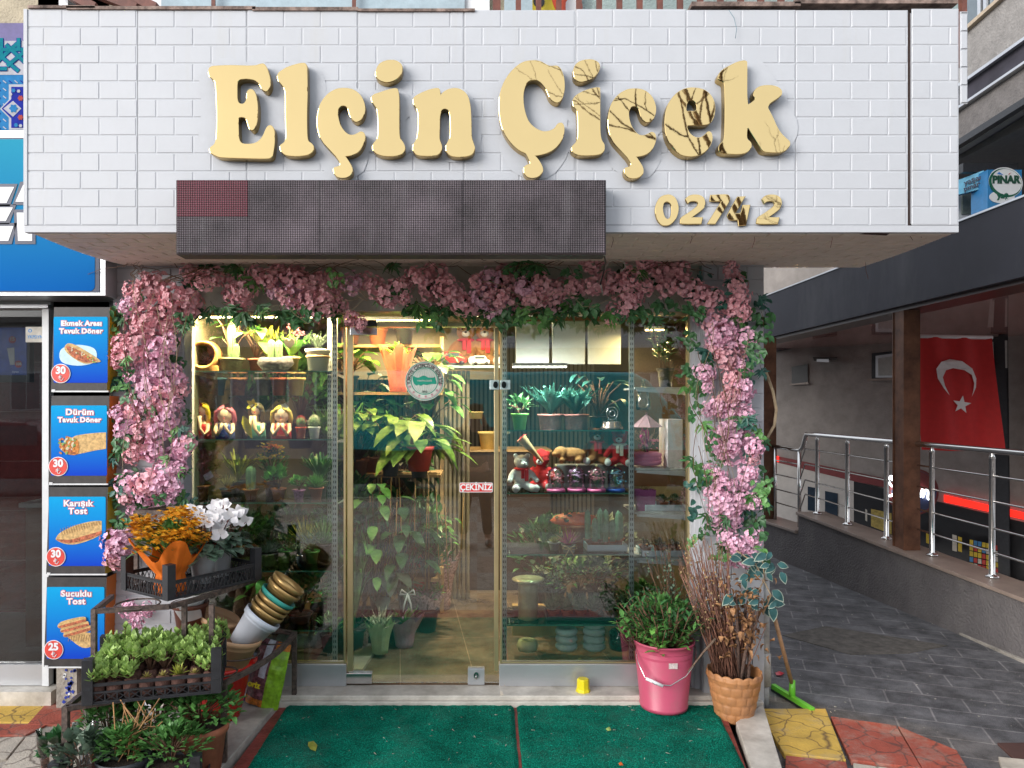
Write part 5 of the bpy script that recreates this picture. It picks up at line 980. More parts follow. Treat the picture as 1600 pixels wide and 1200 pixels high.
# ================================================================ plants and pots (builders)
def pot(t, r, h, m, rb=None, rim=.008, name='pot', sl=True, z=0, soilz=.9, rh=.15):
    rb = rb or r*.72; mb = MB(); th = .004
    mb.lathe([(.001,z),(rb,z),(rb+(r-rb)*(1-rh),z+h*(1-rh)),(r+rim*.6,z+h*(1-rh)+.001),(r+rim,z+h),(r+rim-th,z+h),(r-th,z+h*(1-rh)),(rb,z+h*.3)], 24)
    o = mb.build(name, m, t, local=True)
    if sl: mb = MB(); mb.lathe([(.0005,z+h*soilz+.004),(r*.6,z+h*soilz),(r-th,z+h*soilz-.004)], 18, 0, None, True, .05); mb.build('soil', soil, t, local=True)
    return o
def foliage(t, kind, h, r, m, z=0, n=60, seed=0, L=.06, Wd=.025, name='foliage', c=(0,0), parent_local=True):
    rg = random.Random(seed); mb = MB(); ox, oy = c
    if kind == 'bush':
        for i in range(n):
            a = rg.uniform(0, 2*PI); e = rg.uniform(-.15, 1)*PI/2; q = rg.uniform(.35,1)**.6; p = Vector((ox+r*q*math.cos(a)*math.cos(e), oy+r*q*math.sin(a)*math.cos(e), z+h*.45+h*.55*q*math.sin(e)))
            d = (p-Vector((ox,oy,z+h*.2))).normalized()+Vector((rg.uniform(-.6,.6), rg.uniform(-.6,.6), rg.uniform(-.3,.6))); mb.leaf(p, d, L*rg.uniform(.7,1.25), Wd*rg.uniform(.8,1.2), 0, .15, rg.uniform(-.1,.5), 3)
        for i in range(max(5, n//14)):
            a = rg.uniform(0, 2*PI); q = rg.uniform(.3,.9)*r; mb.tube([(ox,oy,z),(ox+q*.4*math.cos(a),oy+q*.4*math.sin(a),z+h*.5),(ox+q*math.cos(a),oy+q*math.sin(a),z+h*rg.uniform(.6,.95))], .0022, 4, 1)
    elif kind == 'strap':
        for i in range(n):
            a = rg.uniform(0, 2*PI); l = h*rg.uniform(.7,1.1); out = r*rg.uniform(.3,1.1); k = 6; pts = []
            for j in range(k+1): u_ = j/k; pts.append(Vector((ox+out*u_*math.cos(a), oy+out*u_*math.sin(a), z+l*(u_*1.25-.55*u_*u_*rg.uniform(.7,1.3)) if j else z)))
            vs = []; s_ = Vector((-math.sin(a), math.cos(a), 0))
            for j, p in enumerate(pts): w = Wd/2*(math.sin(PI*(.12+.88*j/k))**.6 if j < k else 0.02); vs += [p-s_*w+Vector((0,0,w*.4)), p, p+s_*w+Vector((0,0,w*.4))]
            fs = []
            for j in range(k): fs += [(j*3,j*3+1,j*3+4,j*3+3),(j*3+1,j*3+2,j*3+5,j*3+4)]
            mb.add(vs, fs, 0, True)
    elif kind == 'rosette':
        for i in range(n):
            a = i*2.4; e = .25+1.15*(i/n); l = L*rg.uniform(.85,1.1); d = Vector((math.cos(a)*math.cos(e), math.sin(a)*math.cos(e), math.sin(e))); mb.leaf((ox,oy,z), d, l, Wd, 0, .3, -.1, 3, None if e < 1.3 else (1,0,0), tip=.95)
    elif kind == 'stems':
        for i in range(n):
            a = rg.uniform(0, 2*PI); q = r*rg.uniform(.2,1); top = Vector((ox+q*math.cos(a), oy+q*math.sin(a), z+h*rg.uniform(.55,1))); b = Vector((ox+q*.25*math.cos(a), oy+q*.25*math.sin(a), z)); mid = b.lerp(top,.5)+rv(.02); mb.tube([b, mid, top], .0025, 4, 1)
            for j in range(7):
                p = b.lerp(top, .3+.7*j/6); an = rg.uniform(0, 6.3); d = (top-b).normalized()*.7+Vector((math.cos(an), math.sin(an), .1)); mb.leaf(p, d, L*rg.uniform(.7,1.2), Wd*rg.uniform(.8,1.2), 0, .15, rg.uniform(0,.4), 3)
    elif kind == 'broad':
        for i in range(n):
            a = rg.uniform(0, 2*PI); q = r*rg.uniform(.3,.9); p = Vector((ox+q*math.cos(a), oy+q*math.sin(a), z+h*rg.uniform(.35,1))); mb.tube([(ox,oy,z),(ox+q*.5*math.cos(a),oy+q*.5*math.sin(a),z+(p.z-z)*.7),p], .0035, 5, 1); mb.leaf(p, (math.cos(a)*.8, math.sin(a)*.8-.3, rg.uniform(-.5,.3)), L*rg.uniform(.7,1.15), Wd*rg.uniform(.8,1.1), 0, .12, .35, 5)
    elif kind == 'jade':
        for i in range(n):
            a = rg.uniform(0, 2*PI); q = r*rg.uniform(.15,1); top = Vector((ox+q*math.cos(a), oy+q*math.sin(a), z+h*rg.uniform(.55,1))); mb.tube([(ox,oy,z),Vector((ox,oy,z)).lerp(top,.5)+rv(.008),top], .004, 5, 1)
            for j in range(8):
                an = j*1.6+rg.uniform(-.3,.3); e = .2+.12*j; d = Vector((math.cos(an)*math.cos(e), math.sin(an)*math.cos(e), math.sin(e))); mb.leaf(top-Vector((0,0,.012*(7-j)/3)), d, L*rg.uniform(.75,1.15), Wd, 0, .1, -.25, 4)
    return mb.build(name, [m, vine], t, local=True)
def cactus(t, r, h, m, z=0, c=(0,0), ribs=14, name='cactus'):
    mb = MB(); n = ribs*2; prof = [(r*math.sin(PI*min(1,.35+.65*0)), 0)]; vs = []; K = 10
    for j in range(K+1):
        u_ = j/K; rr = r*(math.sqrt(max(0,1-((u_-.75)/.25)**2)) if u_ > .75 else (.82+.18*math.sin(PI*u_/1.5))); rr = max(rr, r*.04)
        for i in range(n): a = 2*PI*i/n; q = rr*(1 if i % 2 else .84); vs.append((c[0]+q*math.cos(a), c[1]+q*math.sin(a), z+h*u_))
    fs = [(j*n+i, j*n+(i+1) % n, (j+1)*n+(i+1) % n, (j+1)*n+i) for j in range(K) for i in range(n)]; mb.add(vs, fs, 0, False); return mb.build(name, m, t, local=True)
def place(t, x, y, z, rz=0, s=1): t.location = (x, y, z); t.rotation_euler = (0,0,rz); t.scale = (s,s,s); ORG[t.name] = Vector((x,y,z)); return t
def crate(label, L, Wd, H, loc, rz, lat='diamond', corner=.04, group='black plastic crates on the plant stand', tilt=0):
    t = thing('plastic_crate', label, 'crate', (0,0,0), group)
    mb = MB(); w = .012
    mb.box(-L/2, L/2, -Wd/2, Wd/2, 0, .004); mb.build('base', black_pl, t, local=True)
    for sx in (-1,1):
        for sy in (-1,1):
            x, y = sx*(L/2-.02), sy*(Wd/2-.02); mb = MB(); mb.box(x-.022, x+.022, y-.022, y+.022, .0, H+corner); mb.box(x-.014, x+.014, y-.0235, y-.022, H*.5, H*.55); mb.build('corner_post', black_pl, t, .003, local=True)
    for (a, b, fx, Ln) in ((-1, 0, 0, L), (1, 0, 0, L), (0, -1, 1, Wd), (0, 1, 1, Wd)):
        mb = MB(); n = 10 if Ln == L else 7; c0 = -Ln/2+.04; c1 = Ln/2-.04; hh = H*(.72 if lat != 'ladder' else 1); y0 = (a if a else b)*((Wd if fx == 0 else L)/2-.008)
        def pt(u, z): return (u, y0, z) if fx == 0 else (y0, u, z)
        for z, th in ((.006,.012),(hh*.92,.014),(hh*.55 if lat == 'x' else hh,.008)): mb.bar(pt(c0-.02,z), pt(c1+.02,z), .006, th)
        k = n if lat == 'x' else n*2
        for i in range(k):
            u0 = c0+(c1-c0)*i/k; u1 = c0+(c1-c0)*(i+1)/k; za, zb = .01, hh*(.9 if lat != 'x' else .52)
            mb.bar(pt(u0,za), pt(u1,zb), .003); mb.bar(pt(u0,zb), pt(u1,za), .003)
            if lat == 'diamond' and i % 3 == 0: mb.bar(pt(u0,za), pt(u0,zb), .005)
            if lat == 'x': mb.bar(pt(u0,za), pt(u0,zb), .005)
        mb.build('side', black_pl, t, local=True)
    t.location = loc; t.rotation_euler = (tilt, 0, rz); ORG[t.name] = Vector(loc); return t
# ================================================================ corner stand
ps = thing('plant_stand', 'rusty dark metal quarter-round tiered plant stand with ring holders at the left of the door', 'plant stand', tuple(P(300, 1090, 3.8)))
def sbar(name, pts, w=.022): 
    mb = MB()
    for a, b in zip(pts, pts[1:]): mb.bar(a, b, w)
    return mb.build(name, dark_metal, ps)
def Q(px, py, z): d = F*(CH-z)/(py-CY); return Vector(((px-CX)/F*d, d-DG, z))
# lower tier rim z=.346
z1 = .346; A1, B1, C1 = Q(103,1107,z1), Q(350,1068,z1), Q(460,990,z1)
def arc(a, b, bulge, n=10):
    m = (b-a); nrm = Vector((m.y, -m.x, 0)).normalized(); return [a.lerp(b, i/n)+nrm*bulge*math.sin(PI*i/n) for i in range(n+1)]
sbar('rim', arc(B1, C1, .05)); sbar('rim', [A1, B1]); sbar('rim', [A1, Q(180,1040,z1)]); sbar('rim', [Q(250,1062,z1)+Vector((0,.2,0)), Q(400,985,z1)+Vector((0,.06,0)), C1])
for p, zb in ((A1, ZG), (B1, -.02), (C1, -.0)): sbar('post', [Vector((p.x, p.y, z1+.01)), Vector((p.x, p.y, zb))], .025)
def ring(px, py, z, r, n=28): 
    c = Q(px, py, z); mb = MB(); mb.tube([c+Vector((r*math.cos(2*PI*i/n), r*math.sin(2*PI*i/n), 0)) for i in range(n+1)], .0045, 5, 0, True, False); return mb.build('ring_holder', dark_metal, ps)
ring(373,1022,z1,.105); ring(430,998,z1,.10); ring(347,1050,z1,.07)
# middle tier z=.70
z2 = .70; A2, B2, C2 = Q(147,955,z2), Q(265,948,z2), Q(400,905,z2)
sbar('rim', [A2, B2]); sbar('rim', arc(B2, C2, .02)); sbar('rim', [A2, Q(175,932,z2)]); ring(215,944,z2,.10)
sbar('post', [A2+Vector((0,0,.01)), Vector((A2.x, A2.y, z1))], .022)
pp = Q(331,945,.70); sbar('post', [Vector((pp.x, pp.y, .70)), Vector((pp.x, pp.y, .30))], .022)
# top tier z=1.08
z3 = 1.08; A3, B3 = P(213,806,3.92), P(317,790,4.0); B3.z = A3.z = z3
sbar('rim', [A3, A3.lerp(B3,.5)+Vector((.01,-.04,0)), B3]); sbar('rim', [A3, A3+Vector((.08,.18,0)), B3+Vector((0,.03,0))])
sbar('post', [A3+Vector((0,0,.01)), Vector((A3.x, A3.y, .7))]); sbar('post', [B3+Vector((0,0,.01)), Vector((B3.x, B3.y, .7))])
mb = MB(); c = (A3+B3)/2+Vector((.01,.06,0)); mb.tube([c+Vector((.09*math.cos(2*PI*i/24), .07*math.sin(2*PI*i/24), 0)) for i in range(25)], .0045, 5, 0, True, False); mb.build('ring_holder', dark_metal, ps)
pp = Q(268,955,.70); sbar('post', [Vector((pp.x, pp.y+.15, .71)), Vector((pp.x, pp.y+.15, -.02))], .022)
# top crate
Ac, Bc, Cc_ = Q(262,940,.712), Q(408,905,.712), Q(183,915,.712)
ux = (Bc-Ac).normalized(); rz1 = math.atan2(ux.y, ux.x); L1c = (Bc-Ac).length; uy = Vector((-ux.y, ux.x, 0)); W1c = .40
c1 = Ac+ux*L1c/2+uy*W1c/2
crate('topmost black crate on the stand, holding orange and white flowers', L1c, W1c, .12, (c1.x, c1.y, .713), rz1, 'diamond', .05)
def incr(c, ux, uy, u, v, z): p = c+ux*u+uy*v; return (p.x, p.y, z)
# kalanchoe in orange wrap
orange_w = mat('orange_felt_wrap', (.88,.20,.015), .7, var=.1, scale=6, bump=.3, trans=.15); kal = mat('orange_petals', (.90,.24,.008), .6, var=.3, scale=60, tint=(.98,.42,.02), trans=.05)
t = thing('kalanchoe_plant', 'orange flowering kalanchoe wrapped in orange felt in the top crate', 'potted plant')
pot(t, .055, .11, terracotta)
mb = MB(); n = 48; vs = []
for j in range(9):
    for i in range(n+1):
        a = 2*PI*i/n; u_ = j/8; flare = .058+.01*u_+(.055*max(0,u_-.45)/.55*(1+.55*math.sin(4*a+.6)) if u_ > .45 else 0)-(.012*math.exp(-((u_-.35)/.12)**2)); h_ = .17*u_+(.045*math.sin(4*a+.6)*max(0,u_-.5)*2); vs.append((flare*(1+.05*math.sin(13*a))*math.cos(a), flare*(1+.05*math.sin(13*a))*math.sin(a), h_))
mb.add(vs, [(j*(n+1)+i, j*(n+1)+i+1, (j+1)*(n+1)+i+1, (j+1)*(n+1)+i) for j in range(8) for i in range(n)], 0, True); mb.build('wrap', orange_w, t, local=True)
foliage(t, 'bush', .16, .11, green_m, .09, 70, 3, .06, .035)
def flowerheads(t, n, r, h0, h1, fr, m, seed, nf=22, name='flower_head', cx=0, cy=0, flat_=.6, stemm=None):
    rg = random.Random(seed)
    for i in range(n):
        a = rg.uniform(0,2*PI); q = r*math.sqrt(rg.random()); c = Vector((cx+q*math.cos(a), cy+q*math.sin(a), rg.uniform(h0,h1)-q*.3)); mb = MB()
        for k in range(nf):
            p = c+Vector((rg.gauss(0,fr*.5), rg.gauss(0,fr*.5), rg.gauss(0,fr*.3*flat_)+.004)); a0 = rg.uniform(0,6); s_ = fr*.26; nn = Vector((rg.uniform(-.5,.5), rg.uniform(-.9,.2), 1)).normalized(); tt = nn.orthogonal().normalized(); bb = nn.cross(tt)
            for j in range(4): b_ = a0+j*PI/2; mb.leaf(p, tt*math.cos(b_)+bb*math.sin(b_)+nn*.3, s_, s_*.8, 0, .1, .2, 2, nn)
        mb.tube([(cx,cy,h0*.5), c*.8+Vector((0,0,c.z*.1)), c], .002, 4, 1); mb.build(name, [m, stemm or green_m], t, local=True)
flowerheads(t, 36, .13, .21, .32, .048, kal, 5, 40)
place(t, *incr(c1, ux, uy, -.15, -.03, .718), 1.9, 1.3)
# cyclamens
white_pet = mat('white_petals', (.88,.86,.88), .7, var=.03, trans=.06, spec=.1); cyl = mat('cyclamen_leaf', (.035,.11,.055), .45, var=.6, scale=45, tint=(.16,.26,.18), trans=.1)
def cyclamen(label, x, y, seed, s=1):
    t = thing('cyclamen_plant', label, 'potted plant', (0,0,0), 'white cyclamens in the top crate'); rg = random.Random(seed); pot(t, .058, .15, white_pl, .046, rim=.006)
    mb = MB()
    for i in range(70):
        a = rg.uniform(0,2*PI); q = rg.uniform(.02,.115); p = Vector((q*math.cos(a), q*math.sin(a), .175+rg.uniform(-.02,.05)-q*.25)); mb.leaf(p, (math.cos(a), math.sin(a), rg.uniform(-.5,.2)), rg.uniform(.045,.065), rg.uniform(.05,.065), 0, .1, .3, 4)
    mb.build('foliage', [cyl], t, local=True)
    for i in range(20):
        a = rg.uniform(0,2*PI); q = rg.uniform(.03,.15); p = Vector((q*math.cos(a)+.01, q*math.sin(a), rg.uniform(.22,.33)-q*.25)); mb = MB()
        for j in range(5): b = rg.uniform(0,.8)+j*1.26; mb.leaf(p, (math.cos(b), rg.uniform(-.5,.1), abs(math.sin(b))*.9+rg.uniform(-.5,.3)), rg.uniform(.042,.056), .036, 0, .08, -.1, 4, (0,-1,.25))
        mb.tube([(0,0,.1),(p.x*.6,p.y*.6,p.z*.7),p+Vector((0,0,.01)),p], .002, 4, 1); mb.build('flower', [white_pet, mat('cyclamen_stem', (.2,.05,.04), .6)], t, local=True)
    place(t, x, y, .718, 0, s)
p = incr(c1, ux, uy, .045, -.02, 0); cyclamen('white cyclamen in a white pot in the middle of the top crate', p[0], p[1], 3, 1.15)
p = incr(c1, ux, uy, .20, .04, 0); cyclamen('white cyclamen in a white pot at the right end of the top crate', p[0]-.01, p[1], 8, 1.2)
# second crate with jade plants
A4, B4 = Q(128,1104,.357), Q(345,1083,.357); ux = (B4-A4).normalized(); rz2 = math.atan2(ux.y, ux.x); L2 = (B4-A4).length; uy = Vector((-ux.y, ux.x, 0)); W2 = .38; c2 = A4+ux*L2/2+uy*W2/2
crate('black crate in the middle of the stand, packed with jade plants', L2, W2, .125, (c2.x, c2.y, .358), rz2, 'x', .07)
bagm = mat('brown_peat_plug', (.13,.06,.045), .85, var=.3, scale=30, bump=.6)
rg = random.Random(12)
for r_ in range(4):
    for c_i in range(8):
        u_ = -L2/2+.05+c_i*(L2-.1)/7; v_ = -W2/2+.05+r_*.092
        kind = 'jade' if (r_ > 0 or c_i in (0,1,2)) else 'rosette'
        if r_ == 0 and c_i > 2 and c_i not in (3,4,5,6): kind = 'jade'
        t = thing('jade_seedling' if kind == 'jade' else 'rosette_succulent', ('jade plant with rounded green leaves packed in the middle crate' if kind == 'jade' else ('yellow green pointed rosette at the front of the middle crate' if c_i in (5,) else 'small yellow rosette succulent at the front edge of the middle crate')), 'succulent', (0,0,0), 'jade plants in the middle crate' if kind == 'jade' else 'rosettes in the middle crate')
        mb = MB(); mb.lathe([(.001,0),(.024,0),(.031,.02),(.033,.06),(.026,.078),(.001,.08)], 10, 0, None, True, .12); mb.build('root_plug', bagm, t, local=True)
        if kind == 'jade': foliage(t, 'jade', rg.uniform(.06,.10)+.018*r_, .056, green_j, .075, 10, rg.random(), .036, .024)
        elif c_i == 5: foliage(t, 'rosette', .05, .04, green_y, .075, 22, 1, .055, .015)
        else: foliage(t, 'rosette', .03, .04, mat('pale_yellow_succulent', (.50,.42,.12), .5, var=.2, trans=.1), .075, 16, 1, .03, .011)
        place(t, *incr(c2, ux, uy, u_, v_, .363), rg.uniform(0,6))
mb = MB(); mb.lathe([(.03,0),(.042,.05),(.044,.055)], 16); t_ = single(mb.build('teal_cup', mat('teal_plastic', (.03,.28,.26), .4)), 'teal plastic cup among the jade plants at the back of the middle crate', 'cup'); p = incr(c2, ux, uy, -.0, .13, .46); t_.location = p
# bottom crate
A5, B5 = Q(120,1232,-.06), Q(338,1196,-.03); ux = (B5-A5).normalized(); rz3 = math.atan2(ux.y, ux.x); L5 = .56; uy = Vector((-ux.y, ux.x, 0)); c5 = Vector((-1.49, -1.08, 0)); rz3 = .12; ux = Vector((math.cos(rz3), math.sin(rz3), 0)); uy = Vector((-ux.y, ux.x, 0))
crate('lowest black crate on the ground, crowded with leafy pots', .60, .42, .15, (c5.x, c5.y, ZG+.03), rz3, 'x', .09)
def potted(label, x, y, z, r, h, pm, kind, fh, fr, fm, n, seed, L=.05, Wd=.025, cat='potted plant', name='potted_plant', group=None, s=1, rz=0, **kw):
    t = thing(name, label, cat, (0,0,0), group); 
    if pm: pot(t, r, h, pm, **kw)
    foliage(t, kind, fh, fr, fm, h*.88 if pm else 0, n, seed, L, Wd); return place(t, x, y, z, rz, s)
S5=1.22
dkpot = mat('dark_grey_pot', (.035,.04,.048), .5, var=.1)
z5 = ZG+.036
def at5(u, v): q = c5+ux*u+uy*v; return q.x, q.y
x, y = at5(-.04,-.10); potted('bright leafy plant with dry stalks in a dark grey pot, front of the lowest crate', x, y, z5, .085, .17, dkpot, 'bush', .11, .09, green_m, 260, 21, .032, .022, s=S5)
t = bpy.data.objects['potted_plant']; mb = MB(); rg = random.Random(4)
for i in range(30): a = rg.uniform(0,6.3); q = rg.uniform(0,.06); b = Vector((q*math.cos(a), q*math.sin(a)+.02, .16)); mb.tube([b, b+rv(.03)+Vector((.02,0,.07)), b+rv(.06)+Vector((.04,.03,.14))], .0022, 4)
mb.build('dry_stalk', mat('dry_straw', (.42,.22,.09), .8, var=.2), t, local=True)
x, y = at5(.16,-.11); potted('low mottled bushy plant between the grey and terracotta pots, lowest crate', x, y, z5, .08, .15, dkpot, 'bush', .13, .13, green_m, 520, 22, .024, .014, s=S5)
x, y = at5(.23,.08); potted('lobed-leaf plant in a large terracotta pot, right end of the lowest crate', x, y, z5+.0, .10, .21, terracotta, 'bush', .14, .15, green_m, 480, 23, .032, .02, s=S5)
x, y = at5(.03,.12); potted('tall dark leafy plant at the back of the lowest crate', x, y, z5, .08, .16, dkpot, 'bush', .20, .15, green_m, 420, 24, .04, .022, s=S5)
x, y = at5(-.17,.10); potted('dark bushy plant in a thin clear sleeve, back left of the lowest crate', x, y, z5, .07, .15, terracotta, 'bush', .20, .11, green_m, 340, 25, .034, .02, s=S5)
x, y = at5(-.20,-.12); potted('leafy plant in a wrinkled clear sleeve, front left of the lowest crate', x, y, z5, .065, .12, mat('red_brown_film_pot', (.25,.05,.03), .3, bump=.8), 'bush', .15, .085, green_g, 130, 26, .04, .028, s=S5)
x, y = at5(-.36,.02); potted('small round-leaf plant in a clear sleeve left of the lowest crate', x, y, ZG+.02, .055, .14, terracotta, 'bush', .15, .065, green_d, 70, 27, .05, .04)
for (u, v, r, h, z, lb) in ((-.17,.10,.10,.36,z5,'tall clear wrap round the dark bushy plant at the back left of the lowest crate'), (-.20,-.12,.085,.27,z5,'wrinkled clear wrap round the plant over the red pot'), (-.36,.02,.075,.3,ZG+.02,'clear wrap round the small round-leaf plant outside the lowest crate')):
    x, y = at5(u, v); mb = MB(); n = 26; vs = []
    for j in range(7):
        for i in range(n): a = 2*PI*i/n; q = r*(.62+.5*j/6)*(1+.14*noise.noise((math.cos(a)*2+u*9, math.sin(a)*2, j*.5))); vs.append((x+q*math.cos(a), y+q*math.sin(a), z+h*j/6+.02*noise.noise((a,j,u*5))))
    mb.add(vs, [(j*n+i, j*n+(i+1)%n, (j+1)*n+(i+1)%n, (j+1)*n+i) for j in range(6) for i in range(n)], 0, True); single(mb.build('clear_sleeve', clear3), lb, 'plastic wrap')
# pots behind the stand
def plainpot(label, loc, r, h, m, rb=None, rot=(0,0,0), group=None, rim=.01, s=1, rh=.15):
    t = thing('plant_pot', label, 'plant pot', (0,0,0), group); pot(t, r, h, m, rb, rim, 'body', False, rh=rh); t.location = loc; t.rotation_euler = rot; t.scale = (s,)*3; return t
brownp = mat('brown_plastic_pot', (.15,.05,.03), .5, var=.1); beigep = mat('beige_plastic_pot', (.55,.33,.18), .5, var=.06); goldp = mat('gold_pot', (.50,.32,.12), .32, .6, var=.12); tealp = mat('teal_pot', (.05,.36,.30), .4); bluew = mat('cool_white_pot', (.62,.66,.74), .4, var=.03)
p = P(297,990,3.95); plainpot('brown pot with a tilted white pot inside, under the top crate', (p.x, p.y, p.z), .088, .17, brownp, .062)
p = P(299,958,3.93); plainpot('white pot tilted inside the brown pot under the top crate', (p.x, p.y, p.z-.03), .082, .1, white_pl, .06, (0,R(-10),0))
p = P(352,1052,3.9); plainpot('beige pot lying tilted under the stack of gold pots', (p.x, p.y, p.z), .135, .22, beigep, .09, (R(0),R(15),0))
p = P(322,1015,4.02); plainpot('beige pot leaning behind the post, left of the pot stack', (p.x, p.y, p.z), .11, .2, beigep, .075, (0,R(20),0))
st0 = P(382,1000,3.92); stdir = (P(448,915,3.97)-st0).normalized()
seq = [(0,.105,.19,bluew,'white pot at the bottom of the tilted pot stack'),(.125,.10,.12,goldp,'first gold pot above the white one in the tilted stack'),(.160,.10,.12,goldp,'second gold pot of the tilted stack'),(.195,.10,.12,goldp,'third gold pot of the tilted stack, just below the teal one'),(.228,.104,.12,tealp,'teal pot near the middle of the tilted pot stack'),(.275,.10,.13,goldp,'gold pot directly above the teal one in the tilted stack'),(.315,.098,.13,goldp,'topmost gold pot of the tilted stack')]
for off, r, h, m, lb in seq:
    q = stdir.to_track_quat('Z', 'Y').to_euler(); pl = st0+stdir*(off*.88-.03); plainpot(lb, tuple(pl), r*.93, h, m, r*.66, tuple(q), 'pots in the tilted stack', rim=.008, rh=.18)
# red bucket
redpl = mat('red_plastic', (.62,.018,.012), .35, var=.06)
t = thing('red_bucket', 'glossy red tub behind the stand posts, left of the soil bags', 'bucket'); mb = MB(); mb.lathe([(.001,0),(.11,0),(.17,.27),(.185,.275),(.185,.29),(.165,.29),(.11,.02)], 30); mb.build('body', redpl, t, local=True); mb = MB(); mb.box(.08,.2,-.03,.03,.285,.31); mb.build('lip', redpl, t, .006, local=True); place(t, *Q(342,1118,-.015))
# soil bags
def bag(label, px, py, w, h, th, mats, rot, seed, stripes):
    rg = random.Random(seed); t = thing('soil_bag', label, 'bag'); mb = MB(); nx, nz = 14, 18; vs = []
    for side in (-1, 1):
        for j in range(nz+1):
            for i in range(nx+1):
                u_, v_ = i/nx, j/nz; b = (math.sin(PI*u_)*math.sin(PI*min(1,.12+v_*.88)))**.5; y_ = side*th/2*b+.012*noise.noise((u_*4,v_*6,seed+side)); vs.append(((u_-.5)*w*(1-.12*v_*v_), y_, v_*h))
    N_ = (nx+1)*(nz+1)
    for s_ in (0, 1):
        for j in range(nz):
            for i in range(nx):
                a = s_*N_+j*(nx+1)+i; f = (a, a+1, a+nx+2, a+nx+1); mb.add([vs[k] for k in f], [(0,1,2,3)] if s_ == 0 else [(3,2,1,0)], stripes(i/nx, j/nz), True)
    mb.build('sack', mats, t, local=True); p = Q(px, py, -.018); place(t, *p); t.rotation_euler = rot; return t
lime = mat('lime_print', (.22,.42,.02), .4, var=.3, scale=30); dkpr = mat('dark_print', (.06,.03,.035), .4, var=.5, scale=60, tint=(.2,.08,.10)); whpr = mat('white_print', (.55,.58,.66), .4, var=.2, scale=60); gpr = mat('greyblue_print', (.30,.35,.45), .4, var=.3, scale=40); yel = mat('yellow_ink', (.7,.6,.03), .5)
t = bag('lime green and dark printed soil bag leaning against the kick panel', 408, 1102, .20, .36, .10, [lime, dkpr, whpr, mat('orange_print', (.6,.2,.03), .4, var=.4, scale=60)], (R(-6), R(12), R(-10)), 5, lambda u, v: (3 if v > .88 else 0) if u > .55 else (2 if v > .4 and (.25 < u < .5) else (3 if v < .06 else 1)))
mb = MB(); mb.mesh(text('oriz', .045, .001, .002), 0, at(-.045, -.063, .12)); mb.build('lettering', yel, t, local=True)
bag('pale blue printed soil bag between the red bucket and the lime bag', 372, 1092, .24, .26, .12, [whpr, gpr, mat('purple_print', (.05,.02,.12), .4)], (R(-4), R(4), R(4)), 7, lambda u, v: 2 if v < .08 else (1 if v > .7 else 0))
# ================================================================ right side: bucket, woven pot, twigs, squeegee, cup
pinkpl = mat('pink_plastic', (.49,.075,.14), .38, var=.05, scale=5, bump=.05)
stain(pinkpl, (.30,.12,.12), .45, 5, 3, .5, .72); pz = -.035; c = Q(1037,1103,pz); d_ = c.y+DG
t = thing('pink_bucket', 'pink plastic bucket with a wire handle full of green branches on the mat', 'bucket', (0,0,0))
r0, r1, hb = 37/F*d_, 46/F*d_, .375
mb = MB(); mb.lathe([(.001,.004),(r0*.97,.0),(r0,.012),(r0+.001,.02),(r0-.002,.024),(r0+(r1-r0)*.86,hb*.86),(r1*.965,hb*.87),(r1*.97,hb*.9),(r1*.985,hb*.965),(r1+.004,hb*.972),(r1+.005,hb),(r1-.004,hb),(r0+(r1-r0)*.8,hb*.8),(r0*.9,.02)], 48); mb.build('body', pinkpl, t, local=True)
mb = MB(); hp_ = [Vector((-r1*1.0,-.02,hb*.93)), Vector((-r1*1.01,-.10,hb*.75)), Vector((-r1*.85,-.155,hb*.58)), Vector((-r1*.55,-.178,hb*.50)), Vector((-.01,-.185,hb*.49)), Vector((r1*.45,-.18,hb*.62)), Vector((r1*.8,-.145,hb*.76)), Vector((r1*.99,-.07,hb*.88)), Vector((r1*1.0,-.02,hb*.93))]
mb.tube(hp_, .003, 8); hd = mb.build('handle', steel, t, local=True); mb = MB(); mb.tube([Vector((-r1*.82,-.158,hb*.565)), Vector((-r1*.30,-.182,hb*.48))], .0085, 12); mb.build('grip', white_pl, t, local=True)
mb = MB(); mb.box(-.012,.035,-r1*.93-.004,-r1*.93+.01,hb*.70,hb*.78, 0, Matrix.Identity(4)); mb.build('label', mat('torn_label', (.6,.5,.48), .8, var=.3, scale=60), t, local=True)
place(t, *c); c_b = Vector(c)
t = thing('green_branches', 'bundle of glossy and narrow-leaved green branches standing in the pink bucket', 'foliage', tuple(c_b+Vector((0,0,.2))))
foliage(t, 'bush', .30, .21, green_m, .10, 620, 35, .045, .017, 'leafy_mass'); foliage(t, 'stems', .31, .27, green_d, .12, 90, 31, .05, .018, 'narrow_leaf_branches'); foliage(t, 'stems', .26, .24, green_m, .12, 40, 32, .055, .02, 'narrow_leaf_branches')
foliage(t, 'stems', .15, .12, green_b, .10, 8, 33, .085, .036, 'broad_leaf_branches', (-.02,-.09)); foliage(t, 'stems', .20, .15, green_m, .12, 12, 34, .075, .028, 'broad_leaf_branches', (-.14,-.02))
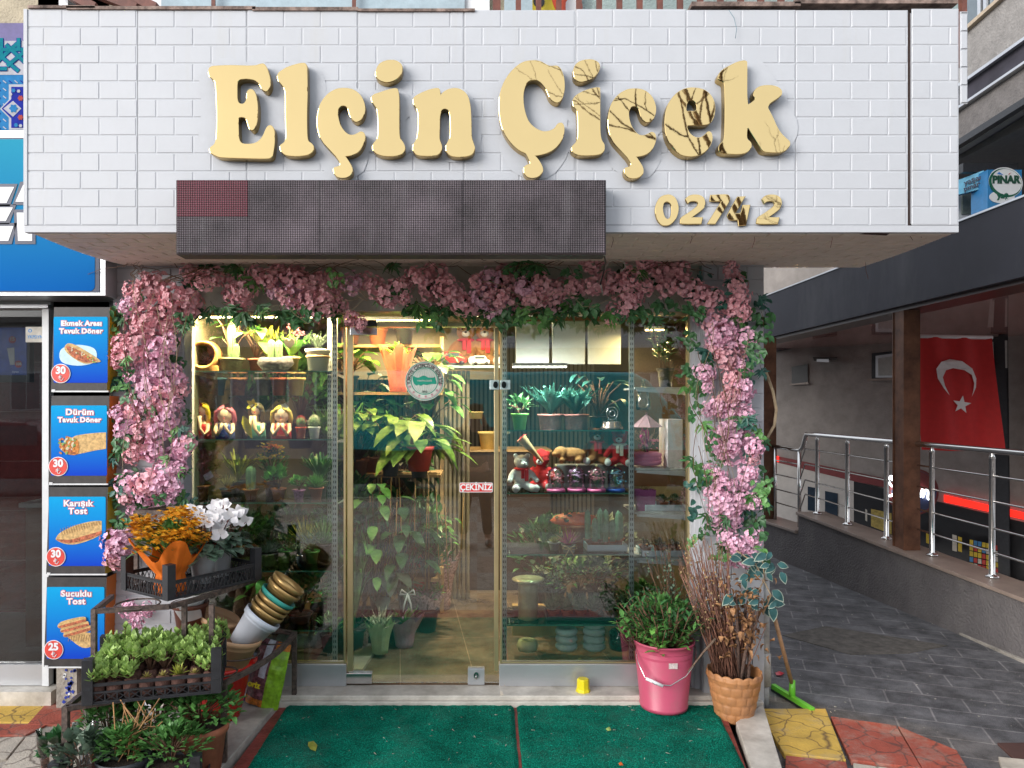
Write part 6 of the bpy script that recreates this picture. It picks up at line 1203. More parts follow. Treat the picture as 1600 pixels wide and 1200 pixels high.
# woven pot
wov = mat('tan_woven_plastic', (.42,.19,.075), .5, var=.1, scale=8)
stain(wov, (.20,.11,.07), .6, 5, 4, .48, .7); c = Q(1147,1122,ZG+.03); d_ = c.y+DG; t = thing('woven_pot', 'tan basket-weave plastic pot with scalloped rim at the corner of the shop', 'plant pot', (0,0,0)); r0, r1, hh = 26/F*d_, 41/F*d_, 74/F*d_
mb = MB(); n = 168; K = 40; vs = []
for s_ in (0, 1):
    for j in range(K+1):
        for i in range(n):
            a = 2*PI*i/n; u_ = j/K; rr_ = r0+(r1-r0)*u_**.9; row = int(u_*4.999); ph = (a*14/(2*PI)+(.5 if row % 2 else 0)) % 1
            if s_ == 0: rr_ += .006*abs(math.sin(PI*ph))**.35*abs(math.sin(PI*((u_*5) % 1)))**.4+(.003 if u_ < .06 or .88 < u_ < .93 else 0)
            else: rr_ -= .004
            zz = hh*u_+(.010*abs(math.sin(a*8)) if j == K else 0); vs.append((rr_*math.cos(a), rr_*math.sin(a), zz))
N_ = (K+1)*n
fs = [(j*n+i, j*n+(i+1)%n, (j+1)*n+(i+1)%n, (j+1)*n+i) for j in range(K) for i in range(n)]+[(N_+j*n+i, N_+(j+1)*n+i, N_+(j+1)*n+(i+1)%n, N_+j*n+(i+1)%n) for j in range(K) for i in range(n)]+[(K*n+i, K*n+(i+1)%n, N_+K*n+(i+1)%n, N_+K*n+i) for i in range(n)]+[tuple(range(n))[::-1]]
mb.add(vs, fs, 0, True); mb.build('body', wov, t, local=True); mb = MB(); mb.lathe([(.001,hh*.8),(r1*.9,hh*.8)], 20); mb.build('soil', soil, t, local=True); place(t, *c); cw = Vector(c)
twig_m = mat('red_brown_twig', (.17,.075,.05), .7, var=.3, scale=40, tint=(.26,.12,.08)); bud = mat('tan_buds', (.36,.24,.12), .8)
t = thing('twig_bundle', 'tall bundle of thin reddish budded twigs standing in the woven pot and leaning left', 'twigs', tuple(cw+Vector((-.05,0,.15))))
rg = random.Random(41)
mb = MB()
for i in range(125):
    b = cw+Vector((rg.uniform(-.10,.04), rg.uniform(-.05,.05), .17)); top = P(rg.uniform(1058,1140), rg.uniform(835,905), 4.0+rg.uniform(-.06,.08)); mid = b.lerp(top,.5)+Vector((rg.uniform(-.02,.03), rg.uniform(-.02,.02), 0)); r = rg.uniform(.0016,.0032); mb.tube([b, mid, top], [r*1.2, r, r*.5], 5)
    if rg.random() < .4:
        for k in range(5): q = mid.lerp(top, rg.random()); mb.ball(q+Vector((rg.choice([-1,1])*.005,-.004,0)), rg.uniform(.004,.007), 6, 1)
mb.build('twigs', [twig_m, bud], t)
t2 = thing('thick_branches', 'few thick grey brown branches standing at the right side of the woven pot', 'branches', tuple(cw+Vector((.05,0,.15)))); mb = MB()
for i in range(7):
    b = cw+Vector((rg.uniform(.0,.08), rg.uniform(-.04,.04), .17)); top = P(rg.uniform(1148,1192), rg.uniform(920,960), 4.0+rg.uniform(-.03,.05)); mb.tube([b, b.lerp(top,.4)+rv(.015), b.lerp(top,.7)+rv(.02), top], [.011,.009,.008,.004], 8)
mb.build('branches', mat('grey_brown_bark', (.14,.085,.065), .85, var=.3, scale=30, bump=.6), t2)
t3 = thing('dry_leaves', 'curled dry brown leaves on stems in the woven pot', 'dry leaves', tuple(cw+Vector((.05,0,.3)))); mb = MB()
for i in range(230):
    x, y = rg.gauss(1158,22), rg.uniform(925,1030)-(0 if i % 3 else 30); p = P(x, y, 3.98+rg.uniform(-.06,.10)); mb.leaf(p, rv(1), rg.uniform(.022,.05), rg.uniform(.018,.034), 0, .4, .6, 3)
for i in range(16):
    p = P(rg.gauss(1158,18), rg.uniform(930,980), 4.0); mb.tube([cw+Vector((rg.uniform(-.03,.07),0,.17)), cw.lerp(p,.5)+Vector((0,0,.12))+rv(.02), p], .002, 4, 1)
mb.build('leaves', [mat('dry_brown_leaf', (.25,.105,.04), .8, var=.4, scale=30, tint=(.42,.22,.10), trans=.15), twig_m], t3)
t4 = thing('dried_eucalyptus', 'grey green dried sprigs standing between the bucket and the window', 'dried sprigs', tuple(P(1040,980,4.2)))
mb = MB()
for i in range(28):
    b = P(rg.uniform(1040,1070), 985, 4.2); top = P(rg.gauss(1040,18), rg.uniform(845,930), 4.2+rg.uniform(-.05,.06)); mb.tube([b, b.lerp(top,.5)+rv(.02), top], .0018, 4, 1)
    for k in range(10): q = b.lerp(top, rg.uniform(.4,1))+rv(.012); mb.leaf(q, rv(1), .02, .018, 0, .1, .2, 2)
mb.build('sprigs', [green_g, vine], t4)
mb = MB(); mb.tube([P(1075,1050,3.95), P(1100,1018,3.93), P(1118,998,3.9)], [.004,.006,.007], 6); single(mb.build('fallen_branch', bark), 'short bare branch leaning between the pink bucket and the woven pot', 'branch')
# climbing stems behind bucket
# squeegee
lime_p = mat('lime_plastic', (.16,.55,.04), .35, var=.05)
t = thing('floor_squeegee', 'lime green floor squeegee with a wooden stick leaning on the shop corner', 'squeegee', tuple(G(1240,1085,ZG+.02)))
foot = G(1238,1084,ZG+.05); topp = P(1206,948,4.16)
mb = MB(); mb.tube([foot+Vector((0,0,.05)), topp], .0115, 10); mb.build('stick', mat('pale_wood_stick', (.45,.26,.14), .65, var=.25, scale=20), t)
e0, e1 = G(1208,1072,ZG+.03), G(1270,1110,ZG+.03); mb = MB(); mb.bar(e0, e1, .028, .03); mb.build('head', lime_p, t, .003)
mb = MB(); mb.bar(e0-Vector((.01,0,.018)), e1-Vector((.01,0,.018)), .006, .03); mb.build('rubber_blade', black_pl, t)
mid = (e0+e1)/2; mb = MB(); mb.tube([mid, mid.lerp(foot+Vector((0,0,.06)),.5)+Vector((0,0,.01)), foot+Vector((0,0,.08))], [.02,.018,.016], 10); mb.build('socket', lime_p, t)
# yellow cup upside down
c = Q(911,1080,.0); t = thing('yellow_cup', 'small upturned yellow plastic cup on the marble threshold', 'cup', (c.x,c.y,c.z)); mb = MB(); mb.lathe([(.041,0),(.043,.0),(.041,.012),(.037,.014),(.035,.068),(.030,.074),(.001,.074)], 8, 0, Matrix.Translation(c), False); mb.build('body', mat('yellow_plastic', (.75,.62,.01), .4, var=.05), t, .003)
# ================================================================ shop interior: shelving, goods, lamps
gedge = mat('shelf_glass_edge', (.10,.30,.22), .15, var=.1)
upr = mat('slotted_upright_metal', (.50,.55,.56), .35, .7, var=.1)
def upright(t, px, d, y0=495, y1=1032):
    mb = MB(); x = XP(px, d); z0, z1_ = ZP(y1, d), ZP(y0, d); mb.box(x-.014, x+.014, d-DG, d-DG+.02, z0, z1_, 0); n = int((z1_-z0)/.032)
    for i in range(n): z = z0+.01+i*.032; mb.box(x-.008, x-.003, d-DG-.001, d-DG+.001, z, z+.016, 1); mb.box(x+.003, x+.008, d-DG-.001, d-DG+.001, z, z+.016, 1)
    mb.build('upright', [upr, black_pl], t)
def gshelf(t, px0, px1, py, d0=4.45, d1=4.85, wood=None, name='shelf'):
    z = ZP(py, d0); mb = MB(); x0, x1 = XP(px0, d0), XP(px1, d0)
    if wood: mb.box(x0, x1, d0-DG, d1-DG, z-.018, z-.001); mb.build(name, wood, t)
    else:
        mb.box(x0, x1, d0-DG+.0025, d1-DG, z-.008, z-.001, 0); mb.box(x0, x1, d0-DG, d0-DG+.002, z-.008, z-.001, 1); mb.build(name, [clear2, gedge], t)
        for x in (x0+.02, x1-.02): MB().bar((x, d1-DG, z-.03), (x, d0-DG+.05, z-.012), .004, .02).build('bracket', upr, t)
    return z
sl_t = thing('display_shelving', 'glass shelves on slotted metal uprights inside the left window', 'shelving', (XP(405,4.5), .2, ZB))
for px in (299, 523): upright(sl_t, px, 4.43)
upright(sl_t, 299, 4.86); upright(sl_t, 515, 4.86)
zl = [gshelf(sl_t, 294, 526, y) for y in (579, 686, 785, 892, 985)]
sr_t = thing('display_shelving', 'glass shelves on slotted metal uprights inside the right window', 'shelving', (XP(885,4.5), .2, ZB))
for px in (788, 987): upright(sr_t, px, 4.43)
zr = [gshelf(sr_t, 792, 984, y) for y in (672, 770, 866, 976)]
sc_t = thing('corner_shelving', 'white bracketed shelves in the narrow corner at the right end of the window', 'shelving', (XP(1030,4.5), .2, ZB))
zc = []
for y in (605, 732, 800, 872):
    z = ZP(y, 4.5); zc.append(z); x0, x1 = XP(992,4.5), XP(1070,4.5); MB().box(x0, x1, .15, .5, z-.012, z).build('shelf', mat('pale_shelf', (.6,.62,.6), .4), sc_t)
    mb = MB(); mb.add([(x0+.01,.14,z-.013),(x1,.14,z-.013),(x1,.14,z-.05),(x1-.02,.14,z-.045),(x0+.01,.14,z-.025),(x0+.01,.146,z-.013),(x1,.146,z-.013),(x1,.146,z-.05),(x1-.02,.146,z-.045),(x0+.01,.146,z-.025)], [(0,1,2,3,4),(9,8,7,6,5),(0,5,6,1),(1,6,7,2),(2,7,8,3),(3,8,9,4),(4,9,5,0)]); mb.build('bracket', white_pl, sc_t)
greenp = mat('green_plastic_pot', (.10,.35,.07), .4, var=.06); redpot = mat('red_plastic_pot', (.55,.05,.03), .4); stonep = mat('mossy_stone_pot', (.22,.22,.12), .85, var=.35, scale=20, bump=.7); yelp = mat('cream_yellow_pot', (.70,.55,.22), .5)
cact_g = mat('cactus_green', (.09,.16,.07), .6, var=.25, scale=30); cact_p = mat('pale_cactus_green', (.22,.33,.22), .6, var=.2, scale=30); rust_f = mat('rusty_heather', (.22,.08,.05), .8, var=.4, scale=30); orf = mat('orange_bloom', (.75,.14,.01), .5, trans=.3, var=.3); yef = mat('yellow_bloom', (.75,.50,.02), .5, trans=.3, var=.3); pkf = mat('pink_bloom', (.75,.25,.35), .5, trans=.3)
def sp(px, z, d, label, name, kind, r, h, pm, fh, fr, fm, n, L, Wd, seed, cat='potted plant', group=None, **kw):
    return potted(label, XP(px, d), d-DG, z, r, h, pm, kind, fh, fr, fm, n, seed, L, Wd, cat, name, group, **kw)
# left, top shelf
z = zl[0]
t = thing('barrel_terrarium', 'wooden barrel-shaped terrarium with an open round front on the top left shelf', 'terrarium'); mb = MB()
mb.lathe([(.001,-.11),(.085,-.11),(.095,0),(.085,.11),(.078,.11),(.07,.1),(.07,-.09),(.001,-.09)], 26, 0, Matrix.Translation((0,0,.10)) @ Matrix.Rotation(R(90),4,'X')); mb.build('barrel', mat('wood_slats', (.45,.24,.07), .6, var=.3, scale=30), t, local=True)
mb = MB(); mb.box(-.09,.09,-.09,.1,0,.035); mb.box(-.075,.06,-.1,-.091,.012,.032); mb.build('base', mat('wood_slats', (0,0,0)), t, .004, local=True); foliage(t, 'bush', .06, .05, green_d, .05, 40, 1, .02, .012); place(t, XP(322,4.62), .27, z, .15)
t = sp(362, z, 4.62, 'tall fat cactus in a squat mossy stone pot on the top left shelf', 'cactus_plant', 'bush', .075, .085, stonep, .03, .06, green_g, 20, .02, .01, 2); cactus(t, .028, .24, cact_g, .08); cactus(t, .02, .10, cact_g, .08, (.03,.0)); foliage(t, 'broad', .3, .16, green_d, .1, 7, 5, .11, .08)
sp(401, z, 4.72, 'hanging large-leaved plant in a small terracotta pot at the back of the top left shelf', 'potted_plant', 'broad', .05, .09, terracotta, .26, .15, green_b, 10, .12, .07, 3)
t = thing('rock_planter', 'dark rock planter with two ear-shaped cacti on the top left shelf', 'planter'); mb = MB(); mb.lathe([(.001,0),(.075,0),(.11,.05),(.10,.085),(.08,.08),(.001,.07)], 18, 0, Matrix.Diagonal((1,.6,1,1)), True, .16); mb.build('rock', mat('dark_rock', (.06,.06,.07), .8, var=.6, scale=14, bump=.8), t, local=True); cactus(t, .024, .13, cact_g, .07, (-.02,-.01)); cactus(t, .024, .125, cact_g, .07, (.025,-.01)); place(t, XP(430,4.58), .23, z)
t = sp(455, z, 4.7, 'pink orchid with bright arching leaves at the back of the top left shelf', 'orchid', 'strap', .05, .1, yelp, .20, .17, green_b, 34, .1, .035, 4); flowerheads(t, 5, .07, .26, .36, .045, pkf, 3, 12, 'flower_head')
sp(420, z, 4.78, 'bright yellow green spider plant lit by the window lamp on the top left shelf', 'spider_plant', 'strap', .05, .1, white_pl, .26, .20, green_y, 40, .1, .03, 14)
t = thing('white_tub', 'white banded tub with a grassy plant, right end of the top left shelf', 'planter'); pot(t, .073, .14, white_pl, .06); mb = MB(); mb.lathe([(.071,.085),(.0745,.085),(.0755,.10),(.073,.10)], 24); mb.build('band', mat('tan_band', (.4,.28,.15), .7), t, local=True); foliage(t, 'strap', .14, .10, green_g, .13, 60, 6, .1, .008); place(t, XP(497,4.6), .25, z)
mb = MB(); mb.mesh(flat([catmull([(0,-.03),(-.03,.0),(-.028,.022),(-.012,.028),(0,.016),(0,.016),(.012,.028),(.028,.022),(.03,.0)], 4)], .002, .001), 0, at(XP(454,4.5), .12, ZP(537,4.5))); single(mb.build('heart_tag', mat('cream_tag', (.7,.6,.4), .5)), 'cream heart-shaped tag hanging in front of the orchid on the top left shelf', 'tag')
for i, (px, m, lb) in enumerate(((340, mat('blue_carton', (.10,.25,.33), .6), 'blue carton low behind the first figurine'), (372, mat('wicker', (.35,.19,.08), .8, var=.3, scale=40, bump=.6), 'brown wicker pot behind the pink-haired figurine'), (412, mat('grey_wicker', (.20,.21,.20), .8, var=.3), 'grey woven pot behind the long-haired figurine'), (436, terracotta, 'terracotta pot behind the blonde figurine'), (463, yelp, 'cream yellow pot lit warm behind the cactus pots'))):
    potted(lb, XP(px,4.95), .60, ZP(618,4.95), .055, .12, m, 'bush', .07, .06, green_m, 40, 60+i, .03, .018, 'potted plant', 'potted_plant')
# figurines
skin = mat('figurine_skin', (.78,.52,.42), .4, var=.03); lip = mat('figurine_red', (.6,.02,.03), .4); eyeb = mat('figurine_lash', (.05,.02,.02), .5)
def figurine(label, px, dress, hair, deco, tall, seed, wings=None):
    t = thing('figurine', label, 'figurine', (0,0,0), 'girl bust figurines on the left shelf'); hz = .175 if tall else .145; hr = .036 if tall else .052
    mb = MB(); mb.lathe([(.001,.0),(.055,.0),(.05,.05),(.045,.085),(.03,.10),(.014,.107),(.012,hz-hr*.7),(.001,hz-hr*.6)], 20, 0, Matrix.Diagonal((1,.6,1,1))); mb.ball((0,-.004,hz), (hr*.92,hr*.85,hr), 18)
    for s_ in (-1,1): mb.tube([(s_*.045,-.01,.088),(s_*.052,-.03,.05),(s_*.040,-.048,.022),(s_*.014,-.055,.06),(s_*.010,-.052,hz-hr*1.0)], [.014,.013,.012,.010,.012], 8)
    mb.build('body', skin, t, local=True)
    mb = MB(); mb.lathe([(.001,-.001),(.058,-.001),(.056,.03),(.052,.07),(.05,.088),(.044,.086)], 22, 0, Matrix.Diagonal((1.05,.68,1,1))); mb.ball((-.047,0,.083), (.016,.02,.014), 10); mb.ball((.047,0,.083), (.016,.02,.014), 10); mb.build('dress', dress, t, local=True)
    mb = MB(); mb.ball((0,.010,hz+.010), (hr*1.08,hr*.95,hr*1.03), 18); 
    for s_ in (-1,1):
        L_ = .02 if tall else .055; mb.tube([(s_*hr*.3,-hr*.55,hz+hr*.75),(s_*hr*.95,-hr*.3,hz+hr*.3),(s_*hr*1.08,.0,hz-hr*.5),(s_*hr*1.05,.005,L_ if tall else .07)], [.010,.017,.016,.008], 8); mb.tube([(s_*hr*.1,-hr*.5,hz+hr*.82),(s_*hr*.6,-hr*.62,hz+hr*.6),(s_*hr*.92,-hr*.35,hz+hr*.2)], [.008,.013,.006], 8)
    mb.build('hair', hair, t, local=True)
    mb = MB()
    for s_ in (-1,1): mb.tube([(s_*hr*.62,-hr*.62,hz+.002),(s_*hr*.4,-hr*.80,hz-.005),(s_*hr*.18,-hr*.84,hz+.001)], .0014, 5, 0)
    mb.ball((0,-hr*.86,hz-hr*.40), (.006,.004,.005), 8, 1); mb.ball((0,-hr*.89,hz-hr*.12), (.004,.004,.004), 6, 2); mb.build('face', [eyeb, lip, skin], t, local=True)
    mb = MB(); 
    for i in range(5): a = i*1.256; mb.leaf((hr*.4*(-1 if seed % 2 else 1),-hr*.5,hz+hr*.95), (math.cos(a),-.3,math.sin(a)), .03 if not tall else .045, .026, 0, .2, -.2, 3, (0,-1,0))
    mb.build('bow', deco, t, local=True)
    place(t, XP(px,4.6), .25, zl[1], R(-8 if seed % 2 else 8), 1.0)
yh = mat('yellow_hair', (.72,.50,.03), .45); ph = mat('pink_hair', (.62,.14,.24), .45); bh_ = mat('brown_hair', (.12,.08,.05), .5); gh = mat('golden_hair', (.62,.42,.10), .45); redd = mat('red_dress', (.55,.02,.03), .4); blued = mat('blue_dress', (.06,.10,.45), .4); teald = mat('teal_dress', (.10,.40,.36), .4); ybow = mat('yellow_bow', (.78,.62,.03), .45)
figurine('slim yellow-haired figurine in a red dress, leftmost of the four', 316, redd, yh, lip, True, 1)
figurine('round-faced pink-haired figurine in a blue dress resting her chin on her hands', 352, blued, ph, mat('brown_bow', (.15,.07,.05), .5), False, 2)
figurine('slim long brown-haired figurine with a yellow bow and teal dress', 401, teald, bh_, ybow, True, 3)
figurine('blonde round-faced figurine in a red dress, rightmost of the four', 440, redd, gh, white_pl, False, 4)
t = thing('cloth_scarf', 'yellow moulded wing shape held by the teal-dressed figurine', 'ornament'); mb = MB(); mb.leaf((-.03,-.06,.14), (.35,0,-1), .15, .05, 0, .2, .1, 4, (0,-1,0)); mb.build('wing', ybow, t, local=True); place(t, XP(395,4.6), .22, zl[1])
def spines(t, r, h, z, n, m, seed):
    rg = random.Random(seed); mb = MB()
    for i in range(n): 
        a = rg.uniform(0,6.3); e = rg.uniform(-.3,1.5); d = Vector((math.cos(a)*math.cos(e), math.sin(a)*math.cos(e), math.sin(e))); p = Vector((0,0,z))+Vector((d.x*r,d.y*r,d.z*h)); mb.leaf(p, d+rv(.3), .016, .0022, 0, 0, 0, 2)
    mb.build('spines', m, t, local=True)
t = thing('red_cactus', 'red-topped cactus in a red pot beside the blonde figurine', 'cactus'); pot(t, .032, .07, redpot, .025, .003); mb = MB(); mb.ball((0,0,.095), (.03,.03,.035), 14); mb.build('cactus', cact_g, t, local=True); spines(t, .03, .035, .095, 260, mat('red_spines', (.5,.06,.06), .6), 1); place(t, XP(470,4.58), .23, zl[1])
t = thing('white_cactus', 'round white-spined cactus in a white pot at the right end of the figurine shelf', 'cactus'); pot(t, .035, .072, white_pl, .026, .003); mb = MB(); mb.ball((0,0,.098), (.031,.031,.036), 14); mb.build('cactus', cact_g, t, local=True); spines(t, .031, .036, .098, 420, mat('white_spines', (.75,.72,.62), .6), 2); place(t, XP(491,4.56), .21, zl[1])
# third shelf
z = zl[2]
sp(313, z, 4.6, 'rusty brown heather-like plant in a terracotta pot, left end of the third shelf', 'heather_plant', 'bush', .055, .09, terracotta, .24, .10, rust_f, 330, .03, .008, 7)
t = sp(356, z, 4.6, 'dry grassy plant with a lilac card in a dark pot on the third left shelf', 'grass_plant', 'strap', .045, .07, dkpot, .12, .12, mat('straw_leaf', (.42,.30,.15), .7, trans=.2, var=.2), 50, .1, .006, 8); MB().box(-.035,.02,-.07,-.068,.16,.20, 0, Matrix.Rotation(R(-30),4,'Y')).build('card', mat('lilac_card', (.42,.36,.65), .5, var=.3, scale=60), t, local=True)
t = sp(392, z, 4.6, 'ribbed green column cactus in a terracotta pot on the third left shelf', 'cactus_plant', 'bush', .043, .065, terracotta, .02, .03, green_g, 10, .015, .008, 9); cactus(t, .032, .15, cact_p, .06, (0,0), 8)
sp(435, z, 4.6, 'jade plant with flat round leaves in a terracotta pot on the third left shelf', 'jade_plant', 'jade', .043, .07, terracotta, .13, .085, green_m, 12, .045, .035, 10)
t = sp(467, z, 4.57, 'small trailing plant in a pink cross-hatched pot on the third left shelf', 'potted_plant', 'bush', .035, .065, mat('pink_pattern_pot', (.55,.22,.42), .6, var=.4, scale=70), .08, .06, green_m, 50, .03, .022, 11)
sp(494, z, 4.6, 'spreading green succulent in a terracotta pot, right end of the third shelf', 'succulent_plant', 'rosette', .042, .075, terracotta, .10, .09, green_m, 70, .11, .018, 12)
t = sp(425, z, 4.75, 'orange and yellow blooming plant at the back of the third left shelf', 'flowering_plant', 'bush', .05, .1, brownp, .22, .12, green_d, 120, .04, .018, 13); flowerheads(t, 8, .11, .26, .36, .04, yef, 4, 14); flowerheads(t, 3, .05, .3, .37, .05, orf, 6, 18, cx=.0)
sp(500, z, 4.78, 'dark green pointed-leaf plant at the back right of the third shelf', 'potted_plant', 'strap', .05, .1, dkpot, .24, .15, green_d, 50, .1, .02, 15)
sp(372, z, 4.8, 'yellow green spiky plant at the back left of the third shelf', 'potted_plant', 'strap', .05, .1, dkpot, .25, .15, green_y, 40, .1, .016, 16)
# fourth shelf
z = zl[3]
t = thing('round_black_pot', 'glossy round black pot with spiky air plants on the fourth left shelf', 'potted plant'); mb = MB(); mb.lathe([(.001,0),(.03,.004),(.056,.04),(.052,.075),(.035,.09),(.03,.088),(.001,.07)], 26); mb.build('pot', mat('glossy_black', (.012,.012,.014), .08, var=0), t, local=True); foliage(t, 'strap', .08, .11, green_g, .08, 50, 17, .1, .007); place(t, XP(465,4.57), .22, z)
sp(487, z, 4.68, 'spiky plant in a bright green pot, right end of the fourth left shelf', 'potted_plant', 'strap', .045, .08, greenp, .14, .12, green_g, 40, .1, .008, 18)
sp(446, z, 4.70, 'small leafy plant in a green pot behind the round black pot', 'potted_plant', 'bush', .045, .08, greenp, .10, .08, green_m, 80, .03, .015, 19)
sp(420, z, 4.6, 'rosette plant in a dark pot at the left of the fourth shelf', 'potted_plant', 'rosette', .05, .08, dkpot, .10, .09, green_g, 50, .1, .03, 20)
sp(478, z, 4.8, 'aloe with long yellowish spiky leaves at the back of the fourth left shelf', 'aloe_plant', 'rosette', .05, .1, dkpot, .2, .1, green_y, 60, .19, .02, 22)
sp(505, z, 4.8, 'tall aloe with green spiky leaves at the back right of the fourth left shelf', 'aloe_plant', 'rosette', .05, .1, dkpot, .2, .1, green_m, 60, .2, .02, 23)
sp(385, z, 4.7, 'dark leafy plant behind the white cyclamens on the fourth left shelf', 'potted_plant', 'bush', .06, .1, brownp, .22, .14, green_d, 140, .05, .02, 24)
sp(345, z, 4.7, 'copper-leaved plant behind the orange flowers on the fourth left shelf', 'potted_plant', 'bush', .06, .1, brownp, .2, .12, rust_f, 160, .04, .015, 25)
# bottom left
z = ZB+.012
sp(470, zl[4], 4.62, 'dense dark round-leaved bush low in the left window behind the pot stack', 'bush_plant', 'bush', .07, .06, brownp, .26, .20, green_d, 420, .035, .026, 26)
sp(420, zl[4], 4.7, 'broad-leaved plant low in the left window', 'potted_plant', 'broad', .07, .06, brownp, .22, .16, green_m, 16, .10, .06, 27)
for i, (px, w, h) in enumerate(((445,.13,.10),(472,.16,.09),(495,.12,.13),(420,.12,.12))):
    mb = MB(); mb.ball((0,0,h/2), (w/2,.06,h/2), 14); o = mb.build('grey_stone', mat('grey_wrapped_stone', (.33,.36,.35), .6, var=.25, scale=20, bump=.8)); single(o, ['grey wrapped stone low in the left window, second from the left','wide grey wrapped stone at the middle of the window bottom','grey wrapped stone next to the black wrap in the left window','leftmost grey wrapped stone at the bottom of the left window'][i], 'stone', 'grey wrapped stones in the left window'); o.location = (XP(px,4.6), .25, ZB)
t = sp(514, ZB, 4.55, 'plant in a black tissue-wrapped pot beside the door post', 'wrapped_plant', 'bush', .05, .11, mat('black_tissue', (.012,.012,.014), .6, bump=.8), .12, .09, green_m, 60, .035, .022, 28)
for i, (px, py, d, h, r, fm, kind, lb) in enumerate(((320,1000,5.3,.75,.28,green_d,'bush','large dark bushy plant at the far left behind the window shelves'),(385,1000,5.35,.70,.30,green_m,'bush','large green bushy plant behind the left window shelves'),(450,1000,5.3,.75,.30,green_d,'bush','large dark bushy plant behind the fourth left shelf'),(510,1000,5.35,.7,.28,green_m,'bush','large green bush behind the right end of the left shelves'),
  (330,700,5.3,.45,.28,green_d,'bush','dark foliage plant high behind the barrel terrarium side'),(400,700,5.4,.45,.28,green_d,'strap','dark strap-leaved plant behind the figurines'),(470,700,5.35,.45,.26,green_m,'bush','green foliage plant high behind the cactus pots'),(530,760,5.2,.5,.24,green_m,'strap','strap-leaved plant just beside the left door post'),(545,900,5.1,.5,.22,green_d,'bush','dark bushy plant low beside the left door post'),
  (560,700,5.8,.4,.3,green_m,'broad','broad-leaved plant deep behind the door at the left'),(620,820,5.9,.5,.32,green_d,'broad','dark broad-leaved plant deep in the middle behind the door'),(670,700,5.9,.45,.3,green_m,'broad','broad-leaved plant deep behind the rack near the striped screen'),(860,960,5.3,.5,.3,green_d,'bush','dark bushy plant deep behind the lowest right shelf'),(940,960,5.3,.5,.3,green_g,'bush','grey green bushy plant deep behind the right window'))):
    d = d; sp(px, max(0, ZP(py,d)), d, lb, 'foliage_plant', kind, .11, .2, dkpot, h, r, fm, 420 if kind == 'bush' else (110 if kind == 'strap' else 34), .08 if kind == 'bush' else .17, .035 if kind != 'broad' else .10, 400+i)
# ---- behind the door
rk = thing('plant_rack', 'tall wooden rack crowded with tropical plants behind the glass door', 'rack', (XP(620,5.6), 1.2, 0)); woodl = mat('light_shelf_wood', (.50,.33,.16), .5, var=.15)
rx0, rx1 = XP(520,5.5), XP(690,5.5); zk = [ZP(y,5.5) for y in (540, 613, 740, 900)]
for z in zk: MB().box(rx0, rx1, 1.05, 1.55, z-.02, z).build('shelf', woodl, rk)
for x in (rx0, rx1-.03): MB().box(x, x+.03, 1.5, 1.549, 0, 2.2).build('side_post', woodl, rk)
varm = mat('variegated_leaf', (.035,.13,.025), .4, var=.4, scale=22, trans=.15, tint=(.15,.27,.05))
mon = [(548,0,5.4,'heart-leaved climber at the top left of the plant rack','broad',.22,.2,green_b,14,.15,.10),(590,0,5.45,'bright pothos at the top middle of the plant rack','broad',.20,.2,green_y,14,.13,.09),(632,0,5.4,'dark leafy climber at the top right of the plant rack','broad',.22,.2,green_m,16,.13,.08),
 (545,1,5.4,'big-leaved plant left of the coral tissue wrap','broad',.24,.2,green_b,12,.18,.12),(668,1,5.45,'green plant right of the coral tissue wrap','broad',.2,.18,green_m,12,.15,.09),
 (560,2,5.35,'large variegated dumb cane on the third rack shelf, near the door hinge side','broad',.40,.30,varm,24,.22,.10),(610,2,5.3,'variegated plant in the middle of the third rack shelf','broad',.36,.28,varm,20,.22,.11),(655,2,5.2,'philodendron with long dark variegated leaves hanging in front of the rack','broad',.30,.24,varm,16,.30,.13),(580,2,5.6,'dark green strap-leaved plant at the back of the third rack shelf','strap',.45,.30,green_m,60,.1,.03),
 (548,3,5.2,'fine grassy plant low at the left of the rack','strap',.40,.25,green_m,120,.1,.012),(620,3,5.5,'dark fern at the back of the lowest rack shelf','strap',.4,.3,green_d,110,.1,.018),(670,3,5.5,'glossy umbrella plant on the lowest rack shelf','broad',.35,.22,green_m,22,.10,.05)]
for i, (px, s_, d, lb, kind, fh, fr, fm, n, L, Wd) in enumerate(mon): sp(px, zk[s_], d, lb, 'tropical_plant', kind, .07, .12, [brownp, terracotta, dkpot, dkpot][i % 4], fh, fr, fm, int(n*2.2), L*.85, Wd*.9, 80+i)
for i, (px, py, d, r, lb) in enumerate(((640,760,5.0,.10,'big dark red pot hanging behind the door plants'),)): plainpot(lb, (XP(655,5.1), .72, ZP(735,5.1)), .10, .17, redpot, .07)
for i, (px, d, h, r, fm, kind, n, L, Wd, lb) in enumerate(((552,4.95,.85,.16,green_m,'strap',90,.1,.022,'tall grassy plant just inside the door by the hinge'),(585,5.1,1.0,.20,green_b,'broad',30,.13,.075,'tall broad-leaved plant just inside the door at the left'),(628,5.15,.95,.20,green_d,'broad',36,.15,.08,'tall dark broad-leaved plant inside the door near the middle'),(600,5.3,.75,.24,green_y,'strap',80,.1,.016,'yellow green arching grass behind the wrapped plants'),(668,5.4,.85,.18,green_m,'bush',340,.06,.03,'upright bushy green plant inside the door near the striped screen'),(570,5.4,.9,.26,green_d,'bush',480,.07,.035,'tall dark bushy plant deep at the left behind the door'),(640,5.7,.8,.26,green_m,'bush',420,.07,.035,'tall mid green bushy plant deep behind the middle of the door'))):
    sp(px, .0, d, lb, 'foliage_plant', kind, .08, .16, dkpot, h, r, fm, n, L, Wd, 520+i)
coral = mat('coral_tissue', (.80,.25,.16), .7, trans=.3, var=.12, bump=.3)
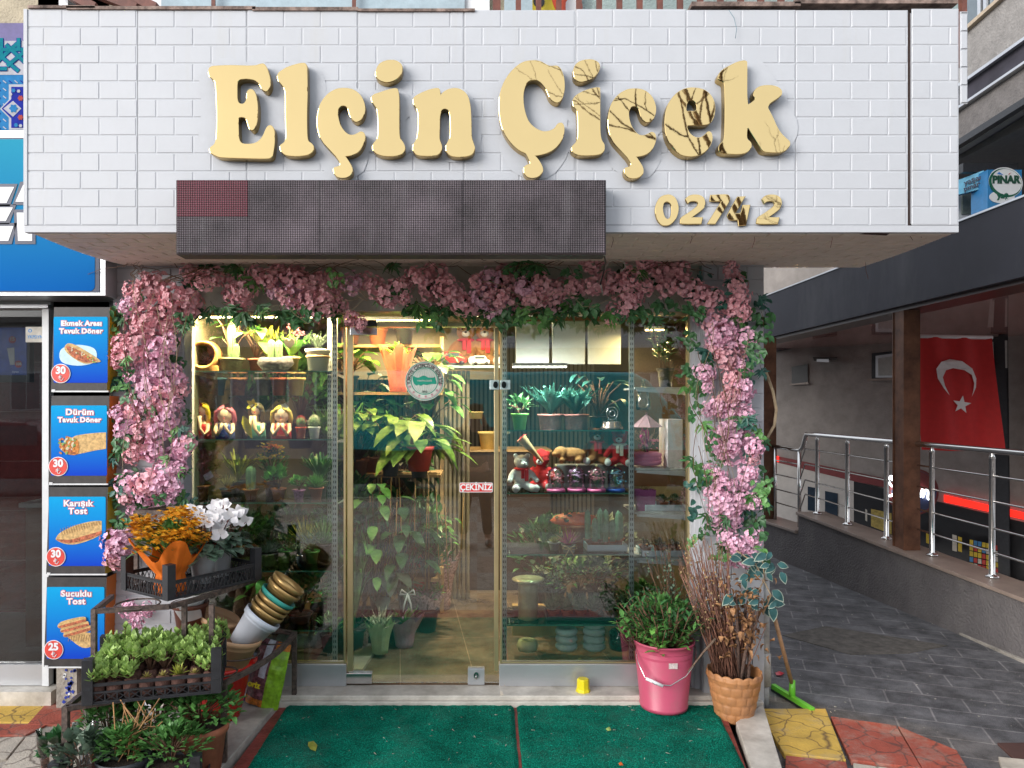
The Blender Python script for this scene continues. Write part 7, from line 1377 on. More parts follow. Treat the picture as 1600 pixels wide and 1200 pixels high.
def wrapped(label, px, z, d, r, h, m, kind, fh, fr, fm, n, L, Wd, seed, s=1, flare=1.6):
    t = thing('wrapped_plant', label, 'wrapped plant'); rg = random.Random(seed); mb = MB(); n_ = 40; vs = []
    for j in range(8):
        for i in range(n_): a = 2*PI*i/n_; u_ = j/7; q = r*(.65+.35*u_+(flare-1)*max(0,u_-.5)*2*(.6+.4*math.sin(5*a+seed)))*(1+.06*math.sin(15*a+seed)+.04*math.sin(23*a)); vs.append((q*math.cos(a), q*math.sin(a), h*u_+.16*h*math.sin(5*a+seed)*max(0,u_-.6)*2))
    mb.add(vs, [(j*n_+i, j*n_+(i+1)%n_, (j+1)*n_+(i+1)%n_, (j+1)*n_+i) for j in range(7) for i in range(n_)]+[tuple(range(n_))[::-1]], 0, True); mb.build('wrap', m, t, local=True)
    if kind: foliage(t, kind, fh, fr, fm, h*.7, n, seed, L, Wd)
    return place(t, XP(px,d), d-DG, z, rg.uniform(0,6), s)
wrapped('large coral tissue-wrapped bouquet on the rack behind the door', 622, zk[1], 5.3, .09, .30, coral, 'bush', .1, .08, green_b, 20, .08, .04, 3)
lpur = mat('lilac_paper', (.50,.30,.42), .6, trans=.15, var=.1, bump=.3); dotp = mat('dusty_red_print_paper', (.42,.08,.09), .6, var=.5, scale=60, tint=(.75,.45,.45)); limep = mat('pale_lime_paper', (.50,.62,.36), .6, trans=.2, var=.08, bump=.3); 
wrapped('striped-leaf plant in pale lime paper on the marble ledge inside the door', 594, .022, 4.85, .075, .20, limep, 'rosette', .12, .12, mat('cream_striped_leaf', (.12,.14,.05), .5, var=.9, scale=50, tint=(.65,.58,.38)), 16, .17, .035, 4, 1, 1.4)
wrapped('plant in lilac paper with a white ribbon, right of the pale lime one', 632, .0, 5.05, .085, .20, lpur, 'strap', .15, .12, green_m, 20, .1, .02, 6)
t = thing('ribbon_bow', 'white ribbon bow tied on the lilac wrapped plant', 'ribbon', (XP(637,4.92), .57, ZP(928,4.92))); mb = MB(); c = Vector((XP(637,4.92), .57, ZP(928,4.92)))
for s_ in (-1,1): mb.tube([c, c+Vector((s_*.04,-.01,.03)), c+Vector((s_*.05,-.01,.0)), c+Vector((s_*.01,0,-.003))], [.004,.008,.008,.004], 6); mb.tube([c, c+Vector((s_*.02,-.01,-.06)), c+Vector((s_*.03,-.01,-.12))], [.006,.007,.004], 6)
mb.build('ribbon', white_pl, t)
wrapped('plant in dusty red printed paper on the shop floor', 668, 0, 5.5, .09, .24, dotp, 'bush', .14, .12, green_m, 50, .06, .03, 7)
wrapped('plant in dusty red speckled paper at the left edge of the door', 562, .0, 5.0, .07, .18, dotp, 'bush', .1, .1, green_d, 40, .06, .03, 8)
wrapped('tall cone of speckled red paper farthest back on the shop floor', 690, 0, 6.0, .10, .42, dotp, 'strap', .2, .16, green_t, 30, .1, .03, 9)
wrapped('bright red tissue cone behind the lilac wrapped plant', 650, 0, 5.9, .10, .46, mat('red_tissue', (.7,.08,.05), .6, trans=.3), 'broad', .1, .1, green_m, 6, .1, .07, 10)
for i, (px, py, L) in enumerate(((560,870,.2),(602,880,.2))):
    t = sp(px, 0, 5.15, ['rubber plant with one broad olive leaf near the hinge side of the door','rubber plant with two broad olive leaves in the middle of the door'][i], 'rubber_plant', 'broad', .07, .14, dkpot, .42, .12, green_g, 6+i*3, .20, .12, 120+i)
rg = random.Random(77); bam = mat('bamboo_stick', (.42,.26,.10), .7, var=.2)
for i in range(13):
    px = 552+i*13.5+rg.uniform(-4,4); top = P(px+rg.uniform(-8,8), rg.uniform(735,790), 5.2); mb = MB(); mb.tube([P(px, 920, 5.2+rg.uniform(-.1,.1)), top], .0045, 6); single(mb.build('bamboo_stick', bam), 'thin bamboo stick standing among the plants behind the door', 'stick', 'bamboo sticks behind the door')
# counter, teddies on high shelf, small cars
ct = thing('shop_counter', 'dark brown shop counter with a light top deep inside behind the door', 'counter', (XP(765,6.6), 2.2, 0)); MB().box(XP(722,6.6), XP(860,6.6), 2.25, 2.8, 0, ZP(706,6.6)).build('cabinet', mat('dark_brown_cabinet', (.05,.03,.022), .35), ct, .004); MB().box(XP(718,6.6), XP(862,6.6), 2.22, 2.83, ZP(706,6.6)+.001, ZP(703,6.6)).build('top', woodl, ct)
plainpot('cream pot standing on the dark counter', (XP(762,6.6), 2.4, ZP(703,6.6)), .08, .16, yelp, .06); plainpot('small cream cup on a shelf above the counter', (XP(742,6.4), 2.0, ZP(654,6.4)), .07, .06, yelp, .06)
fur_b = mat('brown_plush', (.36,.15,.05), .95, var=.25, scale=80, bump=.8, bscale=200); fur_w = mat('white_plush', (.78,.77,.76), .95, var=.06, scale=80, bump=.8, bscale=200); fur_r = mat('red_plush', (.60,.02,.025), .95, var=.12, scale=80, bump=.8, bscale=200); fur_l = mat('light_brown_plush', (.46,.23,.09), .95, var=.2, scale=80, bump=.8, bscale=200)
def teddy(label, loc, s, fur, muzz=None, scarf=None, belly=None, feet=None, rz=0, hat=None, lying=False, group=None):
    t = thing('teddy_bear', label, 'teddy bear', (0,0,0), group); mb = MB()
    mb.ball((0,0,.33), (.20,.17,.25), 16); mb.ball((0,-.03,.70), (.19,.17,.17), 16)
    for s_ in (-1,1):
        mb.ball((s_*.15,-.01,.84), (.065,.035,.065), 12)
        mb.tube([(s_*.15,0,.48),(s_*.26,-.06,.38),(s_*.32,-.12,.28)], [.08,.075,.06], 10); mb.ball((s_*.33,-.14,.27), .065, 10)
        mb.tube([(s_*.10,-.05,.14),(s_*.20,-.20,.09),(s_*.24,-.30,.09)], [.10,.095,.08], 10)
    o = mb.build('body', fur, t, local=True); rm = o.modifiers.new('r', 'REMESH'); rm.mode = 'VOXEL'; rm.voxel_size = .022; rm.use_smooth_shade = True
    mb = MB(); mb.ball((0,-.19,.65), (.085,.07,.065), 12, 0); mb.ball((0,-.255,.675), (.03,.02,.022), 8, 1)
    for s_ in (-1,1): mb.ball((s_*.07,-.185,.74), .02, 8, 1)
    mb.build('face', [muzz or fur_w, eyeb], t, local=True)
    mb = MB(); 
    for s_ in (-1,1): mb.ball((s_*.25,-.36,.10), (.085,.05,.09), 12)
    mb.build('paws', feet or fur_w, t, local=True)
    if scarf: mb = MB(); mb.lathe([(.10,.50),(.17,.505),(.185,.53),(.17,.56),(.10,.565)], 20); mb.box(.02,.11,-.21,-.185,.26,.53); mb.box(-.07,.01,-.215,-.19,.32,.52); mb.build('scarf', scarf, t, .01, local=True)
    if hat: mb = MB(); mb.lathe([(.185,.75),(.19,.79),(.15,.86),(.06,.93),(.001,.95)], 20); mb.build('hat', hat, t, local=True)
    t.location = loc; t.scale = (s,)*3; t.rotation_euler = (0,0,rz); ORG[t.name] = Vector(loc); return t
hs_ = thing('high_shelf', 'high shelf deep inside above the counter, holding two bears and toy cars', 'shelf', (XP(735,6.2), 1.9, ZP(572,6.2))); MB().box(XP(660,6.2), XP(790,6.2), 1.75, 2.1, ZP(572,6.2)-.02, ZP(572,6.2)).build('board', mat('glossy_teal_board', (.35,.5,.52), .2), hs_)
zt = ZP(572,6.2)+.002; rscarf = mat('red_scarf', (.50,.02,.03), .8)
teddy('brown teddy bear on the high shelf, left of the pair', (XP(728,6.3), 1.95, zt), .42, fur_l, scarf=rscarf); teddy('brown teddy bear on the high shelf, right of the pair', (XP(757,6.3), 1.95, zt), .42, fur_l, scarf=rscarf)
def toycar(label, px, m, s=1):
    t = thing('toy_car', label, 'toy car'); mb = MB(); prof = [(-.07,.015),(.07,.015),(.072,.04),(.05,.05),(.035,.078),(-.06,.08),(-.068,.05)]
    n = len(prof); mb.add([(x,-.03,z) for x,z in prof]+[(x,.03,z) for x,z in prof], [tuple(range(n)), tuple(range(n,2*n))[::-1]]+[(i,i+n,(i+1)%n+n,(i+1)%n) for i in range(n)]); mb.build('body', m, t, .004, local=True)
    mb = MB(); mb.box(-.05,.03,-.0315,-.0305,.052,.072); mb.build('window', dkglass, t, local=True)
    for x in (-.045,.045): mb = MB(); mb.lathe([(.001,-.004),(.014,-.004),(.014,.004),(.001,.004)], 12, 0, Matrix.Translation((x,-.032,.015)) @ Matrix.Rotation(R(90),4,'X')); mb.build('wheel', black_pl, t, local=True)
    place(t, XP(px,5.95), 1.78, zt, 0, s)
toycar('red toy van on the high shelf', 709, redpl, 1.4); toycar('white toy van held in front of the right bear', 752, white_pl, 1.0)
# ---- right window
fp = mat('frosted_white_panel', (.42,.45,.42), .35, var=.04)
for i, (a, b) in enumerate(((806,858),(863,914),(919,970))):
    d = 5.0; single(MB().box(XP(a,d), XP(b,d), d-DG, d-DG+.02, ZP(569,d), ZP(502,d)).build('frosted_panel', fp, bevel=.002), ['left one of three frosted white panels at the top of the right window','middle one of three frosted white panels at the top of the right window','right one of three frosted white panels at the top of the right window'][i], 'panel', 'frosted panels at the top of the right window')
single(MB().box(XP(795,5.05), XP(985,5.05), .705, .73, ZP(500,5.05), ZP(485,5.05)).build('wood_board', mat('brown_board', (.22,.09,.04), .6, var=.2)), 'brown board above the frosted panels in the right window', 'board')
z = zr[0]
sp(812, z, 4.6, 'drooping plant in a green pot, left end of the top right shelf', 'potted_plant', 'bush', .05, .10, greenp, .10, .09, green_d, 50, .05, .03, 201)
pbr = mat('speckled_brown_pot', (.24,.10,.08), .8, var=.3, scale=80, bump=.6)
for i, px in enumerate((860, 900)): sp(px, z, 4.68, ['fern-leaved plant in a wide speckled brown pot, left of the pair','pine-like plant in a wide speckled brown pot, right of the pair'][i], 'fern_plant', 'strap', .075, .095, pbr, .24, .22, green_t, 46, .1, .03, 203+i, rb=.068)
t = thing('ornament_stand', 'small silver crown-topped ornament stand on the top right shelf', 'ornament'); mb = MB(); mb.lathe([(.001,0),(.07,0),(.072,.012),(.06,.02),(.055,.045),(.05,.05),(.001,.05)], 24); mb.build('base', mat('brown_silver', (.25,.20,.18), .25, .7), t, local=True); mb = MB(); mb.tube([(.035*math.cos(a),-.01,.10+.04*math.sin(a)) for a in [2*PI*i/20 for i in range(21)]], .003, 5); mb.tube([(.018*math.cos(a),-.01,.10+.02*math.sin(a)) for a in [2*PI*i/20 for i in range(21)]], .003, 5); mb.bar((-.03,-.01,.05),(-.02,-.01,.075),.004); mb.bar((.03,-.01,.05),(.02,-.01,.075),.004); mb.build('crown', steel, t, local=True); place(t, XP(956,4.6), .25, z)
sp(935, z, 4.75, 'dark climbing leaves at the back of the top right shelf', 'potted_plant', 'broad', .05, .08, dkpot, .28, .2, green_t, 16, .11, .05, 206)
z = zr[1]+.001
teddy('white teddy bear with a red scarf at the left end of the soft toy shelf', (XP(815,4.5), .17, z), .26, fur_w, fur_w, rscarf, rz=.25)
teddy('red bear with white striped limbs behind the white teddy', (XP(846,4.62), .28, z), .27, fur_r, fur_w, None, rz=-.3, hat=fur_r)
teddy('light brown teddy bear sitting high with a red scarf, middle of the toy shelf', (XP(932,4.72), .36, z+.15), .27, fur_b, fur_w, rscarf, rz=-.1)
teddy('red hooded teddy bear with a cream scarf at the right of the toy shelf', (XP(968,4.62), .26, z+.15), .25, fur_r, fur_w, mat('cream_scarf', (.65,.58,.48), .8), hat=fur_r, rz=-.3)
t = thing('plush_dog', 'brown plush dog lying face down between the bears', 'plush toy'); mb = MB(); mb.ball((0,0,.05), (.09,.05,.045), 14); mb.ball((-.07,-.02,.065), (.045,.04,.038), 14); mb.ball((-.105,-.03,.055), (.025,.022,.018), 10)
for x in (-.05,.05): mb.tube([(x,-.02,.03),(x-.02,-.06,.01)], [.022,.018], 8)
mb.ball((-.06,-.05,.05), (.014,.012,.035), 8); o = mb.build('body', fur_b, t, local=True); rm = o.modifiers.new('r','REMESH'); rm.mode = 'VOXEL'; rm.voxel_size = .006; rm.use_smooth_shade = True; place(t, XP(893,4.62), .27, z+.17)
box_ = mat('grey_box', (.12,.11,.11), .6); single(MB().box(XP(868,4.75), XP(984,4.75), .33, .47, z, z+.148).build('display_box', box_, bevel=.004), 'dark box the seated bears sit on, behind the flower domes', 'box')
t = thing('rose_bouquet', 'single rose in a cone of brown paper leaning on the white teddy', 'bouquet'); mb = MB(); mb.lathe([(.006,0),(.03,.17),(.035,.20)], 16, 0, None, True, .1); mb.build('paper', mat('kraft_paper', (.45,.26,.13), .8), t, local=True); flowerheads(t, 3, .012, .19, .2, .025, lip, 4, 14); t.location = P(848,722,4.5); t.rotation_euler = (0,R(-42),0)
for i, (px, fm, bm, lb) in enumerate(((868, pkf, mat('pink_base', (.8,.15,.4), .4), 'clear dome with faded flowers on a hot pink base'), (901, mat('lilac_bloom', (.55,.25,.5), .6), mat('pink_base', (0,0,0)), 'clear dome with lilac flowers on a pink base'), (931, pkf, mat('pink_base', (0,0,0)), 'clear dome with mixed pink flowers'), (962, mat('sky_blue_bloom', (.15,.42,.65), .6), mat('blue_base', (.02,.10,.5), .4), 'clear dome with light blue flowers on a blue base'))):
    t = thing('flower_dome', lb, 'flower dome', (0,0,0), 'flower domes on the toy shelf'); mb = MB(); mb.lathe([(.001,0),(.056,0),(.058,.01),(.054,.018),(.001,.018)], 22); mb.build('base', bm, t, local=True)
    mb = MB(); mb.lathe([(.050,.019),(.051,.10),(.045,.125),(.025,.145),(.001,.152)], 22); mb.build('dome', clear3, t, local=True); mb = MB(); mb.ball((0,0,.158), .007, 8); mb.build('knob', goldtrim, t, local=True)
    flowerheads(t, 7, .03, .05, .13, .03, fm, 40+i, 12); place(t, XP(px,4.53), .16+.015*(i%2), z)
z = zr[2]
t = sp(893, z, 4.75, 'plant in orange-red tissue at the back of the third right shelf', 'wrapped_plant', 'bush', .06, .12, redpot, .1, .1, green_d, 30, .05, .03, 210); t = thing('tissue_wrap', 'low crumpled orange tissue wrap behind the succulents on the third right shelf', 'tissue wrap'); mb = MB(); mb.lathe([(.14,.0),(.15,.015),(.12,.045),(.07,.065),(.001,.07)], 40, 0, Matrix.Diagonal((1,.6,1,1)), True, .22); mb.build('tissue', mat('orange_red_tissue', (.75,.13,.04), .6, bump=.3), t, local=True); place(t, XP(898,4.75), .40, z+.14)
plainpot('terracotta pot under the orange tissue wrap', (XP(898,4.75), .40, z), .09, .138, terracotta)
t = sp(866, z, 4.58, 'small yellow green succulent in a grey pot, left on the third right shelf', 'succulent_plant', 'rosette', .034, .05, mat('grey_pot', (.25,.27,.30), .6), .04, .04, green_y, 36, .045, .018, 211)
t = thing('succulent_arrangement', 'magenta and yellow succulent arrangement with a raffia bow on the third right shelf', 'succulent'); pot(t, .042, .05, mat('grey_pot', (0,0,0)), .034, .003); foliage(t, 'rosette', .08, .05, mat('magenta_leaf', (.50,.05,.22), .5, trans=.2, var=.3), .045, 30, 5, .10, .016); foliage(t, 'rosette', .08, .05, mat('gold_leaf', (.50,.35,.08), .5, trans=.2), .05, 10, 6, .12, .014); foliage(t, 'rosette', .04, .03, green_g, .06, 24, 7, .035, .014)
mb = MB()
for s_ in (-1,1): mb.tube([(0,-.045,.035),(s_*.03,-.05,.05),(s_*.045,-.05,.035),(s_*.02,-.05,.028),(0,-.045,.035)], .003, 5); mb.tube([(0,-.047,.033),(s_*.02,-.052,0),(s_*.032,-.055,-.02)], .0025, 5)
mb.build('raffia_bow', mat('raffia', (.55,.45,.28), .8), t, local=True); place(t, XP(888,4.52), .15, z)
def tray(label, px0, px1, z, d, h, m, name='tray', group=None):
    t = thing(name, label, 'tray', (0,0,0), group); w = XP(px1,d)-XP(px0,d); mb = MB(); mb.box(-w/2,w/2,-.09,.09,0,.006); 
    for a in ((-w/2,-w/2+.008,-.09,.09),(w/2-.008,w/2,-.09,.09),(-w/2,w/2,-.098,-.0905),(-w/2,w/2,.0905,.098)): mb.box(a[0],a[1],a[2],a[3],.0062,h)
    mb.build('body', m, t, .003, local=True); return place(t, (XP(px0,d)+XP(px1,d))/2, d-DG, z)
foam = mat('white_foam', (.62,.70,.78), .7, var=.03)
tray('white foam tray holding tall cacti on the third right shelf', 914, 976, z, 4.62, .042, foam)
for i, (px, h, dd_) in enumerate(((920,.19,.05),(928,.15,-.04),(939,.20,.04),(949,.19,.06),(955,.14,-.04),(966,.19,.0),(944,.13,-.05),(972,.17,.06))):
    t = thing('column_cactus', 'tall pale green column cactus in a small terracotta pot in the white tray', 'cactus', (0,0,0), 'column cacti in the white tray'); pot(t, .026, .05, terracotta, .02, .003); cactus(t, .020, h, cact_p, .045, (0,0), 9); place(t, XP(px,4.62), .27+dd_, z+.007)
z = zr[3]
t = thing('gold_foil_roll', 'upright roll of cream gold foil with a flared top on the lowest right shelf', 'roll'); mb = MB(); mb.lathe([(.001,0),(.062,0),(.062,.20),(.066,.225),(.098,.235),(.10,.245),(.08,.252),(.02,.255),(.001,.25)], 30, 0, None, True, .05); mb.build('foil', mat('cream_gold_foil', (.60,.52,.36), .3, .35, var=.1, scale=12, bump=.5), t, local=True); place(t, XP(825,4.6), .24, z)
tray('dark plastic tray of small agave-like plants on the lowest right shelf', 852, 980, z, 4.62, .03, mat('dark_tray', (.03,.03,.045), .3)); rg = random.Random(9)
for r_ in range(2):
    for c_i in range(6):
        t = thing('zebra_succulent', 'small pointed grey green succulent in a terracotta pot in the dark tray', 'succulent', (0,0,0), 'succulents in the dark tray'); pot(t, .03, .045, terracotta, .022, .004); foliage(t, 'rosette', .09, .05, green_g, .04, 34, r_*9+c_i, rg.uniform(.085,.12), .02); place(t, XP(862+c_i*21.5,4.62)+r_*.03, .23+r_*.09, z+.008, rg.uniform(0,6))
t = sp(862, z, 4.82, 'pale round-leaved eucalyptus bunch at the back left of the lowest right shelf', 'eucalyptus', 'stems', .05, .12, dkpot, .22, .2, green_g, 22, .04, .034, 220); sp(930, z, 4.82, 'trailing grey green leaves at the back of the lowest right shelf', 'eucalyptus', 'bush', .05, .12, dkpot, .22, .24, green_g, 200, .04, .028, 221); sp(905, z, 4.85, 'dark leafy bunch at the back of the lowest right shelf', 'potted_plant', 'bush', .05, .12, dkpot, .2, .26, green_m, 200, .05, .02, 222)
z = ZB+.01
wreath = mat('pale_foam_ring', (.62,.66,.64), .85, var=.06, scale=40, bump=.5)
def ringstack(px, n, lbs, r=.068):
    for i in range(n): mb = MB(); mb.lathe([(r*.35,0),(r*.8,-.0),(r,.013),(r*1.02,.026),(r*.9,.042),(r*.5,.044),(r*.35,.038)], 30); o = mb.build('foam_ring', wreath); o.location = (XP(px,4.58), .23, ZB+.002+i*.0455); single(o, lbs[i], 'foam ring', 'stacked pale foam rings in the right window')
ringstack(885, 3, ['lowest pale foam ring of the left stack','middle pale foam ring of the left stack','topmost pale foam ring of the left stack']); ringstack(928, 4, ['lowest pale foam ring of the right stack','second foam ring from the bottom of the right stack','third foam ring from the bottom of the right stack','topmost pale foam ring of the right stack'])
mb = MB(); mb.lathe([(.02,0),(.06,0),(.066,.03),(.055,.06),(.02,.062),(.018,.03)], 28); o = mb.build('ribbon_roll', mat('cream_ribbon', (.6,.5,.33), .6)); o.location = (XP(824,4.58), .23, ZB); single(o, 'cream ribbon roll lying at the bottom left of the right window', 'ribbon roll')
t = thing('black_vase', 'ribbed glossy black vase in the bottom right corner of the window', 'vase'); mb = MB(); mb.lathe([(.001,0),(.06,0),(.07,.04),(.066,.10),(.05,.12),(.04,.12),(.04,.03)], 30, 0, None, True, .05); mb.build('body', mat('glossy_black', (0,0,0)), t, local=True); place(t, XP(968,4.6), .25, ZB)
single(MB().box(XP(800,4.9), XP(870,4.9), .5, .56, ZB, ZB+.2).build('cardboard_box', mat('tan_card', (.45,.30,.13), .8), bevel=.004), 'tan cardboard box low behind the ribbon roll', 'box')
sp(1000, ZB, 4.6, 'bright green leafy bunch low in the corner behind the pink bucket', 'leafy_bunch', 'bush', .09, .2, black_pl, .22, .16, green_b, 160, .05, .03, 223)
# corner shelves
t = thing('dried_bouquet', 'pink dried flower bouquet with pampas and a lace parasol on the upper corner shelf', 'bouquet'); mb = MB()
for k in range(3): mb.tube([(.075*math.cos(a)*(1+.1*math.sin(3*a)), .06*math.sin(a), .03+.022*k) for a in [2*PI*i/24 for i in range(25)]], .021, 8)
mb.build('pink_cloth_wrap', mat('pink_satin', (.68,.25,.42), .35, var=.06), t, local=True); foliage(t, 'strap', .20, .10, mat('pampas', (.55,.38,.26), .8, trans=.2), .08, 40, 3, .1, .008); flowerheads(t, 8, .06, .12, .18, .035, pkf, 8, 12); foliage(t, 'strap', .18, .08, mat('magenta_leaf', (0,0,0)), .08, 5, 5, .1, .03)
mb = MB(); n = 8
for i in range(n): a, b = 2*PI*i/n, 2*PI*(i+1)/n; mb.add([(0,0,.33),(.10*math.cos(a),.10*math.sin(a),.25),(.10*math.cos(b),.10*math.sin(b),.25)], [(0,1,2)]); mb.tube([(0,0,.33),(.10*math.cos(a),.10*math.sin(a),.25)], .002, 4)
mb.ball((0,0,.335), .008, 8); mb.build('lace_parasol', mat('pink_lace', (.7,.45,.5), .7, alpha=.55), t, local=True); place(t, XP(1018,4.5), .28, zc[1])
single(MB().box(XP(1050,4.45), XP(1074,4.45), .2, .42, zc[1], zc[1]+.30).build('white_box', mat('pinkish_white_box', (.66,.60,.60), .5), bevel=.003), 'tall pinkish white box on the upper corner shelf against the frame', 'box')
t = thing('purple_gift_bag', 'purple paper gift bag with a gold bow on the middle corner shelf', 'gift bag'); mb = MB(); mb.add([(-.05,-.03,0),(.05,-.03,0),(.05,.03,0),(-.05,.03,0),(-.07,-.04,.13),(.06,-.04,.13),(.06,.04,.13),(-.07,.04,.13)], [(0,1,5,4),(1,2,6,5),(2,3,7,6),(3,0,4,7),(3,2,1,0)]); mb.build('bag', mat('purple_paper', (.36,.08,.25), .5), t, local=True); flowerheads(t, 2, .02, .13, .14, .03, goldtrim, 3, 12, 'bow'); place(t, XP(1012,4.5), .22, zc[2])
def mtray(label, px0, px1, z, d, n, fm, seed):
    tray(label, px0, px1, z, d, .04, foam)
    for i in range(n):
        u_ = (i % 3)/2; t = thing('seedling_pot', 'low dark seedling in a terracotta pot in a corner white tray', 'seedling', (0,0,0), 'seedlings in the corner trays'); pot(t, .028, .045, terracotta, .022, .004); foliage(t, 'bush', .04, .035, fm, .035, 34, seed+i, .02, .01); place(t, XP(px0+10+u_*(px1-px0-20), d), d-DG-.04+.08*(i//3), z+.007)
mtray('white foam tray of low seedlings on the third corner shelf', 1003, 1066, zc[2]+.0005, 4.62, 6, green_d, 300); mtray('white foam tray on the lowest corner shelf', 998, 1064, zc[3]+.0005, 4.62, 6, green_g, 310)
t = thing('glass_bottle', 'clear bottle with gold trim on the top corner shelf', 'bottle'); mb = MB(); mb.lathe([(.001,0),(.045,0),(.048,.05),(.03,.12),(.012,.15),(.011,.19),(.001,.19)], 20); mb.build('glass', clear3, t, local=True); place(t, XP(1005,4.6), .25, zc[0]-.14)
sp(1040, zc[0], 4.6, 'dark branching plant on the top corner shelf', 'potted_plant', 'stems', .05, .12, dkpot, .30, .14, green_d, 12, .06, .025, 230)
# ---- lamps
def lamp(name, label, x0, x1, y, z, W_, col, size=None, tilt=0, spread=None):
    t = thing(name, label, 'lamp', ((x0+x1)/2, y, z)); MB().box(x0, x1, y-.02, y+.02, z, z+.02).build('fixture', white_pl, t); MB().box(x0+.005, x1-.005, y-.014, y+.014, z-.006, z-.0005).build('diffuser', mat('lamp_glow_'+name, (1,.8,.5), .5, emit=(*col, 9)), t)
    l = bpy.data.lights.new(name, 'AREA'); l.shape = 'RECTANGLE'; l.size = x1-x0; l.size_y = .05; l.energy = W_; l.color = col; o = bpy.data.objects.new(name+'_light', l); COL.objects.link(o); o.parent = t; o.location = (0, 0, -.012); o.rotation_euler = (tilt, 0, 0)
warm = (1, .66, .26)
lamp('window_tube_lamp', 'warm tube lamp at the top of the left window', XP(330,4.75), XP(520,4.75), .13, 2.19, 24, (1,.72,.38), None, R(25))
lamp('ceiling_lamp', 'small bright ceiling lamp seen above the door', XP(740,5.6), XP(765,5.6), 1.2, 2.33, 18, (1,.80,.52))
lamp('right_window_tube_lamp', 'white tube lamp under the frosted panels in the right window', XP(800,4.5), XP(885,4.5), .12, ZP(573,4.5), 12, (1,.96,.9), None, R(25))
lamp('back_lamp', 'warm lamp under the ceiling at the back of the shop', -.9, -.3, 2.2, 2.36, 9, (1,.72,.36))
lamp('shelf_lamp', 'warm lamp at the top right corner of the window', XP(1005,4.9), XP(1035,4.9), .5, 2.15, 8, warm)
lamp('rack_lamp', 'warm strip lamp above the plant rack', XP(560,5.2), XP(680,5.2), .8, 2.25, 11, warm)
single(MB().box(XP(990,5.6), XP(1072,5.6), 1.25, 1.3, ZP(760,5.6), ZP(505,5.6)).build('dark_cabinet', mat('dark_brown_cabinet', (0,0,0)), bevel=.004), 'tall dark cabinet behind the corner shelves', 'cabinet')
# ================================================================ the street behind the camera (seen in the glass and the gold letters)
tealc = mat('teal_car_paint', (.06,.52,.56), .2, var=.03, coat=.6); 
def van():
    x0, x1, y0 = -2.6, 4.6, -10.2; t = thing('teal_van', 'long teal van parked in the street opposite the shop, mirrored in the glass', 'van', (1, y0-1, ZG-.06))
    mb = MB(); prof = [(x0,.35),(x1,.35),(x1,1.15),(x1-.35,1.35),(x1-1.2,2.35),(x1-1.5,2.5),(x0+.1,2.5),(x0,2.4)]; prof = [(x,z+ZG-.06) for x,z in prof]; n = len(prof)
    mb.add([(x,y0,z) for x,z in prof]+[(x,y0-2,z) for x,z in prof], [tuple(range(n)), tuple(range(n,2*n))[::-1]]+[(i,i+n,(i+1)%n+n,(i+1)%n) for i in range(n)]); mb.build('body', tealc, t, .06)
    for a, b in ((x0+.25,x0+1.9),(x0+2.1,x0+3.7),(x0+3.9,x0+5.3)): MB().box(a, b, y0+.001, y0+.012, 1.45, 2.1).build('window', mat('teal_tinted_glass', (.06,.42,.46), .1, coat=.5), t, .005)
    MB().box(x0, x1, y0+.001, y0+.02, .12, .80).build('sill_trim', black_pl, t)
    for x in (x0+1.1, x1-1.2): mb = MB(); mb.lathe([(.001,-.1),(.34,-.1),(.36,-.06),(.36,.06),(.34,.1),(.001,.1)], 28, 0, Matrix.Translation((x,y0,ZG+.3)) @ Matrix.Rotation(R(90),4,'X')); mb.lathe([(.001,-.115),(.2,-.115),(.22,-.10)], 20, 1, Matrix.Translation((x,y0,ZG+.3)) @ Matrix.Rotation(R(-90),4,'X')); mb.build('wheel', [black_pl, steel], t)
van()
def car():
    x0, y0 = -11.2, -9.8; t = thing('dark_red_car', 'dark red car parked across the street from the snack shop', 'car', (x0+2, y0-.9, ZG-.06)); mb = MB()
    prof = [(0,.35),(4.2,.35),(4.25,.75),(3.9,.95),(3.1,1.02),(2.5,1.45),(1.2,1.5),(.5,1.1),(.02,1.0)]; n = len(prof); mb.add([(x0+x,y0,z+ZG) for x,z in prof]+[(x0+x,y0-1.7,z+ZG) for x,z in prof], [tuple(range(n)), tuple(range(n,2*n))[::-1]]+[(i,i+n,(i+1)%n+n,(i+1)%n) for i in range(n)]); mb.build('body', mat('dark_red_paint', (.18,.015,.025), .2, coat=.6), t, .05)
    MB().box(x0+.95, x0+2.75, y0+.001, y0+.01, 1.0+ZG, 1.38+ZG).build('window', dkglass, t)
    for x in (.8, 3.4): mb = MB(); mb.lathe([(.001,-.1),(.31,-.1),(.31,.1),(.001,.1)], 24, 0, Matrix.Translation((x0+x,y0,ZG+.26)) @ Matrix.Rotation(R(90),4,'X')); mb.build('wheel', black_pl, t)
car()
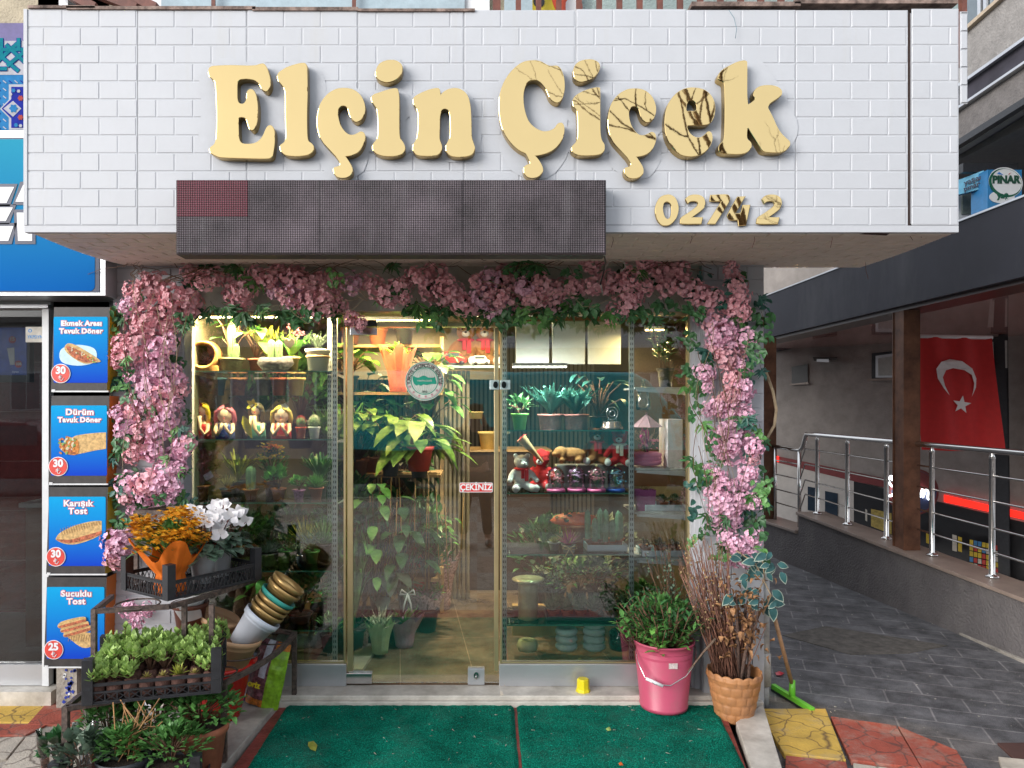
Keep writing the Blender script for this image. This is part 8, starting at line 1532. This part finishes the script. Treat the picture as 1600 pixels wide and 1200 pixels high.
def opp(label, x0, x1, h, col, y=-21, seed=1, sign=None):
    t = thing('street_building', label, 'building', ((x0+x1)/2, y, ZG), 'buildings across the street'); MB().box(x0, x1, y-6, y, ZG-.06, h).build('wall', mat('facade_%d' % seed, col, .9, var=.08), t)
    mb = MB(); nx = int((x1-x0)/1.9)
    for r_ in range(int(h/3)):
        for c in range(nx):
            x = x0+.5+c*(x1-x0-.6)/nx; z = 1.2+r_*3.0; z += .3 if r_ == 0 else 0
            m = MB(); m.box(x, x+1.1, y+.001, y+.05, z, z+1.4, 0); m.box(x+.07, x+.53, y+.051, y+.06, z+.07, z+1.33, 1); m.box(x+.57, x+1.03, y+.051, y+.06, z+.07, z+1.33, 1); m.build('window', [white_fr, dkglass], t)
    MB().box(x0-.1, x1+.1, y-6.1, y+.25, h+.001, h+.2).build('roof', mat('roof_slab', (.3,.28,.26), .8), t)
    if sign: MB().box(x0+1, x1-1, y+.06, y+.15, 2.9, 3.7).build('shop_sign', sign, t)
opp('plum and grey low building across the street, with white windows', -14, -1.5, 4.6, (.42,.36,.40), -21, 1, mat('street_sign_dark', (.04,.03,.03), .4)); opp('grey plastered building across the street with white windows', -1.2, 9, 5.0, (.60,.58,.58), -21.5, 2, mat('street_sign_gold', (.35,.25,.10), .4)); opp('beige building across the street at the far corner', 9.3, 22, 4.8, (.6,.53,.45), -22, 3); opp('pale building across the street beyond the plum one', -27, -14.3, 4.6, (.55,.52,.49), -21.6, 4)
def bare_tree(x, y, h, seed, label):
    rg = random.Random(seed); t = thing('bare_tree', label, 'tree', (x, y, ZG)); mb = MB(); lim = MB()
    def grow(p, d, L, r, lev, m):
        pts = [p]; q = p; dd = d
        for i in range(5): dd = (dd+rv(.16)+Vector((0,0,.05))).normalized(); q = q+dd*L/5; pts.append(q)
        m.tube(pts, [r*(1-.11*i) for i in range(6)], 7 if lev < 2 else 4)
        if lev < 5:
            for k in range(3 if lev < 4 else 2):
                a = rg.uniform(0,6.3); o = dd.orthogonal().normalized(); b = dd.cross(o); nd = (dd+(o*math.cos(a)+b*math.sin(a))*rg.uniform(.45,.9)).normalized(); grow(pts[rg.choice([3,4,5,5])], nd, L*rg.uniform(.62,.8), r*.52, lev+1, lim)
    random.seed(seed); grow(Vector((x,y,ZG)), Vector((0,0,1)), h*.33, .10, 0, mb); mb.build('trunk', bark, t); lim.build('branches', bark, t)
bare_tree(4.7, -8.6, 9.5, 3, 'bare street tree behind the viewer, mirrored in the gold letters'); bare_tree(6.4, -8.4, 9.0, 9, 'second bare street tree farther right behind the viewer')
# the photographer, standing behind the phone
def person():
    t = thing('person', 'person in a dark jacket holding up a phone, mirrored in the glass door', 'person', (-.02, -4.78, ZG+.012)); X, Y, Z0 = -.02, -4.80, ZG+.012
    def skin_obj(name, V, E, rad, m, sub=2, root=0):
        me = bpy.data.meshes.new(name); o = bpy.data.objects.new(name, me); COL.objects.link(o); off = ORG[t.name]; me.from_pydata([tuple(Vector(v)-off) for v in V], E, []); me.materials.append(m); o.parent = t
        sk = o.modifiers.new('s', 'SKIN'); sk.use_smooth_shade = True; me.skin_vertices or None
        for i, r in enumerate(rad): me.skin_vertices[0].data[i].radius = (r, r) if not isinstance(r, tuple) else r
        me.skin_vertices[0].data[root].use_root = True; sb_ = o.modifiers.new('u', 'SUBSURF'); sb_.levels = sub; sb_.render_levels = sub; return o
    H = lambda x, y, z: (X+x, Y+y, Z0+z)
    V = [H(0,0,.96), H(0,.0,1.15), H(0,-.01,1.38), H(0,.0,1.50), H(0,.02,1.60), H(0,.03,1.70)]; E = [(0,1),(1,2),(2,3),(3,4),(4,5)]; rad = [(.15,.11),(.14,.105),(.17,.11),.06,(.078,.09),(.075,.085)]
    for s_ in (-1,1):
        k = len(V); V += [H(s_*.19,-.01,1.40), H(s_*.24,.03,1.18), H(s_*.15,.30,1.42), H(s_*.10,.40,1.58), H(s_*.085,.425,1.63)]; E += [(2,k),(k,k+1),(k+1,k+2),(k+2,k+3),(k+3,k+4)]; rad += [.065,.05,.038,.030,(.035,.018)]
        for f in range(4): q = len(V); V += [H(s_*(.082-.002*f),.43-.006*f,1.645+.012*f), H(s_*.072,.447,1.65+.014*f), H(s_*.058,.448,1.652+.014*f)]; E += [(k+4,q),(q,q+1),(q+1,q+2)]; rad += [.009,.008,.0065]
        q = len(V); V += [H(s_*.07,.41,1.62), H(s_*.05,.415,1.635)]; E += [(k+4,q),(q,q+1)]; rad += [.010,.008]
        k = len(V); V += [H(s_*.10,0,.88), H(s_*.13,.02,.50), H(s_*.15,-.01,.09), H(s_*.16,.13,.045)]; E += [(0,k),(k,k+1),(k+1,k+2),(k+2,k+3)]; rad += [.095,.062,.042,(.04,.03)]
    skin_obj('body', V, E, rad, mat('person_skin', (.42,.24,.17), .6, var=.04))
    jk = mat('dark_jacket', (.025,.025,.03), .8, var=.2, scale=30, bump=.3)
    V = [H(0,0,.92), H(0,0,1.15), H(0,-.01,1.40), H(0,0,1.50)]; E = [(0,1),(1,2),(2,3)]; rad = [(.185,.14),(.175,.135),(.20,.135),.08]
    for s_ in (-1,1): k = len(V); V += [H(s_*.20,-.01,1.42), H(s_*.245,.03,1.18), H(s_*.155,.29,1.41), H(s_*.115,.37,1.54)]; E += [(2,k),(k,k+1),(k+1,k+2),(k+2,k+3)]; rad += [.085,.068,.052,.042]
    skin_obj('jacket', V, E, rad, jk)
    V = [H(0,0,.95)]; E = []; rad = [(.165,.125)]
    for s_ in (-1,1): k = len(V); V += [H(s_*.10,0,.86), H(s_*.13,.02,.50), H(s_*.15,-.01,.13)]; E += [(0,k),(k,k+1),(k+1,k+2)]; rad += [.11,.078,.065]
    skin_obj('trousers', V, E, rad, mat('dark_trousers', (.018,.018,.022), .85, var=.2))
    for s_ in (-1,1): mb = MB(); mb.ball(H(s_*.16,.07,.05), (.05,.14,.05), 14); mb.build('shoe', black_pl, t)
    mb = MB(); mb.ball(H(0,.005,1.70), (.088,.10,.085), 18); mb.build('hair', mat('dark_hair', (.02,.014,.01), .8), t)
    mb = MB(); mb.ball(H(0,.118,1.635), (.012,.02,.02), 8, 0)
    for s_ in (-1,1): mb.ball(H(s_*.03,.10,1.655), (.010,.008,.006), 8, 1); mb.ball(H(s_*.085,.02,1.64), (.012,.02,.03), 8, 0)
    mb.ball(H(0,.108,1.595), (.024,.008,.006), 8, 2); mb.build('face', [mat('person_skin', (0,0,0)), eyeb, mat('lips', (.35,.12,.10), .6)], t)
person()
tp_ = thing('mobile_phone', 'slim black phone held up at face height by the person', 'phone', (0, -DG-.03, CH)); MB().box(-.078,.078,-DG-.035,-DG-.026,CH-.037,CH+.037).build('body', black_pl, tp_, .003)

t = thing('far_house', 'plain grey house closing the far end of the alley', 'house', (3, 26, ZG)); MB().box(-6, 12, 26, 32, ZG-.06, 8).build('wall', mat('far_house_wall', (.35,.33,.31), .9, var=.1), t)
for r_ in range(2):
    for c in range(6): x, z = -4.5+c*2.6, 1.0+r_*3; m = MB(); m.box(x, x+1.2, 25.95, 25.999, z, z+1.4, 0); m.box(x+.08, x+1.12, 25.93, 25.949, z+.08, z+1.32, 1); m.build('window', [white_fr, dkglass], t)
MB().box(-6.2, 12.2, 25.8, 32.2, 8.001, 8.2).build('roof', mat('roof_slab', (0,0,0)), t)
